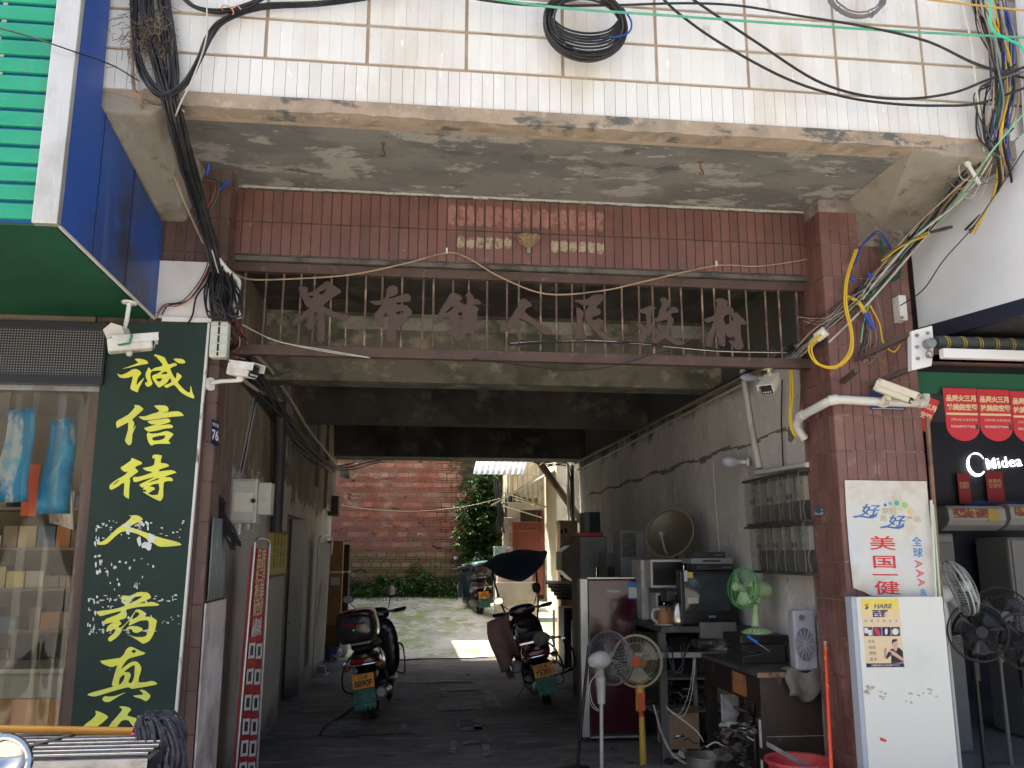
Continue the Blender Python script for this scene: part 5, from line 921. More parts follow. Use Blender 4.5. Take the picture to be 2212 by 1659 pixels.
GK = mat('bronze_kettle', (.26, .12, .04), [((.2, .09, .03), 6, .5, .66)], r=.35); SK = mat('kettle_steel', (.42, .38, .33), r=.22, m=1.)
for (x, y, yb, m_, lb, s, hm) in ((1436, 1311, 1344, GK, 'bronze coloured electric kettle with cream handle', 1.0, GWH), (1466, 1301, 1352, SK, 'shiny steel electric kettle before the television', 1.12, BLACK)):
    Yk = 1.70; p = P(x, yb, Y=Yk); h = P(x, y, Y=Yk).z-zb_; t = thing('electric_kettle', lb, 'kettle', (p.x, Yk, zb_))
    B().lathe([(.001, 0), (.075*s, 0), (.078*s, .02), (.070*s, h*.5), (.055*s, h*.9), (.045*s, h*.97), (.012, h), (.001, h)], (p.x, Yk, zb_+.012), (0, 0, 1), 22).obj('body', m_, t, smooth=40); B().lathe([(.001, 0), (.09*s, 0), (.09*s, .012), (.001, .012)], (p.x, Yk, zb_), (0, 0, 1), 20).obj('base', hm, t); B().ball((p.x, Yk, zb_+h+.025), .012, 8).obj('lid_knob', CHROME, t)
    B().tube(smoothline([(p.x-.05, Yk-.03, zb_+h*.9), (p.x-.11, Yk-.05, zb_+h*.85), (p.x-.12, Yk-.05, zb_+h*.4), (p.x-.075, Yk-.04, zb_+h*.15)], 5), .012, 8).obj('handle', hm, t, smooth=True); B().tube([(p.x+.055, Yk, zb_+h*.65), (p.x+.095, Yk-.01, zb_+h*.85)], [.02, .012], 8).obj('spout', m_, t)
tv = thing('crt_television', 'old black tube television on the bench with stickered screen', 'television', (2.55, 2, zb_)); Yt = 1.58
a, b = P(1468, 1232, Y=Yt), P(1592, 1345, Y=Yt); TVB = mat('tv_black', (.014, .014, .016), r=.35)
B().box(a.x, b.x, Yt, Yt+.12, zb_, a.z).obj('bezel', TVB, tv, bev=.012); B().hexa([(a.x+.04, Yt+.12, zb_+.03), (b.x-.04, Yt+.12, zb_+.03), (b.x-.04, Yt+.12, a.z-.03), (a.x+.04, Yt+.12, a.z-.03)], [(a.x+.14, Yt+.5, zb_+.06), (b.x-.12, Yt+.5, zb_+.06), (b.x-.12, Yt+.5, a.z-.12), (a.x+.14, Yt+.5, a.z-.12)]).obj('rear_shell', TVB, tv)
H = a.z-zb_; W = b.x-a.x
B().grid(lambda u, v: Vector((a.x+W*(.08+.80*u), Yt-.004-.022*(1-(2*u-1)**2)*(1-(2*v-1)**2), zb_+H*(.27+.66*v))), 12, 10).obj('screen', mat('tv_screen', (.035, .045, .045), r=.08, coat=.3), tv, smooth=True, weld=False)
B().box(a.x+.02, b.x-.02, Yt-.012, Yt-.001, zb_+.015, zb_+H*.22).obj('control_strip', BLACK, tv, bev=.004); text('tv_badge', 'JINSUI', .022, (a.x+W*.55, Yt-.0125, zb_+H*.16), mat('badge_silver', (.6, .6, .6)), tv)
for u, v, w_, h_, c_ in ((.12, .86, .05, .05, (.5, .36, .05)), (.06, .80, .03, .09, (.4, .5, .55)), (.10, .40, .10, .05, (.42, .38, .33))): B().box(a.x+W*u, a.x+W*u+w_, Yt-.026, Yt-.018, zb_+H*v, zb_+H*v+h_).obj('sticker', mat('tv_sticker_%d' % int(u*100), c_, r=.6), tv)
for i, (x0, x1, y0, y1, c_, lb) in enumerate(((1505, 1586, 1222, 1232, (.03, .03, .032), 'black disc player directly on the television'), (1494, 1584, 1213, 1221, (.20, .20, .20), 'silver fronted disc player between two black ones'), (1500, 1568, 1203, 1212, (.025, .025, .027), 'small black receiver topmost on the television'))):
    p, q = P(x0, y0, Y=Yt-.02), P(x1, y1, Y=Yt-.02); z0 = a.z+.002+.052*i; t = thing('disc_player', lb, 'player', ((p.x+q.x)/2, Yt, z0))
    B().box(p.x, q.x, Yt-.02, Yt+.26, z0, z0+.048).obj('case', mat('player_%d' % i, c_, r=.35), t, bev=.004); B().box(p.x+.1, q.x-.12, Yt-.024, Yt-.0205, z0+.018, z0+.032).obj('tray', BLACK, t)
    for k in range(4): B().cyl((q.x-.09+.02*k, Yt-.025, z0+.024), (q.x-.09+.02*k, Yt-.0205, z0+.024), .006, n=8).obj('button', STEEL, t)
# satellite dish and the cooler behind it
sd = thing('satellite_dish', 'brownish satellite dish propped against the right wall', 'satellite dish', (2.5, 2.9, 1.4)); c = P(1446, 1151, Y=2.4); ax = Vector((-.62, -.70, .34)).normalized(); Rr = .245
B().lathe([(.001, -.065)]+[(Rr*k/10, -.065+.065*(k/10)**2) for k in range(1, 11)], c, ax, 36, cap=False).obj('reflector', mat('dish_bronze', (.115, .10, .07), [((.11, .098, .066), 3, .45, .65), ((.20, .15, .085), 2, .54, .68)], r=.42, m=.35), sd, smooth=True, solid=.004, weld=False); B().torus(c, ax, Rr, .005, 36, 6).obj('rim', mat('dish_rim', (.26, .22, .12), r=.5), sd, smooth=True)
e = c-Vector((0, 0, Rr*.93))+ax*.02; B().tube([e, e+ax*.10+Vector((0, 0, .02)), c+ax*.20-Vector((0, 0, .08))], .010, 7).cyl(c+ax*.20-Vector((0, 0, .08)), c+ax*.14-Vector((0, 0, .05)), .022, n=12).obj('feed_arm', mat('arm_grey', (.28, .26, .23), r=.5), sd, smooth=40); B().tube([c-ax*.07, c-ax*.16-Vector((0, 0, .2))], .016, 8).obj('mount', STEEL, sd)
co = thing('air_cooler', 'grey cooler cabinet with dark mesh grille behind the dish', 'cooler', (2.4, 3.3, 0)); Yc = 3.2; a, b = P(1340, 1146, Y=Yc), P(1396, 1260, Y=Yc)
B().box(a.x, b.x, Yc, Yc+.35, .02, a.z).obj('cabinet', mat('mauve_grey', (.20, .195, .20), r=.5), co, bev=.008); B().box(a.x+.01, b.x-.10, Yc-.008, Yc-.001, a.z-.27, a.z-.02).obj('grille_panel', mat('mesh_dark', (.06, .065, .055), [((.12, .125, .11), 60, .5, .56, (.3, 1, 1))], r=.7), co)
for i in range(12): B().box(a.x+.015, b.x-.105, Yc-.012, Yc-.008, a.z-.26+.02*i, a.z-.252+.02*i).obj('slat', mat('mesh_slat', (.09, .095, .08), r=.6), co)
# desk
dk = thing('old_desk', 'worn dark brown desk with one orange patched drawer', 'desk', (2.4, 1.8, 0)); zd = P(1700, 1452, Y=.26).z; dx0, dy0 = P(1640, 1454, Y=.26).x, .26; dx1, dy1 = XR-.02, 1.42
WDK = mat('desk_veneer', (.024, .015, .012), [((.015, .011, .009), 4, .45, .62, (1, 1, .3)), ((.12, .08, .055), 14, .62, .70, (1, 1, .3))], r=.45); TPK = mat('desk_top', (.06, .057, .05), [((.035, .033, .03), 3, .45, .62), ((.2, .19, .17), 10, .58, .7)], r=.4)
B().box(dx0-.02, dx1, dy0-.02, dy1, zd-.03, zd).obj('top', TPK, dk, bev=.004); B().box(dx0-.024, dx1, dy0-.026, dy0-.021, zd-.03, zd+.002).obj('edge_strip', mat('raw_edge', (.22, .13, .07), [((.08, .05, .03), 9, .5, .6)], r=.8), dk)
B().box(dx0+.03, dx1-.01, dy0, dy0+.022, .03, zd-.031).obj('front_panel', WDK, dk); B().box(dx0+.03, dx1-.01, dy0-.002, dy0-.0005, .47, .475).obj('panel_line', mat('edge_pale', (.2, .17, .14), r=.7), dk)
B().box(dx0, dx0+.03, dy0-.003, dy1-.02, zd-.22, zd-.031).obj('drawer_rail', WDK, dk); B().box(dx0-.008, dx0-.0005, dy0+.25, dy0+.50, zd-.20, zd-.05).obj('drawer_patch', mat('patched_wood', (.33, .15, .05), [((.22, .09, .03), 6, .45, .6)], r=.7), dk)
for y in (dy0, dy1-.09): B().box(dx0-.002, dx0+.07, y+.002, y+.08, .012, zd-.22).obj('leg', WDK, dk)
for z0, z1 in ((.20, .32), (.40, .58)): B().box(dx0-.006, dx0-.0021, dy0+.01, dy0+.045, z0, z1).obj('chip', mat('bare_chip', (.46, .44, .40), r=.8), dk)
B().box(dx1-.05, dx1, dy1-.09, dy1-.02, .012, zd-.031).obj('leg', WDK, dk)
sbx = thing('steel_shelf_frame', 'light grey angle iron frame left of the desk', 'frame', (1.9, 1.9, 0)); p = P(1530, 1440, Y=1.45)
for dx, dy in ((0, 0), (.05, .55), (.55, .6)): B().box(p.x+dx, p.x+dx+.03, 1.45+dy, 1.48+dy, .012, .80).obj('post', mat('pale_angle', (.30, .29, .28), r=.6), sbx)
for z in (.35, .62): B().box(p.x-.35, p.x+.6, 1.9, 2.2, z, z+.02).obj('shelf', mat('grey_board', (.15, .14, .13)), sbx)
B().box(p.x-.62, p.x+.1, 1.44, 1.48, .86, .90).obj('cross_rail', mat('pale_angle', (.30, .29, .28)), sbx)
# on the desk
bf = thing('box_fan', 'grey square box fan standing at the back of desk', 'fan', (2.7, 1.4, zd)); Yx = dy0-.04; a, b = P(1712, 1318, Y=Yx), P(1768, 1424, Y=Yx)
BFM = mat('bluish_grey_plastic', (.28, .29, .33), [((.20, .21, .24), 4, .5, .66)], r=.45)
B().box(a.x, b.x, Yx, Yx+.10, zd+.012, a.z).obj('housing', BFM, bf, bev=.018); cc = Vector(((a.x+b.x)/2-.01, Yx-.002, zd+.40*(a.z-zd))); rb = (b.x-a.x)*.40; EZ = 1.7
cc.z = zd+.45*(a.z-zd)
B().prism([cc+Vector((cos(2*pi*k/28)*rb, 0, sin(2*pi*k/28)*rb*EZ)) for k in range(28)], (0, -.003, 0)).obj('recess', BLACK, bf)
g = B()
for i in range(1, 9): g.tube([cc+Vector((cos(2*pi*k/28)*rb*i/8.2, -.008, sin(2*pi*k/28)*rb*EZ*i/8.2)) for k in range(29)], .0025, 4, cap=False)
for i in range(12): a_ = 2*pi*i/12; g.tube([cc+Vector((0, -.008, 0)), cc+Vector((cos(a_)*rb*.96, -.008, sin(a_)*rb*EZ*.96))], .003, 4)
g.obj('grille', BFM, bf, weld=False)
for i in range(2): B().cyl((a.x+.06+i*.12, Yx-.015, a.z-.05), (a.x+.06+i*.12, Yx, a.z-.05), .018, n=12).obj('knob', mat('knob_dark', (.10, .10, .12), r=.4), bf)
B().box(a.x+.02, b.x-.02, Yx+.01, Yx+.09, zd, zd+.012).obj('foot', BLACK, bf)
GF = mat('mint_green_plastic', (.36, .50, .26), [((.25, .40, .17), 5, .5, .66)], r=.38); GYF = .85; zg = P(1625, 1368, Y=GYF).z; c = P(1606, 1270, Y=GYF); mp_ = P(1632, 1305, Y=GYF)
gf = fan('desk_fan', 'mint green table fan on a black box beside the television', c, .155, (-.93, -.25, .12), mat('green_guard', (.10, .33, .12), r=.4), GF, GF, [(mp_, P(1632, 1352, Y=GYF), .024, .030, GF, 'pole')], (mp_.x, GYF, zg, .115), foot=GF, spokes=36)
B().lathe([(.001, .0), (.058, .0), (.066, .03), (.066, .14), (.05, .17), (.001, .175)], c+Vector((.05, .0, -.005)), (.97, .2, -.08), 20).obj('motor_cover', GF, gf, smooth=40)
for k in range(3): B().box(mp_.x-.10+.03*k, mp_.x-.08+.03*k, GYF-.1, GYF-.08, zg+.015, zg+.035).obj('button', GF, gf)
bk = thing('black_set_top', 'dusty black metal chassis under the green fan', 'chassis', (2.4, GYF, zd)); B().box(mp_.x-.20, mp_.x+.18, GYF-.16, GYF+.2, zg-.06, zg-.002).obj('case', BLACK, bk, bev=.006); B().box(mp_.x-.18, mp_.x+.16, GYF-.14, GYF+.18, zd, zg-.06).obj('stand', mat('chassis_dark', (.025, .024, .024), r=.7), bk, bev=.01)
p = P(1668, 1396, Z=zd+.06); R9 = random.Random(12)
o = B().loft([[Vector((p.x+cos(2*pi*k/16)*.13*f*(1+.2*R9.uniform(-1, 1)), p.y+sin(2*pi*k/16)*.11*f*(1+.2*R9.uniform(-1, 1)), zd+h)) for k in range(16)] for f, h in ((.9, .002), (1.05, .04), (.9, .09), (.55, .13), (.2, .15))]).obj('plastic_bag', mat('clear_bag', (.42, .42, .44), [((.3, .3, .31), 12, .5, .6)], r=.25), smooth=True, sub=1); tag(o, 'crumpled translucent bag lying on the desk', 'bag')
p, q = P(1614, 1374, Y=.62), P(1664, 1408, Y=.56); t = thing('screwdriver', 'blue handled screwdriver sticking up on the desk', 'screwdriver', q); B().tube([p, p+(q-p)*.45], [.011, .013], 10).obj('handle', mat('blue_handle', (.02, .13, .48), r=.3), t); B().tube([p+(q-p)*.45, q], .004, 6).obj('shaft', CHROME, t)
p = P(1546, 1408, Z=zd); t = thing('power_strip', 'white power strip with a plug on the desk edge', 'power strip', (p.x, p.y, zd))
T = Matrix.Translation((p.x+.12, p.y+.05, zd)) @ Matrix.Rotation(rad(20), 4, 'Z'); B().box(-.11, .11, -.03, .03, .002, .035, T=T).obj('case', WHITE, t, bev=.005); B().box(-.085, -.04, -.02, .02, .035, .07, T=T).obj('plug', WHITE, t, bev=.004); B().tube(smoothline([T @ Vector((-.06, 0, .07)), T @ Vector((-.03, .02, .13)), T @ Vector((.05, .05, .12)), T @ Vector((.1, .08, .02))], 5), .004, 6).obj('lead', WHITE, t, smooth=True)
p = P(1735, 1445, Y=dy0-.03); o = B().grid(lambda u, v: Vector((p.x-.13+.26*u+.015*sin(v*9), dy0-.05-.02*sin(u*11)*v+.14*max(0, .35-v)*2.2, zd+.012+.02*sin(u*9)-max(0, v-.35)*.30*(1-.4*abs(u-.4)))), 14, 12).obj('rag', mat('grey_rag', (.14, .13, .115), [((.09, .085, .075), 9, .45, .62)], r=.95), smooth=True, solid=.004, weld=False); tag(o, 'dirty grey rag hanging over the front edge of desk', 'rag')
# floor clutter
rb_ = thing('red_bucket', 'red plastic tub with a plank across it below the desk', 'bucket', (2.5, 0, 0)); Yk = -.02; a = P(1725, 1650, Y=Yk)
B().lathe([(.001, 0), (.145, 0), (.195, .26), (.215, .27), (.215, .29), (.19, .285), (.14, .02), (.001, .02)], (a.x, Yk, a.z-.26), (0, 0, 1), 32).obj('tub', mat('red_tub', (.45, .055, .06), [((.33, .04, .045), 4, .5, .66)], r=.4), rb_, smooth=40)
B().cyl((a.x, Yk, .005), (a.x, Yk, a.z-.26), .13, n=16).obj('stool', mat('stool_dark', (.05, .04, .035), r=.8), rb_)
p, q = P(1662, 1610, Y=Yk-.1), P(1745, 1655, Y=Yk+.05); o = B().hexa([p+Vector((0, -.05, -.015)), p+Vector((0, .05, -.015)), p+Vector((0, .05, .015)), p+Vector((0, -.05, .015))], [q+Vector((0, -.05, -.02)), q+Vector((0, .05, -.02)), q+Vector((0, .05, .01)), q+Vector((0, -.05, .01))]).obj('grey_plank', mat('weathered_plank', (.25, .24, .22), [((.16, .15, .13), 6, .45, .6, (.3, 2, 2))], r=.9)); tag(o, 'weathered grey plank lying across the red tub', 'plank')
p, q = P(1783, 1395, Y=.02), P(1797, 1690, Y=-.30); t = thing('red_pole', 'thin red and yellow broom pole leaning on the pillar', 'pole', q); B().cyl(p, q, .013, n=10).obj('shaft', mat('red_yellow_film', (.62, .06, .02), [((.75, .42, .03), 22, .58, .64, (1, 1, .6))], r=.3), t, smooth=40); B().cyl(p+Vector((0, 0, .0)), p+(p-q).normalized()*.03, .011, n=10).obj('cap', mat('pole_cap', (.4, .3, .2), r=.6), t)
o = B().lathe([(.001, 0), (.135, 0), (.155, .05), (.16, .17), (.172, .175), (.172, .185), (.15, .18), (.145, .06), (.001, .02)], (P(1528, 1640, Y=1.0).x, 1.0, .02), (0, 0, 1), 28).obj('aluminium_pot', mat('dull_aluminium', (.34, .32, .28), [((.22, .2, .17), 6, .45, .65)], r=.45, m=.8), smooth=40); tag(o, 'dull aluminium cooking pot on the floor before the desk', 'pot')
a = P(1330, 1632, Y=1.05); o = B().prism([(a.x-.05, .9, .012), (a.x+.62, .95, .012), (a.x+.50, 1.35, .012), (a.x, 1.40, .012)], (0, 0, .05)).obj('stone_slab', mat('grey_slab', (.15, .145, .13), [((.10, .098, .09), 6, .45, .62)], r=.9, b=.3), bev=.01); tag(o, 'flat grey stone slab on the floor beneath the fans', 'slab')
a, b = P(1442, 1528, Y=1.9), P(1500, 1600, Y=1.9); t = thing('open_carton', 'open brown carton of cables under the bench', 'carton', (a.x, 1.9, b.z)); 
B().box(a.x, b.x+.05, 1.9, 2.25, .05, a.z-.05).obj('body', CARD, t, bev=.004); B().prism([(a.x, 1.9, a.z-.05), (b.x+.05, 1.9, a.z-.05), (b.x+.02, 1.78, a.z+.03), (a.x+.02, 1.78, a.z+.01)], (0, .004, 0)).obj('flap', CARD, t)
JM = [STEEL, BLACK, RUBBER, mat('junk_brown', (.10, .06, .04), r=.7), mat('junk_alu', (.36, .35, .33), r=.4, m=.8), mat('junk_cream', (.42, .40, .35), r=.6)]
jn = 0
for (x0, y0, x1, y1, Y_, n, s) in ((1545, 1560, 1625, 1655, .75, 34, .045), (1425, 1455, 1520, 1530, 2.35, 26, .05), (1440, 1590, 1560, 1655, 1.5, 14, .05), (1600, 1520, 1640, 1600, .9, 8, .06)):
    for i in range(n):
        p = P(jr.uniform(x0, x1), jr.uniform(y0, y1), Y=Y_+jr.uniform(-.08, .2)); p.z = max(.05, p.z); k = jr.randrange(4); m_ = jr.choice(JM); s_ = s*jr.uniform(.5, 1.4)
        T = Matrix.Translation(p) @ Matrix.Rotation(jr.uniform(0, 6), 4, 'Z') @ Matrix.Rotation(jr.uniform(-1, 1), 4, 'X'); b_ = B()
        if k == 0: b_.box(-s_, s_, -s_*.5, s_*.5, -s_*.3, s_*.3, T=T)
        elif k == 1: b_.lathe([(.001, -s_*.3), (s_*.7, -s_*.3), (s_*.8, 0), (s_*.4, s_*.3), (.001, s_*.35)], p, T.to_3x3() @ Vector((0, 0, 1)), 12)
        elif k == 2: b_.torus(p, T.to_3x3() @ Vector((0, 0, 1)), s_*.9, s_*.16, 16, 5)
        else: b_.tube(smoothline([T @ Vector(q) for q in ((-s_*1.5, 0, 0), (-s_*.5, s_*.4, s_*.3), (s_*.5, -s_*.3, s_*.2), (s_*1.6, 0, -.02))], 3), s_*.12, 5)
        o = b_.obj(('metal_part', 'machine_part', 'ring_part', 'lead_part')[k], m_, smooth=40); tag(o, 'loose repair part in the heap of spares under desk and bench', 'spare part', 'heap of spare parts'); jn += 1

# ================================================================== meters, pipes and lamps on the right wall
CASE = mat('meter_case', (.05, .047, .04), [((.03, .028, .024), 5, .45, .62), ((.09, .08, .065), 9, .56, .7)], r=.6); CLR = mat('dusty_clear', (.15, .148, .13), [((.09, .088, .075), 8, .45, .62, (1, 1, .4)), ((.25, .24, .21), 14, .58, .68, (1, 1, .3))], r=.10, alpha=.26)
for row, (ya, yb, yc, yd, lb) in enumerate(((1020, 1040, 1130, 1140, 'upper row of dusty electricity meters on the right wall'), (1128, 1135, 1232, 1240, 'lower row of dusty electricity meters on the right wall'))):
    y0 = P(1744+4*row, 1080, X=XR-.08).y; y1 = P(1620+8*row, 1080, X=XR-.08).y; z1 = P(1680, (ya+yb)/2, X=XR-.08).z; z0 = P(1685, (yc+yd)/2, X=XR-.08).z
    t = thing('meter_box', lb, 'electricity meters', (XR, (y0+y1)/2, z0)); B().box(XR-.05, XR-.001, y0, y1, z0, z1).obj('case', CASE, t, bev=.005)
    B().box(XR-.14, XR-.05, y0-.01, y1+.01, z1-.006, z1+.012).obj('top_rail', CASE, t); B().box(XR-.14, XR-.05, y0-.01, y1+.01, z0-.012, z0+.006).obj('bottom_rail', CASE, t)
    n = 6; w_ = (y1-y0)/n; H = z1-z0
    for i in range(n):
        a = y0+w_*i+.008; b = y0+w_*(i+1)-.008
        m_ = B().box(XR-.09, XR-.051, a+.015, b-.015, z0+H*.45, z1-.03).obj('meter', mat('meter_body', (.38, .37, .33), r=.5) if (i+row) % 3 else mat('meter_body_b', (.40, .36, .26), r=.5), t, bev=.004)
        B().box(XR-.093, XR-.0905, a+.03, b-.03, z0+H*.72, z0+H*.86).obj('dial', mat('meter_dial', (.5, .48, .42), [((.1, .1, .1), 60, .5, .55)], r=.4), m_)
        B().box(XR-.10, XR-.0905, a+.04, b-.04, z0+H*.50, z0+H*.60).obj('terminal', BLACK if i % 2 else mat('terminal_tan', (.30, .24, .15), r=.6), m_)
        for k in range(2): B().tube(smoothline([(XR-.08, a+.03+.03*k, z0+H*.45), (XR-.095, a+.035+.03*k, z0+H*.3), (XR-.08, a+.025+.035*k, z0+H*.03)], 3), .005, 5).obj('lead', BLACK if k else STEEL, t)
        B().box(XR-.13, XR-.051, a, b, z0+.008, z1-.008).obj('cover', CLR, t)
        B().box(XR-.135, XR-.129, a-.004, a+.004, z0+.008, z1-.008).obj('cover_edge', mat('cover_edge', (.15, .145, .13), r=.3), t)
o = B().box(PRX0-.016, PRX0-.0125, -.02, .10, P(1762, 1115, X=PRX0).z, P(1762, 1097, X=PRX0).z).obj('small_label', mat('blue_grey_label', (.05, .09, .11), [((.3, .36, .38), 60, .5, .54, (.2, .2, 1))], r=.6)); tag(o, 'tiny blue grey label stuck on the pillar side by meters', 'label')
PV = mat('pvc_white', (.58, .57, .53), [((.44, .42, .37), 4, .52, .7)], r=.4)
def pipe(name, pts, r, label, m=PV, cat='pipe', rings=()):
    t = thing(name, label, cat, pts[-1]); B().tube(pts, r, 12).obj('run', m, t, smooth=40)
    for q in rings: k = min(range(len(pts)), key=lambda i: (Vector(pts[i])-Vector(q)).length); d = (Vector(pts[min(k+1, len(pts)-1)])-Vector(pts[max(k-1, 0)])).normalized(); B().cyl(Vector(pts[k])-d*.03, Vector(pts[k])+d*.03, r*1.16, n=14).obj('coupling', m, t, smooth=40)
    return t
pipe('downpipe', [P(1604, 800, X=XR-.03), P(1622, 920, X=XR-.03), P(1640, 1012, X=XR-.03)], .026, 'white vertical plastic pipe on the right passage wall')
pipe('conduit', [P(1635, 1022, X=XR-.06), P(1745, 1004, X=XR-.06)], .02, 'short horizontal white conduit above the electricity meters')
def bulb(label, p, d, s):
    p = Vector(p); d = Vector(d).normalized(); t = thing('bulb_lamp', label, 'lamp', p)
    B().lathe([(.001, -.02), (.045*s, -.02), (.045*s, .0), (.022*s, .005), (.022*s, .05), (.001, .05)], p, d, 16).obj('holder', WHITE, t, smooth=40)
    B().lathe([(.02*s, .05), (.032*s, .08), (.052*s, .12), (.056*s, .15), (.045*s, .185), (.02*s, .205), (.001, .21)], p, d, 18).obj('bulb', mat('bulb_glass', (.40, .40, .46), r=.25), t, smooth=40)
bulb('unlit large bulb lamp on a white holder above meters', P(1612, 998, X=XR-.05), (-.6, .15, .02), .9)
bulb('small unlit bulb beside the camera under the grille', P(1650, 817, Y=.9), (-1, -.1, 0), .6)
# white line of chalk / cable clips down the wall
for x0, y0, x1, y1 in ((1540, 1000, 1555, 1200), (1322, 1035, 1324, 1150)):
    a, b = P(x0, y0, X=XR-.006), P(x1, y1, X=XR-.006); cable('flat_cable', [a, (a+b)/2+Vector((0, .01, 0)), b], .005, WHITE, 'thin white cable clipped down the right wall, %s dish' % ('right of the' if x0 > 1400 else 'left of the'))

# ================================================================== surveillance cameras
CW = mat('camera_cream', (.62, .57, .45), [((.5, .44, .33), 6, .52, .7)], r=.42)
def cctv(label, p, d, arm, m=WHITE, L=.19, hood=True, s=1.):
    p = Vector(p); d = Vector(d).normalized(); u = d.cross(Vector((0, 0, 1))).normalized(); w_ = u.cross(d); t = thing('security_camera', label, 'camera', arm[0])
    T = Matrix(((u.x, d.x, w_.x, p.x), (u.y, d.y, w_.y, p.y), (u.z, d.z, w_.z, p.z), (0, 0, 0, 1)))
    B().box(-.042*s, .042*s, -L/2, L/2, -.036*s, .036*s, T=T).obj('body', m, t, bev=.012)
    if hood: B().box(-.048*s, .048*s, -L/2+.01, L/2+.04, .037*s, .043*s, T=T).box(-.05*s, -.045*s, -L/2+.03, L/2+.035, .0, .042*s, T=T).box(.045*s, .05*s, -L/2+.03, L/2+.035, .0, .042*s, T=T).obj('hood', m, t, bev=.002)
    B().box(-.038*s, .038*s, L/2, L/2+.006, -.032*s, .032*s, T=T).obj('face', SMOKE, t, bev=.003); B().cyl(T @ Vector((0, L/2+.006, .008*s)), T @ Vector((0, L/2+.012, .008*s)), .017*s, n=14).obj('lens', BLACK, t)
    for k in range(4): B().ball(T @ Vector(((-.022+.015*k)*s, L/2+.007, -.020*s)), .005*s, 8).obj('led', mat('led_white', (.6, .6, .58), r=.2), t)
    B().tube(smoothline(list(arm)+[T @ Vector((0, -.01, -.040*s))], 5), .013, 8).obj('arm', m, t, smooth=True); B().ball(T @ Vector((0, -.01, -.045*s)), .020, 10).obj('joint', m, t, smooth=True)
    a0 = Vector(arm[0]); a1 = Vector(arm[1]); B().cyl(a0-(a1-a0).normalized()*.0, a0+(a1-a0).normalized()*.012, .042, n=16).obj('mount_plate', m, t)
    return t, T
p = P(524, 800, Y=-.42)
cctv('white bullet camera on a long bracket from the dark brown pillar', p, (.78, -.42, -.16), [P(453, 830, Y=-.25), P(475, 824, Y=-.33), P(520, 821, Y=-.42)], s=1.15, L=.17)
p = P(281, 744, Y=-.62)
t, T = cctv('camera taped with green tape below the green canopy', p, (.80, .25, .16), [P(280, 652, Y=-.62), P(274, 690, Y=-.62), P(268, 722, Y=-.62)], L=.24, hood=True, s=1.15)
B().prism([P(x, y, Y=-.66) for x, y in ((222, 712), (240, 697), (262, 704), (268, 722), (258, 742), (236, 744))], (.02, .07, 0)).obj('paper_shade', mat('shade_card', (.55, .52, .44), r=.8), t); B().tube([P(x, y, Y=-.68) for x, y in ((240, 738), (256, 746), (280, 742), (285, 722))], .007, 5).obj('green_tape', mat('green_tape', (.015, .22, .10), r=.4), t); B().box(-.035, .0, -.01, .05, -.043, -.0425, T=T).obj('barcode_label', mat('label_grey', (.4, .4, .38), [((.1, .1, .1), 90, .5, .52)], r=.6), t)
p = P(1664, 829, Y=.05); cctv('cream bullet camera hanging under the grille near yellow cables', p, (-.55, -.62, -.50), [P(1660, 795, Y=.1), P(1662, 806, Y=.1), P(1664, 812, Y=.07)], CW, s=1.1, L=.20)
p = P(1930, 846, Y=-.42); cctv('cream bullet camera strapped to the white pipe on pillar', p, (.62, -.50, -.42), [P(1905, 872, Y=-.33), P(1908, 862, Y=-.36), P(1915, 855, Y=-.40)], CW, s=1.1, L=.24)

# ================================================================== red pillar: pipe, plates, posters
r_ = .030
pts = smoothline([P(1738, 948, Y=.12), P(1721, 920, Y=.10), P(1730, 900, Y=.02)], 4)[:-1]+[P(1732, 898, Y=.0)]+smoothline([P(1780, 872, Y=-.26), P(1800, 864, Y=-.31), P(1830, 864, Y=-.315)], 4)+[P(1900, 868, Y=-.315), P(1980, 871, Y=-.315)]+smoothline([P(1990, 870, Y=-.315), P(1998, 864, Y=-.315), P(1999, 852, Y=-.315)], 3)
pipe('pvc_pipe', pts, r_, 'thick white plastic pipe bending round the red pillar', rings=(P(1735, 897, Y=.0), P(1800, 864, Y=-.31), P(1990, 870, Y=-.315)))
o = B().box(P(1880, 880, Y=-.245).x, P(1955, 880, Y=-.245).x, -.248, -.243, P(1915, 886, Y=-.245).z, P(1915, 845, Y=-.245).z).obj('blue_plate', mat('enamel_blue', (.02, .05, .20), r=.35), bev=.002); tag(o, 'blue enamel street plate half hidden behind the white pipe', 'plate'); pl_ = o
B().box(P(1884, 880, Y=-.245).x, P(1951, 880, Y=-.245).x, -.2495, -.2485, P(1915, 883.5, Y=-.245).z, P(1915, 882.5, Y=-.245).z).obj('white_border', WPR, pl_)
np_ = thing('number_plate', 'small dark blue house number plate on the brown pillar', 'plate', (-1.25, -.26, 2.4)); a = P(456, 906, Y=-.27); b = P(472, 966, Y=-.20)
q = [P(457, 905, Y=-.285), P(472, 911, Y=-.20), P(470, 967, Y=-.20), P(455, 957, Y=-.285)]; nn = (q[1]-q[0]).cross(q[3]-q[0]).normalized(); nn = nn if nn.dot(CAM-q[0]) > 0 else -nn
B().prism(q, nn*.003).obj('plate', mat('enamel_navy', (.012, .022, .075), r=.35), np_); U = (q[1]-q[0]).normalized(); V = (q[0]-q[3]).normalized()
text('number', '76', .085, bil(q, .5, .62)+nn*.005, WPR, np_, U, V, bold=.002); text('number', '界市街', .026, bil(q, .5, .2)+nn*.005, WPR, np_, U, V)
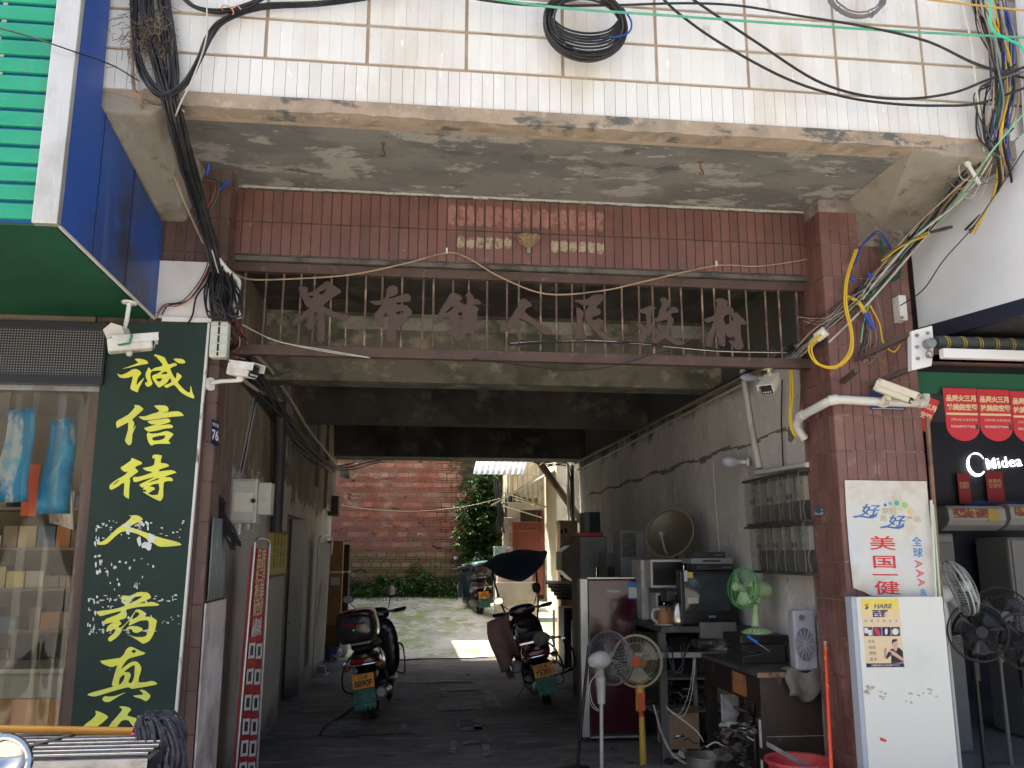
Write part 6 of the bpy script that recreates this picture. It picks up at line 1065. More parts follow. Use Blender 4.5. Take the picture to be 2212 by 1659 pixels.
# junction box on the left pillar
jb = thing('junction_box', 'pale green white cable junction box on the left pillar', 'junction box', (-1.25, -.27, 2.9)); a, b = P(455, 692, Y=-.33), P(489, 772, Y=-.33)
JBM = mat('junction_plastic', (.50, .53, .46), [((.38, .40, .34), 4, .5, .66)], r=.4); B().box(a.x, b.x, -.33, -.245, b.z, a.z).obj('case', JBM, jb, bev=.014); B().box((a.x+b.x)/2-.006, (a.x+b.x)/2+.006, -.334, -.329, b.z+.01, a.z-.01).obj('seam', RUBBER, jb)
for k in range(4): z = b.z+(a.z-b.z)*(.15+.23*k); B().cyl(((a.x+b.x)/2-.04, -.334, z), ((a.x+b.x)/2+.04, -.334, z), .004, n=6).obj('clip', JBM, jb)
o = B().box(P(1937, 650, Y=-.3).x, P(1953, 650, Y=-.3).x, -.33, -.24, P(1945, 694, Y=-.3).z, P(1945, 640, Y=-.3).z).obj('breaker_box', WHITE, bev=.006); tag(o, 'small white breaker box high on the red pillar', 'breaker box'); B().cyl((P(1948, 686, Y=-.33).x, -.334, P(1948, 686, Y=-.33).z), (P(1948, 686, Y=-.33).x, -.329, P(1948, 686, Y=-.33).z), .012, n=12).obj('button', STEEL, o)
# paper poster
ps = thing('paper_poster', 'torn weathered paper poster with red characters on pillar', 'poster', (3.15, -.25, 1.5)); PY = -.253
PAP = mat('poster_paper', (.58, .57, .52), [((.48, .44, .35), 3, .52, .68), ((.52, .56, .60), 2, .55, .68), ((.62, .61, .57), 8, .55, .7)], r=.75)
def zp(x, y, k=3.77, x0=2950, y0=1680, Y=PY): return P((x0+x/k)/1.6275, (y0+y/k)/1.6275, Y=Y)
out = [(75, 30), (600, 38), (1160, 45), (1180, 300), (1240, 900), (1300, 1530), (1330, 1565), (900, 1570), (430, 1565), (330, 1510), (190, 1460), (140, 1000), (100, 500)]
B().prism([zp(*q) for q in out], (0, .003, 0)).obj('sheet', PAP, ps)
REDT = mat('red_lettering', (.55, .035, .04), [((.60, .22, .2), 8, .58, .66)], r=.6); BLUT = mat('blue_lettering', (.04, .13, .36), [((.08, .30, .52), 4, .5, .62)], r=.6); TAN = mat('tan_lettering', (.46, .38, .22), r=.7); PNK = mat('pink_lettering', (.56, .15, .15), r=.6)
E_ = Vector((0, -.0012, 0))
for s_, x, y, h, sx, m_ in (('美', 575, 880, 215, 2.0, REDT), ('国', 600, 1125, 200, 2.05, REDT), ('一', 612, 1300, 190, 2.2, REDT), ('健', 635, 1470, 205, 2.0, REDT), ('全', 1030, 855, 150, 1.05, BLUT), ('球', 1045, 1000, 150, 1.05, BLUT), ('先', 1115, 1520, 100, 1.0, BLUT), ('好', 395, 440, 190, 1.55, BLUT), ('好', 745, 580, 180, 1.5, BLUT), ('原料', 665, 445, 95, 1.3, TAN), ('造', 585, 540, 95, 1.2, TAN), ('产品', 985, 550, 95, 1.3, TAN)):
    text('lettering', s_, .93*h/3.77/1.6275*5.45/1850, zp(x, y)+E_, m_, ps, (1, 0, -.012), (-.0, 0, 1), bold=.0011 if m_ is not TAN else .0004, sx=sx, ext=.0003, shear=.25 if s_ == '好' else 0)
for i, y in enumerate((1140, 1265, 1385)): text('lettering', 'A', .072, zp(1048+18*i, y)+E_, PNK, ps, (0, 0, -1), (1, 0, 0), bold=.002, sx=1.0, ext=.0003)
for x, y, r0, c_ in ((610, 360, 22, (.05, .17, .45)), (675, 338, 26, (.12, .40, .58)), (762, 332, 36, (.05, .38, .28)), (868, 360, 42, (.30, .50, .12)), (945, 445, 46, (.62, .48, .20))): q = zp(x, y)+E_; B().cyl(q, q-Vector((0, .0006, 0)), r0/3.77/1.6275*5.45/1850, n=18).obj('dot', mat('dot_%d' % x, c_, r=.6), ps)
sw = B()
for ox, oy in ((0, 0), (355, 140)): sw.prism([zp(180+ox+a, 512+oy+b, Y=PY-.0012) for a, b in ((0, 0), (90, -18), (200, 0), (270, -8), (330, -60), (320, 0), (260, 25), (190, 22), (100, 5), (20, 18))], (0, -.0005, 0))
sw.obj('swash', BLUT, ps)
# white appliance door leaning on the pillar
wp = thing('white_door_panel', 'tall white appliance panel with sticker standing before the red pillar', 'panel', (3.05, -.4, 0)); WY = -.38
WPM = mat('white_enamel', (.62, .64, .61), [((.56, .58, .56), 2, .5, .68)], r=.35); a, b = P(1850, 1290, Y=WY), P(2036, 1290, Y=WY)
B().box(a.x, b.x, WY, WY+.07, .02, a.z).obj('face', WPM, wp, bev=.004); B().box(a.x-.004, a.x+.03, WY+.071, WY+.10, .02, a.z).obj('back_rim', mat('bluish_edge', (.36, .40, .47), r=.45), wp)
B().box(a.x-.03, a.x-.0005, WY+.01, WY+.09, .02, a.z-.001).obj('side_rim', mat('bluish_edge', (.36, .40, .47)), wp)
def sp(x, y, Y=WY-.001): return P((3000+x/5.183)/1.6275, (2080+y/5.183)/1.6275, Y=Y)
def sq(q, m_, d, nm='sticker_print'): B().prism([sp(x, y, WY-.0004-.0006*d) for x, y in q], (0, -.0005, 0)).obj(nm, m_, stk)
stk = B().prism([sp(x, y) for x, y in ((130, 130), (820, 125), (930, 1375), (240, 1380))], (0, -.0005, 0)).obj('sticker', mat('sticker_peach', (.66, .52, .34), [((.70, .55, .08), 3, 0, 0, (1, 1, 1), ('Z', 1.30, 1.40), .06)], r=.5), wp)
NV = mat('navy_print', (.03, .035, .13), r=.5); GYP = mat('grey_print', (.16, .14, .12), r=.6); SKN = mat('skin_tone_print', (.55, .34, .26), r=.6); SHT = mat('shirt_dark_print', (.03, .03, .045), r=.6); LTP = mat('light_print', (.62, .60, .58), r=.5)
text('sticker_text', 'HARE', .038, sp(530, 268, WY-.002), GYP, stk, (1, 0, 0), (0, 0, 1), bold=.0016, sx=1.25, ext=.0002, shear=.22); text('sticker_text', '西野', .050, sp(490, 410, WY-.002), NV, stk, bold=.0016, ext=.0002, sx=1.1)
sq(((190, 225), (290, 222), (240, 265), (285, 290), (200, 250)), REDT, 1); sq(((285, 275), (245, 270), (195, 316), (255, 316)), NV, 1)
for i, s_ in enumerate('高端定制开关'): text('sticker_text', s_, .017, sp(225+112*i, 535, WY-.002), GYP, stk, ext=.0002)
for i, s_ in enumerate(('开关', '电线', '照明', '胶木')): text('sticker_text', s_, .024, sp(330+13*i, 915+107*i, WY-.002), GYP, stk, ext=.0002)
for i in range(4):
    x = 185+166*i; sq(((x, 645), (x+158, 643), (x+168, 808), (x+12, 812)), NV, 1)
    if i == 0: sq(((x+10, 665), (x+80, 660), (x+90, 755), (x+20, 760)), LTP, 2); sq(((x+85, 700), (x+150, 695), (x+155, 795), (x+92, 800)), LTP, 2)
    else:
        rx_, ry_ = ((40, 70), (28, 62), (62, 62))[i-1]; sq([(x+82+rx_*cos(k*pi/7)-(.5*ry_*sin(k*pi/7) if i == 1 else 0)*-1, 728+ry_*sin(k*pi/7)) for k in range(14)], REDT if i == 1 else LTP, 2)
sq(((690, 1150), (660, 1060), (740, 1020), (830, 1020), (900, 1080), (915, 1290), (690, 1305)), SHT, 1); sq(((700, 1030), (820, 1010), (780, 1090)), SKN, 2)
sq([(758+52*cos(k*pi/6), 950+72*sin(k*pi/6)) for k in range(12)], SKN, 2); sq(((700, 900), (720, 868), (790, 862), (805, 890), (720, 930), (705, 970)), SHT, 3)
sq(((560, 1230), (555, 1040), (600, 1010), (610, 1080), (590, 1200)), SKN, 1); sq(((590, 1240), (680, 1170), (690, 1110), (640, 1090), (600, 1170)), SHT, 1); sq(((660, 1060), (760, 1100), (915, 1220), (915, 1280), (700, 1140)), SKN, 3)
sq(((232, 1308), (922, 1302), (930, 1375), (240, 1380)), NV, 1); text('sticker_text', '高新技术企业  知名品牌产品企业', .0125, sp(600, 1342, WY-.002), LTP, stk, ext=.0002)
sc_ = B(); R4.seed(9)
for x0, y0, n, w_ in ((1880, 1492, 7, 9), (1905, 1500, 5, 6), (1960, 1508, 4, 7), (1985, 1505, 3, 5), (2015, 1495, 5, 6), (1965, 1570, 4, 2), (1950, 1350, 4, 1.2)):
    for i in range(n):
        x, y = x0+R4.uniform(-10, 10), y0+R4.uniform(-10, 10); sc_.prism([P(x+w_*cos(k*pi/3.5)*R4.uniform(.2, 1), y+w_*.6*sin(k*pi/3.5)*R4.uniform(.2, 1), Y=WY-.0005) for k in range(7)], (0, -.0004, 0))
sc_.obj('tape_residue', mat('tape_residue', (.40, .34, .26), [((.5, .49, .45), 30, .5, .6)], r=.8), wp, kind='stuff')
q = P(1900, 1592, Y=WY-.001); B().prism([q, q+Vector((.045, 0, -.018)), q+Vector((.04, 0, -.03)), q+Vector((.005, 0, -.022))], (0, -.001, 0)).obj('red_scrap', REDT, wp)
# strips leaning at the shop edge of the pillar
for i, (x0, y0, x1, y1, m_, lb, w_) in enumerate(((2001, 900, 2034, 1330, mat('brown_strip', (.22, .13, .08), [((.1, .07, .05), 6, .5, .64)], r=.7), 'brown wooden strip down the shop edge of red pillar', .022), (2014, 1090, 2038, 1400, mat('pale_green_strip', (.40, .55, .38), r=.4), 'pale green glass edge standing beside the wooden strip', .012), (2012, 1080, 2022, 1300, WHITE, 'slim white strip leaning behind the paper poster edge', .008))):
    a, b = P(x0, y0, Y=-.27-.012*i), P(x1, y1, Y=-.27-.012*i); o = B().prism([a, a+Vector((w_, 0, 0)), b+Vector((w_, 0, 0)), b], (0, .02, 0)).obj('edge_strip', m_); tag(o, lb, 'strip')

# ================================================================== appliance shop on the right
ap = thing('appliance_shop', 'dark appliance shop interior behind red hanging flags', 'shop', (6, 1.5, 0)); NVW = mat('navy_wall', (.012, .016, .03), r=.6)
B().box(3.1, 10, 4.2, 4.3, 0, 3.9).obj('back_wall', NVW, ap); B().box(9.9, 10, -.2, 4.2, 0, 3.9).obj('side_wall', NVW, ap); B().box(3.09, 3.12, .26, 4.2, 0, 3.88).obj('side_wall', NVW, ap)
B().box(3.1, 10, -.1, 4.2, 3.05, 3.1).obj('ceiling', mat('shop_ceiling', (.16, .16, .155), r=.7), ap); B().box(3.1, 10, -.25, 4.2, .006, .03).obj('floor', mat('shop_floor', (.20, .20, .20), r=.35), ap)
B().box(3.48, 10, -.10, -.02, 2.86, 3.88).obj('header_wall', mat('header_maroon', (.16, .08, .075), [((.1, .06, .055), 4, .5, .65)], r=.7), ap); B().box(3.48, 10, -.14, -.105, P(2100, 852, Y=-.14).z, P(2100, 806, Y=-.14).z).obj('green_header', mat('header_green', (.012, .10, .055), r=.45), ap)
B().box(3.48, 10, -.12, -.10, P(2100, 806, Y=-.14).z+.002, P(2100, 790, Y=-.14).z).obj('dark_strip', BLACK, ap)
sb2 = thing('shop_sign_box', 'white sided sign box with navy lower edge over appliance shop', 'sign', (4.5, -.8, 3.2))
A = [(3.50, -.25), (3.735, -1.0), (3.86, -1.42)]; WSB = mat('white_sign_side', (.56, .58, .61), [((.48, .50, .52), 1.2, .45, .65)], r=.4)
B().prism([(*A[0], 3.25), (*A[2], 3.25), (*A[2], 5.6), (3.79, -1.2, 5.6), (3.775, -1.12, 4.30), (*A[0], 3.95)], (.03, .012, 0)).obj('side_panel', WSB, sb2)
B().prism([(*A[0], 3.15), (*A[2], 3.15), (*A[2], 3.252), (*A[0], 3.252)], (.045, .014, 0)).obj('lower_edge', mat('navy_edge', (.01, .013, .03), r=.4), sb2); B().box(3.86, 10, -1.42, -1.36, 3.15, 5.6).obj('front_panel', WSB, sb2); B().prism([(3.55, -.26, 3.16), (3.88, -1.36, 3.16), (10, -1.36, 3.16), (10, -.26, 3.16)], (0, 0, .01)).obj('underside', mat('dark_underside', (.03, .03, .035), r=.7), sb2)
# roller awning
ra = thing('roller_awning', 'rolled dark awning with yellow stripes on white bracket', 'awning', (4, -.55, 3)); ya = -.58; zr = P(2100, 741, Y=ya).z; x0 = P(2022, 745, Y=ya).x
B().cyl((x0, ya, zr), (10, ya, zr), .040, n=18).obj('roll', mat('dark_canvas', (.045, .055, .05), r=.8), ra, smooth=40)
for i in range(14):
    for dx in (0, .016): x = x0+.06+i*.115+dx; B().torus((x, ya, zr), (1, 0, .18), .0412, .003, 20, 4).obj('stripe', mat('canvas_yellow', (.42, .30, .06), r=.8), ra)
B().grid(lambda u, v: Vector((x0+.1+6*u, ya+.45*v, zr+.02+.16*v-.05*sin(v*pi))), 6, 5).obj('canvas', mat('dark_canvas', (.045, .055, .05)), ra, smooth=True, solid=.004, weld=False)
zb2 = P(2110, 772, Y=ya).z; B().box(x0-.02, 10, ya-.10, ya-.05, zb2-.032, zb2+.032).obj('front_bar', mat('white_powder', (.66, .66, .66), r=.3), ra, bev=.006)
q = [P(1969, 715, Y=ya), P(2014, 703, Y=ya), P(2018, 745, Y=ya), P(2013, 790, Y=ya), P(1970, 800, Y=ya)]; br_ = B().prism(q, (0, .05, 0)).obj('bracket', mat('white_powder', (.66, .66, .66)), ra, bev=.004)
for x, y in ((1980, 725), (1982, 775), (1980, 750), (2003, 720), (2003, 770)): p = P(x, y, Y=ya-.002); B().cyl(p, p-Vector((0, .012, 0)), .011, n=8).obj('bolt', STEEL, br_)
p = P(2003, 744, Y=ya-.01); B().cyl(p, p-Vector((0, .05, 0)), .034, n=14).obj('gear', STEEL, ra); B().torus(P(2008, 765, Y=ya-.05), (0, 1, 0), .022, .006, 16, 6, ).obj('crank_eye', STEEL, ra)
for (a, b) in (((1850, 776), (1968, 722)), ((1878, 832), (1984, 790)), ((1820, 825), (1850, 800))): p, q = P(a[0], a[1], Y=-.26), P(b[0], b[1], Y=ya+.03); B().tube([p, q], .022, 4).obj('support_bar', mat('brown_painted_steel', (.085, .05, .038)), ra)
# red flags
for i, (x0, y0, x1, lb) in enumerate(((2036, 838, 2108, 'first whole red flag hanging from the green header'), (2109, 841, 2179, 'second red flag hanging from the green header'), (2180, 845, 2250, 'third red flag cut off at the edge of the picture'))):
    fy = -.17; t = thing('promo_flag', lb, 'flag', P((x0+x1)/2, y0, Y=fy), 'red promotional flags'); a, b = P(x0, y0, Y=fy), P(x1, y0, Y=fy); W = b.x-a.x-.003; H = W*1.50
    prof = [(0, 0), (W, 0), (W, -H*.72)]+[(W/2+W/2*cos(k*pi/12), -H*.72-H*.28*sin(k*pi/12)) for k in range(1, 12)]+[(0, -H*.72)]
    B().prism([Vector((a.x+x+.006*z*-1, fy, a.z+z)) for x, z in prof], (0, .002, 0)).obj('cloth', mat('flag_red', (.50, .025, .04), [((.42, .02, .03), 3, .5, .66)], r=.6), t)
    cx_ = a.x+W/2
    text('flag_text', '品质火三月', W*.185, (cx_+.006, fy-.002, a.z-H*.20), CRM, t, bold=.0022, ext=.0003); text('flag_text', '抢美的空调', W*.185, (cx_+.008, fy-.002, a.z-H*.37), CRM, t, bold=.0022, ext=.0003); text('flag_text', '认筹20送1.8L金龙鱼油', W*.082, (cx_+.01, fy-.002, a.z-H*.60), CRM, t, ext=.0003); text('flag_text', '到店抽美的空气净化器', W*.082, (cx_+.01, fy-.002, a.z-H*.73), WPR, t, ext=.0003)
    B().box(cx_-W*.46, cx_+W*.48, fy-.0025, fy-.0005, a.z-H*.51, a.z-H*.47).obj('print_bar', CRM, t); B().box(cx_+W*.38, cx_+W*.46, fy-.0025, fy-.0005, a.z-H*.78, a.z-H*.68).obj('print_bar', DPR, t)
t = thing('promo_flag', 'crooked red flag half hidden behind the pillar', 'flag', P(2005, 880, Y=-.2), 'red promotional flags'); q = [P(x, y, Y=-.2) for x, y in ((1990, 850), (2030, 867), (2000, 935), (1970, 910))]; B().prism(q, (0, .002, 0)).obj('cloth', mat('flag_red', (.5, .025, .04)), t); U = (q[1]-q[0]).normalized(); V = (q[0]-q[3]).normalized(); text('flag_text', '火三月', .045, bil(q, .55, .3)+Vector((0, -.002, 0)), CRM, t, U, V, bold=.002); text('flag_text', '空调', .045, bil(q, .6, .6)+Vector((0, -.002, 0)), CRM, t, U, V, bold=.002)
# illuminated brand sign
LIT = mat('lit_white', (1, 1, .98), emit=1.3)
bs2 = thing('lit_sign', 'glowing white brand sign on the dark shop wall', 'sign', P(2150, 1000, Y=2.6)); YM = 2.6
text('lettering', 'Midea', .160, P(2168, 1000, Y=YM), LIT, bs2, (1, 0, .10), (-.10, 0, 1), bold=.0004, ext=.006, spacing=1.08)
cc = P(2109, 1003, Y=YM-.005); m = B()
for a0, a1, R0, w0 in ((.5, 2.2, .115, .009), (2.2, 5.6, .115, .018)): m.tube([cc+Vector((cos(a0+(a1-a0)*k/14)*R0*.85, -.004, sin(a0+(a1-a0)*k/14)*R0)) for k in range(15)], [w0*(.3+.7*sin(pi*(k+.5)/15)) for k in range(15)], 6)
m.obj('ring', LIT, bs2, smooth=True)
B().box(P(2085, 1000, Y=YM).x-.4, 10, YM+.02, YM+.05, 1.2, 3.05).obj('back_panel', NVW, bs2)
for i, (x0, y0, x1, y1, lb) in enumerate(((2067, 1022, 2100, 1088, 'dim red price poster left above the air conditioner'), (2128, 1018, 2172, 1085, 'dim red price poster right under the lit sign'))):
    a, b = P(x0, y0, Y=YM-.03), P(x1, y1, Y=YM-.03); t = thing('price_poster', lb, 'poster', (a.x, YM, b.z)); B().box(a.x, b.x, YM-.03, YM-.025, b.z, a.z).obj('sheet', mat('poster_red', (.30, .02, .03), r=.6), t); text('poster_text', '抢美的\n空调节', (b.x-a.x)*.26, ((a.x+b.x)/2, YM-.032, (a.z+b.z)/2+.03), CRM, t)
o = B().box(P(2080, 1092, Y=YM).x, 10, YM-.02, YM+.019, P(2150, 1104, Y=YM).z, P(2150, 1082, Y=YM).z).obj('blue_shelf_strip', mat('blue_strip', (.015, .04, .22), r=.5)); tag(o, 'blue printed strip running above the air conditioners', 'strip')
for i, (x0, x1, y0, y1, lb) in enumerate(((2048, 2178, 1092, 1146, 'white wall air conditioner with red and yellow stickers'), (2181, 2330, 1088, 1146, 'second white air conditioner cut by the picture edge'))):
    Ya = 2.2; a, b = P(x0, y0, Y=Ya), P(x1, y1, Y=Ya); t = thing('air_conditioner', lb, 'air conditioner', ((a.x+b.x)/2, Ya, b.z)); H = a.z-b.z
    prof = [(0, b.z+.02), (-.05, b.z), (-.16, b.z+H*.22), (-.20, b.z+H*.45), (-.19, a.z-.03), (-.15, a.z), (0, a.z)]
    B().loft([[Vector((x, Ya+.2+y, z)) for y, z in prof] for x in (a.x, b.x)]).obj('body', mat('ac_white', (.36, .36, .355), r=.4), t, bev=.008); B().hexa([(a.x+.06, Ya+.06, b.z+.05), (b.x-.1, Ya+.06, b.z+.05), (b.x-.1, Ya+.03, b.z+.085), (a.x+.06, Ya+.03, b.z+.085)], [(a.x+.06, Ya+.09, b.z+.05), (b.x-.1, Ya+.09, b.z+.05), (b.x-.1, Ya+.06, b.z+.085), (a.x+.06, Ya+.06, b.z+.085)]).obj('outlet', BLACK, t)
    B().box(a.x+.05, a.x+.40, Ya+.0, Ya+.008, a.z-.12, a.z-.03).obj('sticker', mat('ac_sticker_red', (.25, .05, .04), [((.4, .3, .15), 20, .5, .58)], r=.6), t); B().box(a.x+.41, a.x+.52, Ya-.002, Ya+.006, a.z-.15, a.z-.03).obj('sticker', mat('ac_sticker_yellow', (.45, .33, .06), r=.6), t)
t = thing('water_heater', 'pale grey boxed appliance on the shop floor behind pillar', 'appliance', P(2035, 1200, Y=1.6)); a, b = P(2008, 1152, Y=1.6), P(2068, 1240, Y=1.6); B().box(a.x, b.x, 1.6, 2.0, .03, a.z).obj('body', mat('heater_grey', (.16, .16, .165), r=.4), t, bev=.02); B().box(a.x+.03, b.x-.03, 1.59, 1.6, a.z-.5, a.z-.08).obj('panel', mat('heater_panel', (.11, .11, .115), r=.4), t, bev=.004)
t = thing('white_fridge', 'tall pale appliance standing at the far side of shop', 'refrigerator', P(2212, 1250, Y=2.0)); B().box(P(2180, 1200, Y=2.0).x, P(2300, 1200, Y=2.0).x, 2.0, 2.5, .03, P(2200, 1160, Y=2.0).z).obj('body', mat('pale_enamel_dim', (.20, .20, .20), r=.4), t, bev=.03); B().box(P(2186, 1200, Y=2.0).x, P(2296, 1200, Y=2.0).x, 1.985, 1.999, .1, P(2200, 1166, Y=2.0).z).obj('door', mat('pale_enamel_dim', (.20, .20, .20)), t, bev=.01)
# fans for sale
def sfan(label, cxy, Y, R, ax, gm, bm2, mm, fy=None):
    c = P(*cxy, Y=Y); m0 = c-Vector(ax).normalized()*.12-Vector((0, 0, .18)); return fan('pedestal_fan', label, c, R, ax, gm, bm2, mm, [(m0, m0-Vector((0, 0, .16)), .032, .030, mm, 'control_box'), (m0-Vector((0, 0, .16)), Vector((m0.x, m0.y, .06)), .014, .018, mm, 'pole')], (m0.x, m0.y, .03, .19), spokes=52)
WGF = mat('white_guard', (.60, .62, .60), r=.35); GB_ = mat('gloss_black_guard', (.02, .02, .022), r=.25)
sfan('white pedestal fan tilted sideways at the shop entrance', (2072, 1270), .35, .205, (.93, -.30, .34), WGF, mat('clear_blade', (.4, .42, .42), r=.1, alpha=.4), WGF)
sfan('black pedestal fan facing the street just inside the shop', (2112, 1366), .30, .205, (-.25, -.95, .08), GB_, mat('black_blade', (.015, .015, .017), r=.15), BLACK)
sfan('large dark fan standing second behind the black fan', (2165, 1335), .9, .24, (-.2, -.95, .1), GB_, mat('clear_dark_blade', (.08, .08, .08), r=.1, alpha=.5), mat('grey_motor', (.16, .16, .16), r=.4))
sfan('dark pedestal fan cut off by the picture edge', (2215, 1385), .5, .21, (-.3, -.93, .05), GB_, mat('black_blade', (.015, .015, .017)), BLACK)

# ================================================================== overhead and wall cables
def bundle(name, path, n, spread, r, m, label, group, sm=5, seed=0, wob=.35):
    """n strands along the same path of (x, y, Y) pixels, each wandering a little"""
    Rn = random.Random(seed); base = [P(x, y, Y=Y) if not isinstance(Y, str) else P(x, y, X=float(Y)) for x, y, Y in path]
    for i in range(n):
        o0 = Vector((Rn.gauss(0, spread), Rn.gauss(0, spread*.6), Rn.gauss(0, spread*.7)))
        pts = [p+o0+Vector((Rn.gauss(0, spread*wob), Rn.gauss(0, spread*wob*.5), Rn.gauss(0, spread*wob))) for p in base]
        mm = m if not isinstance(m, (list, tuple)) else Rn.choice(m)
        cable(name, pts, r*Rn.uniform(.75, 1.25), mm, label, group, sm=sm)
CGR = mat('cable_grey', (.16, .16, .17), r=.5); CWH = mat('cable_white', (.50, .48, .42), [((.36, .33, .27), 9, .5, .66)], r=.5); CGN = mat('cable_green', (.06, .34, .20), [((.14, .38, .26), 8, .5, .64)], r=.5)
CYE = mat('cable_yellow', (.62, .40, .02), r=.42); CBL = mat('cable_blue', (.015, .05, .28), r=.45); CDG = mat('cable_dark_green', (.01, .09, .055), r=.45); CRD = mat('cable_red', (.30, .05, .035), r=.5); CBR = mat('cable_tan', (.36, .26, .17), [((.22, .16, .11), 9, .5, .66)], r=.6)
T1 = YB0-.06
bundle('bundled_cable', [(314, -190, T1), (318, -15, T1), (325, 60, T1), (345, 150, T1), (362, 215, T1-.03), (378, 275, -1.05), (405, 370, -.80), (432, 450, -.55), (456, 535, -.34), (472, 600, -.30), (478, 655, -.30)], 15, .020, .0085, WIRE, 'black cable in the thick bundle down the left corner', 'left corner cable bundle', seed=1)
bundle('bundled_cable', [(350, -190, T1), (352, -15, T1), (362, 60, T1), (372, 150, T1), (372, 215, T1-.02), (385, 275, -1.02), (412, 370, -.78), (436, 450, -.53), (458, 535, -.33)], 12, .016, .008, WIRE, 'black cable in the inner strand of the left corner bundle', 'inner left cable bundle', seed=2)
bundle('looped_cable', [(282, -190, T1), (284, -10, T1), (287, 80, T1-.02), (302, 155, T1-.03), (345, 204, T1-.05), (392, 182, T1-.05), (425, 130, T1-.03), (448, 78, T1), (482, 42, T1), (560, 16, T1), (690, 8, T1), (830, -12, T1), (1000, -55, T1), (1200, -120, T1)], 5, .010, .0085, WIRE, 'black cable looping from the left corner up along white tiles', 'left loop cables', seed=3)
bundle('top_cable', [(350, -70, T1-.02), (395, -8, T1-.02), (432, 18, T1-.02), (485, 24, T1-.02), (535, 10, T1-.02), (570, -8, T1-.02), (660, -60, T1-.02), (800, -150, T1-.02)], 5, .012, .008, WIRE, 'black cable dipping over the top tiles on the left', 'left top dip cables', seed=4)
bundle('tan_cable', [(286, -180, T1), (285, 10, T1), (290, 170, T1), (300, 205, T1-.04), (315, 245, -1.0), (345, 300, -.85), (372, 355, -.65), (400, 430, -.50), (440, 520, -.33)], 6, .009, .0045, [CBR, CWH, CRD], 'thin tan wire beside the left cable bundle', 'left tan wires', seed=5)
cable('white_cable', [P(446, -180, Y=T1-.02), P(446, -10, Y=T1-.05), P(446, 80, Y=T1-.05), P(418, 165, Y=T1-.05), P(385, 235, Y=T1-.05), P(380, 270, Y=-1.0), P(402, 345, Y=-.85), P(428, 430, Y=-.58), P(455, 530, Y=-.36), P(472, 590, Y=-.33)], .0045, CWH, 'single white cable running down in front of the left bundle')
cable('black_wire', [P(-260, -20, Y=Fy-.03), P(-20, 55, Y=Fy-.08), P(60, 78, Y=Fy-.08), P(150, 108, Y=Fy-.07), P(240, 140, Y=-1.2), P(300, 175, Y=T1)], .004, WIRE, 'thin black wire crossing the green slats')
for i, (x, y, Y_, c_) in enumerate(((370, 243, -1.08, mat('pink_tie', (.55, .25, .18), r=.6)), (347, 100, T1-.03, WIRE), (492, 22, T1-.03, mat('pink_tie', (.55, .25, .18))))):
    p = P(x, y, Y=Y_); o = B().torus(p, (.3, .2, 1), .034, .004, 18, 5).tube([p+Vector((.03, -.02, 0)), p+Vector((.06, -.04, .01)), p+Vector((.08, -.03, -.01))], .004, 5).obj('cable_tie', c_); tag(o, ('pink tie knotted round the left bundle below the lip', 'black tie round the left bundle beside the nest', 'pink tie on the cables at the top left')[i], 'tie')
# tangle where the bundle reaches the left pillar, and on along the left wall
bundle('hanging_loop', [(470, 585, -.31), (462, 630, -.36), (470, 672, -.37), (490, 680, -.35), (500, 640, -.30), (488, 600, -.28)], 13, .020, .006, WIRE, 'black cable hanging in loops on the left pillar', 'hanging loops on left pillar', seed=6, wob=.9)
bundle('tangled_wire', [(485, 650, -.2), (505, 710, -.1), (520, 740, 0), (500, 770, .1), (525, 780, .3)], 10, .03, .0045, [WIRE, WIRE, CBR, CRD], 'thin tangled wire at the end of the grille rail', 'tangle at the grille end', seed=7, wob=1.1)
WL_ = '-1.24'
bundle('wall_cable', [(520, 775, WL_), (560, 835, WL_), (600, 893, WL_), (640, 945, WL_), (680, 985, WL_), (722, 1015, WL_)], 16, .030, .010, WIRE, 'black cable drooping along the left passage wall', 'left wall cables', seed=8, wob=.8)
WLc = mat('grey_conduit', (.42, .39, .33), [((.30, .27, .22), 5, .5, .66)], r=.5)
for nm, pts, r0, lb in (('upper_conduit', [(505, 690), (540, 755), (585, 800), (632, 870), (668, 930), (700, 970), (724, 1000)], .016, 'pale conduit bending high along the left passage wall'), ('lower_conduit', [(490, 770), (520, 815), (560, 845), (606, 868), (610, 905), (650, 948), (690, 995), (722, 1022)], .015, 'pale conduit sagging lower along the left passage wall')):
    cable(nm, [P(x, y, X=-1.255) for x, y in pts], r0, WLc, lb, n=8, cat='conduit')
cable('bent_conduit', [P(472, 560, Y=-.30), P(492, 585, Y=-.28), P(514, 605, Y=-.20), P(514, 625, Y=-.2), P(508, 655, Y=-.22), P(518, 688, Y=-.2)], .017, PV, 'bent white pipe behind the left cable bundle', n=10, sm=4, cat='pipe')
cable('wall_lead', [P(489, 800, Y=.2), P(480, 900, Y=.2), P(472, 1000, Y=.2), P(466, 1090, Y=.2), P(475, 1110, Y=.3)], .020, WIRE, 'thick black lead dropping beside the number plate', n=8)
bundle('slack_cable', [(468, 1080, .02), (474, 1105, .04), (492, 1145, .08), (510, 1176, .10)], 16, .016, .008, WIRE, 'slack black cable hank hanging below the electrical box', 'cable hank under electrical box', seed=9, wob=.7)
bundle('box_wire', [(520, 1020, .55), (545, 900, .45), (552, 860, .5)], 4, .012, .006, [WIRE, CGR], 'thin lead rising from the electrical box', 'leads above electrical box', seed=10)
cable('pillar_pipe', [P(452, 1000, Y=-.22), P(446, 1090, Y=-.22), P(444, 1150, Y=-.22)], .008, WLc, 'thin pale conduit down the left pillar edge', cat='conduit')
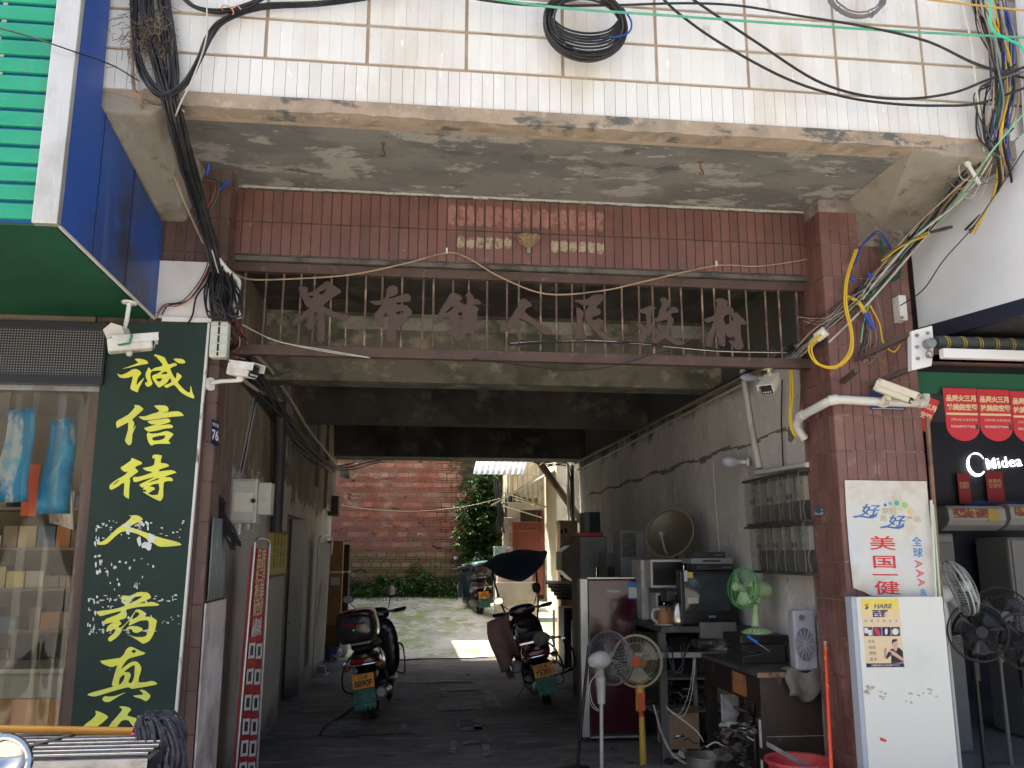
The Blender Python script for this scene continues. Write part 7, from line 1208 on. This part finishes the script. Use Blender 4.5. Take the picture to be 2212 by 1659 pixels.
pipe('dark_downpipe', [P(604, 870, X=XL+.09), P(604, 980, X=XL+.09), P(596, 1150, X=XL+.09)], .055, 'thick dark pipe stub on the left passage wall', mat('dark_pipe', (.035, .035, .035), r=.6))
bundle('sign_wire', [(455, 570, -.30), (440, 600, -.31), (415, 640, -.31), (390, 655, -.31), (360, 660, -.31), (345, 680, -.31)], 3, .012, .004, [CRD, CBR, WIRE], 'thin wire looping over the white fascia panel', 'wires on the fascia', seed=11)
cable('fascia_lead', [P(456, 600, Y=-.31), P(425, 640, Y=-.32), P(416, 680, Y=-.31), P(405, 700, Y=-.31)], .006, WIRE, 'black lead curving over the white fascia panel')
bundle('coloured_lead', [(447, 385, -.30), (470, 395, -.32), (468, 425, -.30), (450, 460, -.28), (455, 500, -.28)], 3, .012, .004, [CRD, CWH, CDG], 'thin coloured lead on the top of left pillar', 'leads on left pillar top', seed=12)
for i, (a, b) in enumerate((((446, 378), (452, 352)), ((476, 408), (497, 388)))): p, q = P(*a, Y=-.32), P(*b, Y=-.36); o = B().tube([p, (p+q)/2, q], [.010, .014, .006], 8).obj('taped_end', mat('blue_tape', (.012, .06, .40), r=.35)); tag(o, ('blue taped cable end pointing up at left pillar top', 'blue taped cable end pointing right at left pillar top')[i], 'cable end')
# along the lintel and grille
cable('lintel_cable', [P(x, y, Y=-.025) for x, y in ((512, 594), (545, 604), (640, 602), (760, 593), (880, 568), (965, 546), (1010, 557), (1080, 598), (1180, 635), (1300, 628), (1400, 606), (1545, 574), (1640, 575), (1745, 560))], .0055, CBR, 'tan cable swagging across the lintel and grille')
for i, (x, y) in enumerate(((965, 545), (1547, 573))): p = P(x, y, Y=-.02); o = B().box(p.x-.006, p.x+.006, -.03, -.005, p.z-.008, p.z+.03).obj('cable_clip', WHITE); tag(o, ('white clip holding tan cable below the swallow nest', 'white clip holding tan cable near the red pillar')[i], 'clip')
bundle('rail_wire', [(525, 702, -.02), (600, 735, -.03), (700, 757, -.03), (800, 772, -.02)], 2, .008, .004, CWH, 'white wire sagging over the lower grille rail at left', 'white rail wires', seed=13)
cable('rail_sag', [P(x, y, Y=-.01) for x, y in ((1020, 775), (1120, 788), (1230, 800), (1330, 790), (1400, 768), (1460, 755))], .0035, WIRE, 'thin black wire sagging below the lower grille rail')
bundle('rail_top_wire', [(1100, 742, .03), (1250, 735, .03), (1400, 742, .03), (1550, 755, .03), (1700, 760, .05)], 4, .010, .0035, [WIRE, CWH, WIRE], 'wire lying along the top of the lower grille rail', 'wires on the lower rail', seed=14, wob=.8)
# top right: sagging cables and coils
HY = YB0-.12
bundle('span_cable', [(820, -60, HY), (1000, -8, HY), (1150, 10, HY), (1300, 12, HY), (1480, 5, HY), (1600, 14, HY), (1720, 34, HY-.05), (1860, 55, HY-.1), (2000, 88, HY-.12), (2110, 140, HY-.1), (2230, 172, HY), (2420, 190, HY+.1)], 2, .008, .007, WIRE, 'black cable spanning the top tiles to the right corner', 'long top span cables', seed=15)
cable('sag_cable', [P(x, y, Y=HY-.05) for x, y in ((1250, -190), (1340, -90), (1420, -15), (1470, 32), (1560, 95), (1700, 170), (1820, 208), (1930, 224), (2030, 228), (2120, 222), (2230, 184), (2420, 120))], .0085, WIRE, 'lower black cable sagging deeply before the white tiles')
cable('sag_cable', [P(x, y, Y=HY-.08) for x, y in ((1300, -190), (1400, -85), (1480, -15), (1540, 28), (1640, 95), (1760, 172), (1860, 205), (1960, 213), (2060, 200), (2140, 170), (2230, 140), (2420, 90))], .0085, WIRE, 'upper black cable sagging deeply before the white tiles')
cable('green_cable', [P(x, y, Y=HY-.1) for x, y in ((500, -90), (760, -45), (1000, -12), (1200, 16), (1450, 34), (1700, 52), (1950, 68), (2230, 82), (2450, 90))], .008, CGN, 'pale green cable stretched across the top of balcony')
cable('yellow_span', [P(x, y, Y=HY-.15) for x, y in ((1600, -80), (1800, -35), (1960, -8), (2080, 8), (2230, 24), (2450, 40))], .007, mat('cable_ochre', (.45, .28, .06), r=.5), 'ochre cable crossing the top right corner')
cable('teal_lead', [P(x, y, Y=HY-.2) for x, y in ((2140, -190), (2141, -10), (2142, 60), (2175, 84), (2205, 100), (2225, 140))], .008, mat('teal_cable', (.05, .50, .30), r=.4), 'bright green lead bending at the top right edge')
ck = thing('cable_coil', 'large coil of black cable hung on the white tiles', 'cable coil', P(1262, 65, Y=HY)); RC = random.Random(31); cc = P(1264, 58, Y=HY)
for i in range(15):
    R0 = .232+RC.gauss(0, .009); of = Vector((RC.gauss(0, .008), -.012*(i % 4), RC.gauss(0, .006)))
    B().tube([cc+of+Vector((cos(2*pi*k/40)*R0, .008*sin(4*pi*k/40+i), sin(2*pi*k/40)*R0*.93)) for k in range(41)], .0075, 5, cap=False).obj('turn', WIRE, ck, smooth=True)
for i in range(8):
    z0 = -.02-.022*i+RC.uniform(-.01, .01); B().tube(smoothline([cc+Vector((-.215, -.03, .03-.02*i)), cc+Vector((-.13, -.05, z0-.03)), cc+Vector((0, -.055, z0-.055)), cc+Vector((.13, -.05, z0-.02)), cc+Vector((.215, -.03, .06-.02*i))], 6), .007, 5).obj('turn', WIRE, ck, smooth=True)
B().tube(smoothline([cc+Vector((.22, -.04, .12)), cc+Vector((.27, -.05, .02)), cc+Vector((.24, -.05, -.06)), cc+Vector((.1, -.05, -.10)), cc+Vector((-.1, -.05, -.09))], 6), .006, 5).obj('loose_end', CBL, ck, smooth=True)
ck2 = thing('cable_coil', 'smaller coil of grey cable at the top right', 'cable coil', P(1846, 0, Y=HY)); cc = P(1846, -22, Y=HY)
for i in range(10):
    R0 = .19+RC.gauss(0, .008); B().tube([cc+Vector((RC.gauss(0, .004)+cos(2*pi*k/36)*R0, -.01*(i % 3), sin(2*pi*k/36)*R0)) for k in range(37)], .006, 5, cap=False).obj('turn', CGR, ck2, smooth=True)
for a0 in (4.0, 5.2): B().torus(cc+Vector((cos(a0)*.19, -.01, sin(a0)*.19)), (-sin(a0), 0, cos(a0)), .024, .003, 12, 4).obj('tie', CGR, ck2)
RX = [WIRE, WIRE, CGR, CBR, CWH, CDG, WIRE]
bundle('corner_cable', [(2095, -190, HY), (2105, -15, HY), (2125, 60, HY), (2150, 150, HY-.05), (2150, 250, HY-.05), (2118, 330, -1.0), (2050, 420, -.75), (1975, 510, -.50), (1900, 600, -.33), (1835, 665, -.30), (1770, 720, -.20), (1715, 765, .0)], 14, .020, .005, RX, 'thin cable in the bundle down the right corner', 'right corner cable bundle', seed=16, wob=.7)
bundle('edge_cable', [(2150, -190, HY), (2160, -15, HY), (2180, 90, HY), (2190, 200, HY), (2170, 300, HY), (2175, 420, -.9), (2110, 500, -.7)], 12, .026, .006, [WIRE, WIRE, CGR, CBR, CYE, CBL], 'tangled cable at the right edge beneath the sign box', 'right edge cables', seed=17, wob=1.0)
bundle('edge_cable', [(2212, 150, HY), (2150, 175, HY-.03), (2120, 210, HY), (2130, 300, HY), (2160, 340, HY)], 6, .022, .005, [WIRE, CGR, WIRE], 'curling cable crossing the right edge of the tiles', 'right edge curls', seed=18, wob=1.1)
cable('pale_cable', [P(2070, -190, Y=HY-.02), P(2077, -10, Y=HY-.05), P(2098, 90, Y=HY-.05), P(2110, 200, Y=HY-.06), P(2125, 330, Y=-1.05), P(2090, 400, Y=-.9), P(2000, 510, Y=-.52), P(1880, 650, Y=-.32), P(1790, 740, Y=-.25)], .007, CWH, 'pale cable leading down the right corner bundle')
cable('mint_cable', [P(2212, 245, Y=HY-.1), P(2140, 330, Y=HY-.08), P(2095, 400, Y=-1.0), P(2010, 500, Y=-.55), P(1905, 600, Y=-.34), P(1870, 680, Y=-.30), P(1860, 740, Y=-.29)], .005, mat('mint_wire', (.16, .46, .24), r=.45), 'mint green wire beside the pale cable at right')
cable('loose_wire', [P(2212, 325, Y=-1.15), P(2110, 480, Y=-.9), P(2040, 560, Y=-.8), P(1995, 625, Y=-.6), P(1945, 660, Y=-.4)], .004, WIRE, 'loose black wire hanging before the white sign side')
a, b = P(2078, 332, Y=-1.0), P(2116, 398, Y=-.98); t = thing('pipe_stub', 'broken white plastic pipe stub among the right cables', 'pipe', a); B().tube([a, a+(b-a)*.4], .022, 10).obj('socket', PV, t, smooth=40); B().tube([a+(b-a)*.4, b], .013, 8).obj('tail', WHITE, t, smooth=40)
bundle('brace_cable', [(2185, 270, HY), (2130, 345, -1.02), (2060, 430, -.80), (1985, 515, -.52), (1905, 600, -.35), (1860, 650, -.31)], 9, .024, .0055, [WIRE, CGR, WIRE, CBR, CBL, CWH], 'loose cable sagging under the right cantilever', 'cantilever cables', seed=33, wob=1.2)
bundle('curl_wire', [(2120, 330, -1.0), (2085, 350, -.95), (2100, 390, -.95), (2140, 370, -1.0), (2110, 420, -.9), (2060, 400, -.85)], 5, .03, .003, [CBR, CWH, CGR], 'thin curled wire end dangling near the broken pipe stub', 'curled wire ends', seed=34, wob=1.3)
# colourful leads on the red pillar
bundle('yellow_cable', [(1852, 540, -.31), (1832, 600, -.33), (1828, 660, -.34), (1842, 720, -.34), (1838, 765, -.34), (1808, 792, -.34), (1770, 786, -.32), (1752, 755, -.30), (1768, 728, -.27), (1782, 722, -.26)], 4, .008, .0068, CYE, 'yellow cable coiled in a loose loop on red pillar', 'yellow loop cables', seed=19)
bundle('yellow_lead', [(1708, 790, .12), (1708, 850, .12), (1706, 905, .12), (1716, 938, .14), (1735, 942, .16)], 5, .007, .006, CYE, 'yellow cable hanging straight down by the hanging camera', 'yellow hanging cables', seed=20)
bundle('yellow_branch', [(1830, 640, -.32), (1858, 655, -.32), (1876, 690, -.31)], 2, .006, .006, CYE, 'yellow branch cable ending in blue tape', 'yellow branch cables', seed=26)
for i, (x0, y0, x1, y1) in enumerate(((1838, 598, 1846, 606), (1868, 676, 1888, 712), (1876, 590, 1886, 606))): p, q = P(x0, y0, Y=-.33), P(x1, y1, Y=-.33); o = B().tube([p, (p+q)/2, q], [.011, .016, .010], 8).obj('blue_tape', mat('blue_tape', (.012, .06, .40))); tag(o, ('blue tape round the yellow loop, upper wrap', 'long blue taped joint on the yellow branch', 'blue taped joint on the dark green lead')[i], 'tape')
bundle('green_lead', [(1905, 520, -.31), (1912, 580, -.32), (1905, 625, -.33), (1870, 640, -.33), (1862, 625, -.32), (1895, 610, -.32), (1940, 600, -.32), (1948, 560, -.30)], 3, .010, .006, CDG, 'dark green lead looping high on the red pillar', 'dark green leads', seed=21)
bundle('blue_lead', [(1848, 575, -.31), (1860, 540, -.33), (1880, 515, -.33), (1900, 505, -.31), (1925, 540, -.31), (1938, 580, -.31)], 3, .008, .005, [CBL, CGR], 'dark blue lead arching high on the red pillar', 'dark blue leads', seed=22)
bundle('pillar_wire', [(1745, 700, -.1), (1800, 690, -.28), (1860, 640, -.29), (1885, 720, -.28), (1870, 780, -.28), (1900, 760, -.28)], 7, .022, .0035, [WIRE, CBR, CGR], 'thin dusty wire strung over the red pillar front', 'pillar wires', seed=23, wob=1.3)
cable('orange_lead', [P(1880, 660, Y=-.3), P(1900, 700, Y=-.31), P(1908, 740, Y=-.31), P(1930, 760, Y=-.31), P(1945, 745, Y=-.31)], .006, CYE, 'short ochre lead dangling beside the awning bars')
o = B().tube([P(2008, 502, Y=-.8), P(2040, 494, Y=-.85), P(2057, 490, Y=-.86)], [.010, .013, .009], 7).obj('taped_tail', WIRE); tag(o, 'black taped cable tail sticking out over the white sign side', 'cable end')
bundle('tail_lead', [(1905, 560, -.4), (1950, 530, -.6), (2005, 503, -.8)], 3, .008, .005, [CBL, CYE, CDG], 'coloured lead reaching to the black taped tail', 'tail leads', seed=24)
cp_ = P(1776, 722, Y=-.26); t = thing('pipe_elbow', 'white pipe mouth with yellow cables at the pillar side', 'pipe', cp_); B().tube([P(1715, 775, Y=.15), P(1735, 757, Y=.02), P(1768, 728, Y=-.24)], .026, 12).obj('run', PV, t, smooth=40); B().cyl(P(1764, 730, Y=-.22), P(1784, 714, Y=-.27), .036, n=14).obj('mouth', WHITE, t, smooth=40)
for yy, lb in ((760, 'upper'), ): cable('drop_pipe', [P(1702, 792, Y=.14), P(1702, 800, Y=.14)], .03, PV, 'short white pipe collar above the hanging yellow cables', n=12, cat='pipe')
# right wall run into the passage
RWX = '%f' % (XR-.05)
bundle('run_cable', [(1725, 745, .05), (1660, 790, RWX), (1600, 818, RWX), (1480, 880, RWX), (1380, 930, RWX), (1300, 972, RWX), (1242, 1002, RWX)], 9, .016, .006, [WIRE, WIRE, CGR, CBR], 'cable strung along the top of the right passage wall', 'right wall cable run', seed=25, wob=.6)
cable('run_conduit', [P(x, y, X=XR-.03) for x, y in ((1600, 832), (1500, 884), (1400, 936), (1310, 984), (1245, 1016))], .016, WLc, 'pale conduit under the cable run of right wall', n=8, cat='conduit')
bundle('wall_drop', [(1735, 800, .2), (1732, 850, .2), (1730, 900, .2)], 2, .006, .006, [WIRE, CRD, CBL], 'short dark lead beside the red pillar', 'dark leads by pillar', seed=27)
cable('meter_lead', [P(1690, 820, X=XR-.04), P(1688, 900, X=XR-.03), P(1690, 960, X=XR-.03), P(1692, 1010, X=XR-.03)], .006, WIRE, 'black lead dropping to the upper meters')
# passage end: stove pipe, downpipes, cable knot
a, b = P(1168, 1002, Y=9.1), P(1258, 1128, Y=9.3); o = B().tube([a, b], .062, 14).obj('stove_pipe', mat('rusty_flue', (.22, .15, .10), [((.13, .09, .06), 5, .45, .62), ((.3, .22, .15), 8, .56, .7)], r=.7), smooth=40); tag(o, 'thick rusty flue pipe slanting across the passage end', 'flue')
for x0, x1, r0, lb in ((1236, 1240, .03, 'dark downpipe at the far end of right wall'), (1226, 1229, .022, 'pale downpipe beside the slanting flue')): pipe('end_pipe', [P(x0, 1005, Y=9.05), P(x1, 1180, Y=9.05)], r0, lb, mat('dark_pipe', (.035, .035, .035)) if r0 > .025 else WLc)
bundle('end_loop', [(1150, 994, 9.1), (1175, 1004, 9.1), (1215, 1000, 9.1), (1228, 1015, 9.1), (1234, 1060, 9.1), (1236, 1120, 9.1)], 5, .02, .010, [WLc, WIRE], 'cable looping under the far beam at right', 'far end cable loops', seed=28, wob=.9)
bundle('far_span', [(720, 1012, 9.05), (760, 1008, 9.06), (800, 999, 9.06), (850, 992, 9.06)], 6, .02, .009, [WIRE, WIRE, WHITE], 'cable bunched under the far beam at left', 'far left cables', seed=29, wob=.8)

# ================================================================== nests
nst = thing('twig_nest', 'untidy twig nest caught in the left cables', 'nest', P(318, 95, Y=T1)); tw = B(); RN = random.Random(14); c0 = P(322, 75, Y=T1-.01)
for i in range(260):
    p = c0+Vector((RN.gauss(0, .065), RN.gauss(-.01, .03), RN.gauss(0, .09))); d = Vector((RN.gauss(0, 1), RN.gauss(0, .5), RN.gauss(-.3, 1))).normalized()*RN.uniform(.03, .10); tw.tube([p, p+d*.5+Vector((RN.gauss(0, .008), 0, RN.gauss(0, .008))), p+d], .0018, 3)
tw.obj('twigs', mat('dry_twig', (.11, .085, .06), [((.22, .17, .11), 9, .5, .66)], r=.95), nst, weld=False, kind='stuff'); B().ball(c0+Vector((0, .02, .02)), .07, 12, sc=(1, .5, 1.2)).obj('core', mat('nest_core', (.05, .04, .032), r=1.), nst)
sn = thing('swallow_nest', 'mud swallow nest stuck on the red lintel tiles', 'nest', P(1140, 522, Y=0)); c0 = P(1141, 520, Y=-.005)
mud = [[Vector((c0.x+cos(pi+pi*k/12)*rx*(1+.12*RN.uniform(-1, 1)), -.012-sin(pi*k/12)*ry*(1+.15*RN.uniform(-1, 1)), c0.z+h)) for k in range(13)] for rx, ry, h in ((.012, .01, -.065), (.03, .03, -.05), (.06, .05, -.02), (.085, .06, .01), (.092, .062, .03), (.07, .04, .034))]
B().loft(mud).obj('cup', mat('dried_mud', (.30, .21, .13), [((.17, .12, .075), 60, .45, .6), ((.42, .33, .22), 40, .58, .7)], r=1., b=1., bs=90), sn); B().box(c0.x-.012, c0.x+.012, -.03, -.008, c0.z-.10, c0.z-.055).obj('bracket', STEEL, sn)

# ================================================================== street edge, bottom left
rk = thing('steel_rack', 'low chrome rack of parallel rods before the pharmacy', 'rack', (-2.0, -1.2, 0)); RYn, RYf = -1.75, -1.28
zt_ = P(250, 1643, Y=RYn).z; xr_ = P(322, 1640, Y=RYn).x
CHM2 = mat('bright_steel', (.30, .30, .32), [((.18, .175, .175), 7, .5, .66)], r=.26, m=1.)
for i in range(7): y = RYn+.02+(RYf-RYn)*i/6.; B().cyl((-3.2, y, zt_+.02), (xr_-.01, y, zt_+.02), .009, n=10).obj('rod', CHM2, rk, smooth=40)
B().box(-3.2, xr_, RYn-.02, RYn+.0, zt_-.055, zt_+.012).obj('front_rail', CHM2, rk, bev=.004); B().box(-3.2, xr_, RYf, RYf+.02, zt_-.055, zt_+.012).obj('rear_rail', CHM2, rk, bev=.004); B().box(xr_-.03, xr_, RYn-.022, RYf+.02, zt_-.055, zt_+.0).obj('side_rail', CHM2, rk, bev=.003)
for x in (xr_-.03, -3.17):
    for y in (RYn-.02, RYf): B().box(x, x+.03, y, y+.03, 0, zt_-.05).obj('leg', CHM2, rk)
for i in range(9): x = xr_-.10-i*.135; B().box(x, x+.014, RYn-.005, RYn+.008, zt_-.5, zt_-.055).obj('upright', mat('dull_steel', (.3, .3, .3), r=.35, m=.9), rk)
for z in (.14, .36): B().box(-3.15, xr_-.04, RYn+.03, RYn+.04, zt_-z-.09, zt_-z+.05).obj('infill_board', mat('white_infill', (.55, .57, .58), r=.5), rk)
for x in (xr_-.62, xr_-1.02): B().prism([(x, RYn, zt_+.03), (x+.03, RYn, zt_+.03), (x+.20, RYf, zt_+.03), (x+.17, RYf, zt_+.03)], (0, 0, .004)).obj('strap', mat('grey_strap', (.14, .13, .11), r=.9), rk)
mo2 = thing('string_mop', 'grey string mop lying on the steel rack', 'mop', P(330, 1600, Y=-1.3)); ym = RYf+.05
ym = RYf-.06; a, b = P(-30, 1574, Y=ym), P(286, 1580, Y=ym)
B().cyl(a, b, .018, n=12).obj('handle', mat('bamboo', (.52, .24, .03), [((.42, .18, .02), 4, .5, .66)], r=.35), mo2, smooth=40); q = P(310, 1580, Y=ym); B().tube([b, P(300, 1581, Y=ym)], .023, 10).tube([P(292, 1590, Y=ym-.02), P(296, 1572, Y=ym)], .018, 8).obj('socket', mat('pink_plastic', (.62, .10, .16), r=.4), mo2, smooth=40)
mp2 = B(); RM = random.Random(6); hd = P(318, 1568, Y=ym)
for i in range(150):
    o0 = Vector((RM.uniform(-.07, .07), RM.uniform(-.09, .06), RM.uniform(-.02, .03))); f = RM.uniform(.5, 1.1)
    pts = [hd+Vector((o0.x*.5, o0.y, o0.z)), hd+Vector((.05+o0.x, o0.y*1.3-.02, .03+o0.z)), hd+Vector((.09+o0.x*1.2, o0.y*1.5-.03, -.05+o0.z)), hd+Vector((.10+o0.x*1.2+RM.gauss(0, .012), o0.y*1.5-.04, -.16*f)), hd+Vector((.10+o0.x*1.2+RM.gauss(0, .02), o0.y*1.5-.04, -.36*f))]
    mp2.tube(smoothline(pts, 3), .006, 4)
mp2.obj('strings', mat('grey_string', (.06, .06, .075), [((.12, .12, .14), 30, .5, .62), ((.03, .03, .04), 20, .5, .6)], r=.95), mo2, smooth=True, weld=False)
hl = thing('chrome_mirror', 'round chrome vehicle mirror at the bottom left corner', 'mirror', P(14, 1640, Y=-2.3)); c0 = P(12, 1640, Y=-2.3); ax = Vector((.25, -.9, .30)).normalized()
B().torus(c0, ax, .068, .014, 30, 8, sq=1.25).obj('rim', CHROME, hl, smooth=True); B().lathe([(.001, -.07), (.04, -.06), (.068, -.01), (.062, 0), (.03, -.03), (.001, -.035)], c0, ax, 24).obj('shell', CHROME, hl, smooth=True); B().tube([c0-ax*.06, c0-ax*.08-Vector((.05, 0, .3))], .012, 8).obj('stem', CHROME, hl)
# leads and small gear crowding the bench
bundle('bench_lead', [(1438, 1395, 1.42), (1436, 1430, 1.40), (1448, 1455, 1.40), (1460, 1440, 1.40), (1466, 1400, 1.42)], 5, .02, .004, WIRE, 'black appliance lead looping down from the bench edge', 'bench leads', seed=40, wob=1.2)
bundle('pale_lead', [(1500, 1420, 1.0), (1492, 1500, 1.0), (1470, 1545, 1.1), (1440, 1530, 1.1), (1500, 1575, 1.0), (1520, 1600, .9)], 2, .015, .0024, CWH, 'pale lead trailing from the bench to the open carton', 'pale leads', seed=41)
bundle('floor_lead', [(1412, 1520, 1.3), (1430, 1580, 1.2), (1455, 1630, 1.1), (1490, 1650, 1.05)], 2, .01, .0024, CWH, 'pale lead snaking from the yellow fan to the floor', 'fan leads', seed=42)
bundle('fan_flex', [(1290, 1450, .92), (1272, 1480, .9), (1276, 1520, .9), (1292, 1535, .92)], 2, .008, .0024, CWH, 'white flex looped behind the white fan motor', 'fan flexes', seed=43)
bundle('desk_lead', [(1545, 1400, .95), (1580, 1396, .9), (1600, 1410, .7), (1640, 1404, .6), (1610, 1392, .8)], 5, .015, .004, WIRE, 'black lead curled on the desk top', 'desk leads', seed=44, wob=1.)
for x0, y0, x1, y1, Y_, d_, c_, lb in ((1382, 1365, 1436, 1440, 2.2, .4, (.02, .02, .022), 'black video recorder stack under the bench'), (1445, 1375, 1500, 1450, 2.4, .3, (.03, .028, .026), 'dark tape deck pushed under the bench'), (1390, 1450, 1430, 1520, 2.3, .4, (.035, .03, .028), 'dark crate on the floor behind the yellow fan'), (1508, 1385, 1545, 1400, 1.3, .2, (.03, .03, .03), 'flat black receiver on the front corner of bench'),
        (1558, 1500, 1602, 1625, 1.05, .03, (.26, .25, .24), 'pale grey board leaning under the desk'), (1440, 1275, 1470, 1300, 1.75, .2, (.025, .024, .024), 'small black radio wedged beside the television'), (1310, 1195, 1345, 1252, 3.5, .4, (.07, .072, .075), 'slate grey cabinet behind the maroon refrigerator')):
    a, b = P(x0, y0, Y=Y_), P(x1, y1, Y=Y_); t = thing('stored_item', lb, 'appliance', ((a.x+b.x)/2, Y_, b.z)); m_ = mat('stored_%d' % x0, c_, [(tuple(q*1.6 for q in c_), 8, .5, .66)], r=.5)
    B().box(a.x, b.x, Y_, Y_+d_, b.z, a.z).obj('case', m_, t, bev=.006)
    if d_ > .1: B().box(a.x+.01, b.x-.01, Y_-.008, Y_-.001, b.z+(a.z-b.z)*.12, b.z+(a.z-b.z)*.5).obj('front', BLACK, t, bev=.003); B().cyl((b.x-.04, Y_-.014, a.z-(a.z-b.z)*.25), (b.x-.04, Y_, a.z-(a.z-b.z)*.25), .012, n=10).obj('knob', STEEL, t)
# rubbish specks on the ground
for i, (x, y, s_, c_, lb) in enumerate(((862, 1403, .03, (.45, .36, .24), 'small pale crumpled paper scrap beyond the black scooter'), (920, 1391, .012, (.4, .06, .05), 'tiny red wrapper on the yard concrete'), (1010, 1455, .03, (.5, .5, .5), 'flat white scrap on the dark floor near the moped'), (915, 1427, .02, (.45, .45, .43), 'white scrap by the floor joint'))):
    p = P(x, y, Z=.03 if y > 1420 else .10); o = B().ball((p.x, p.y, p.z), s_, 8, sc=(1.3, 1, .5)).obj('litter_scrap', mat('scrap_%d' % i, c_, r=.8)); tag(o, lb, 'litter')
bpy.data.scenes.remove(TMP)
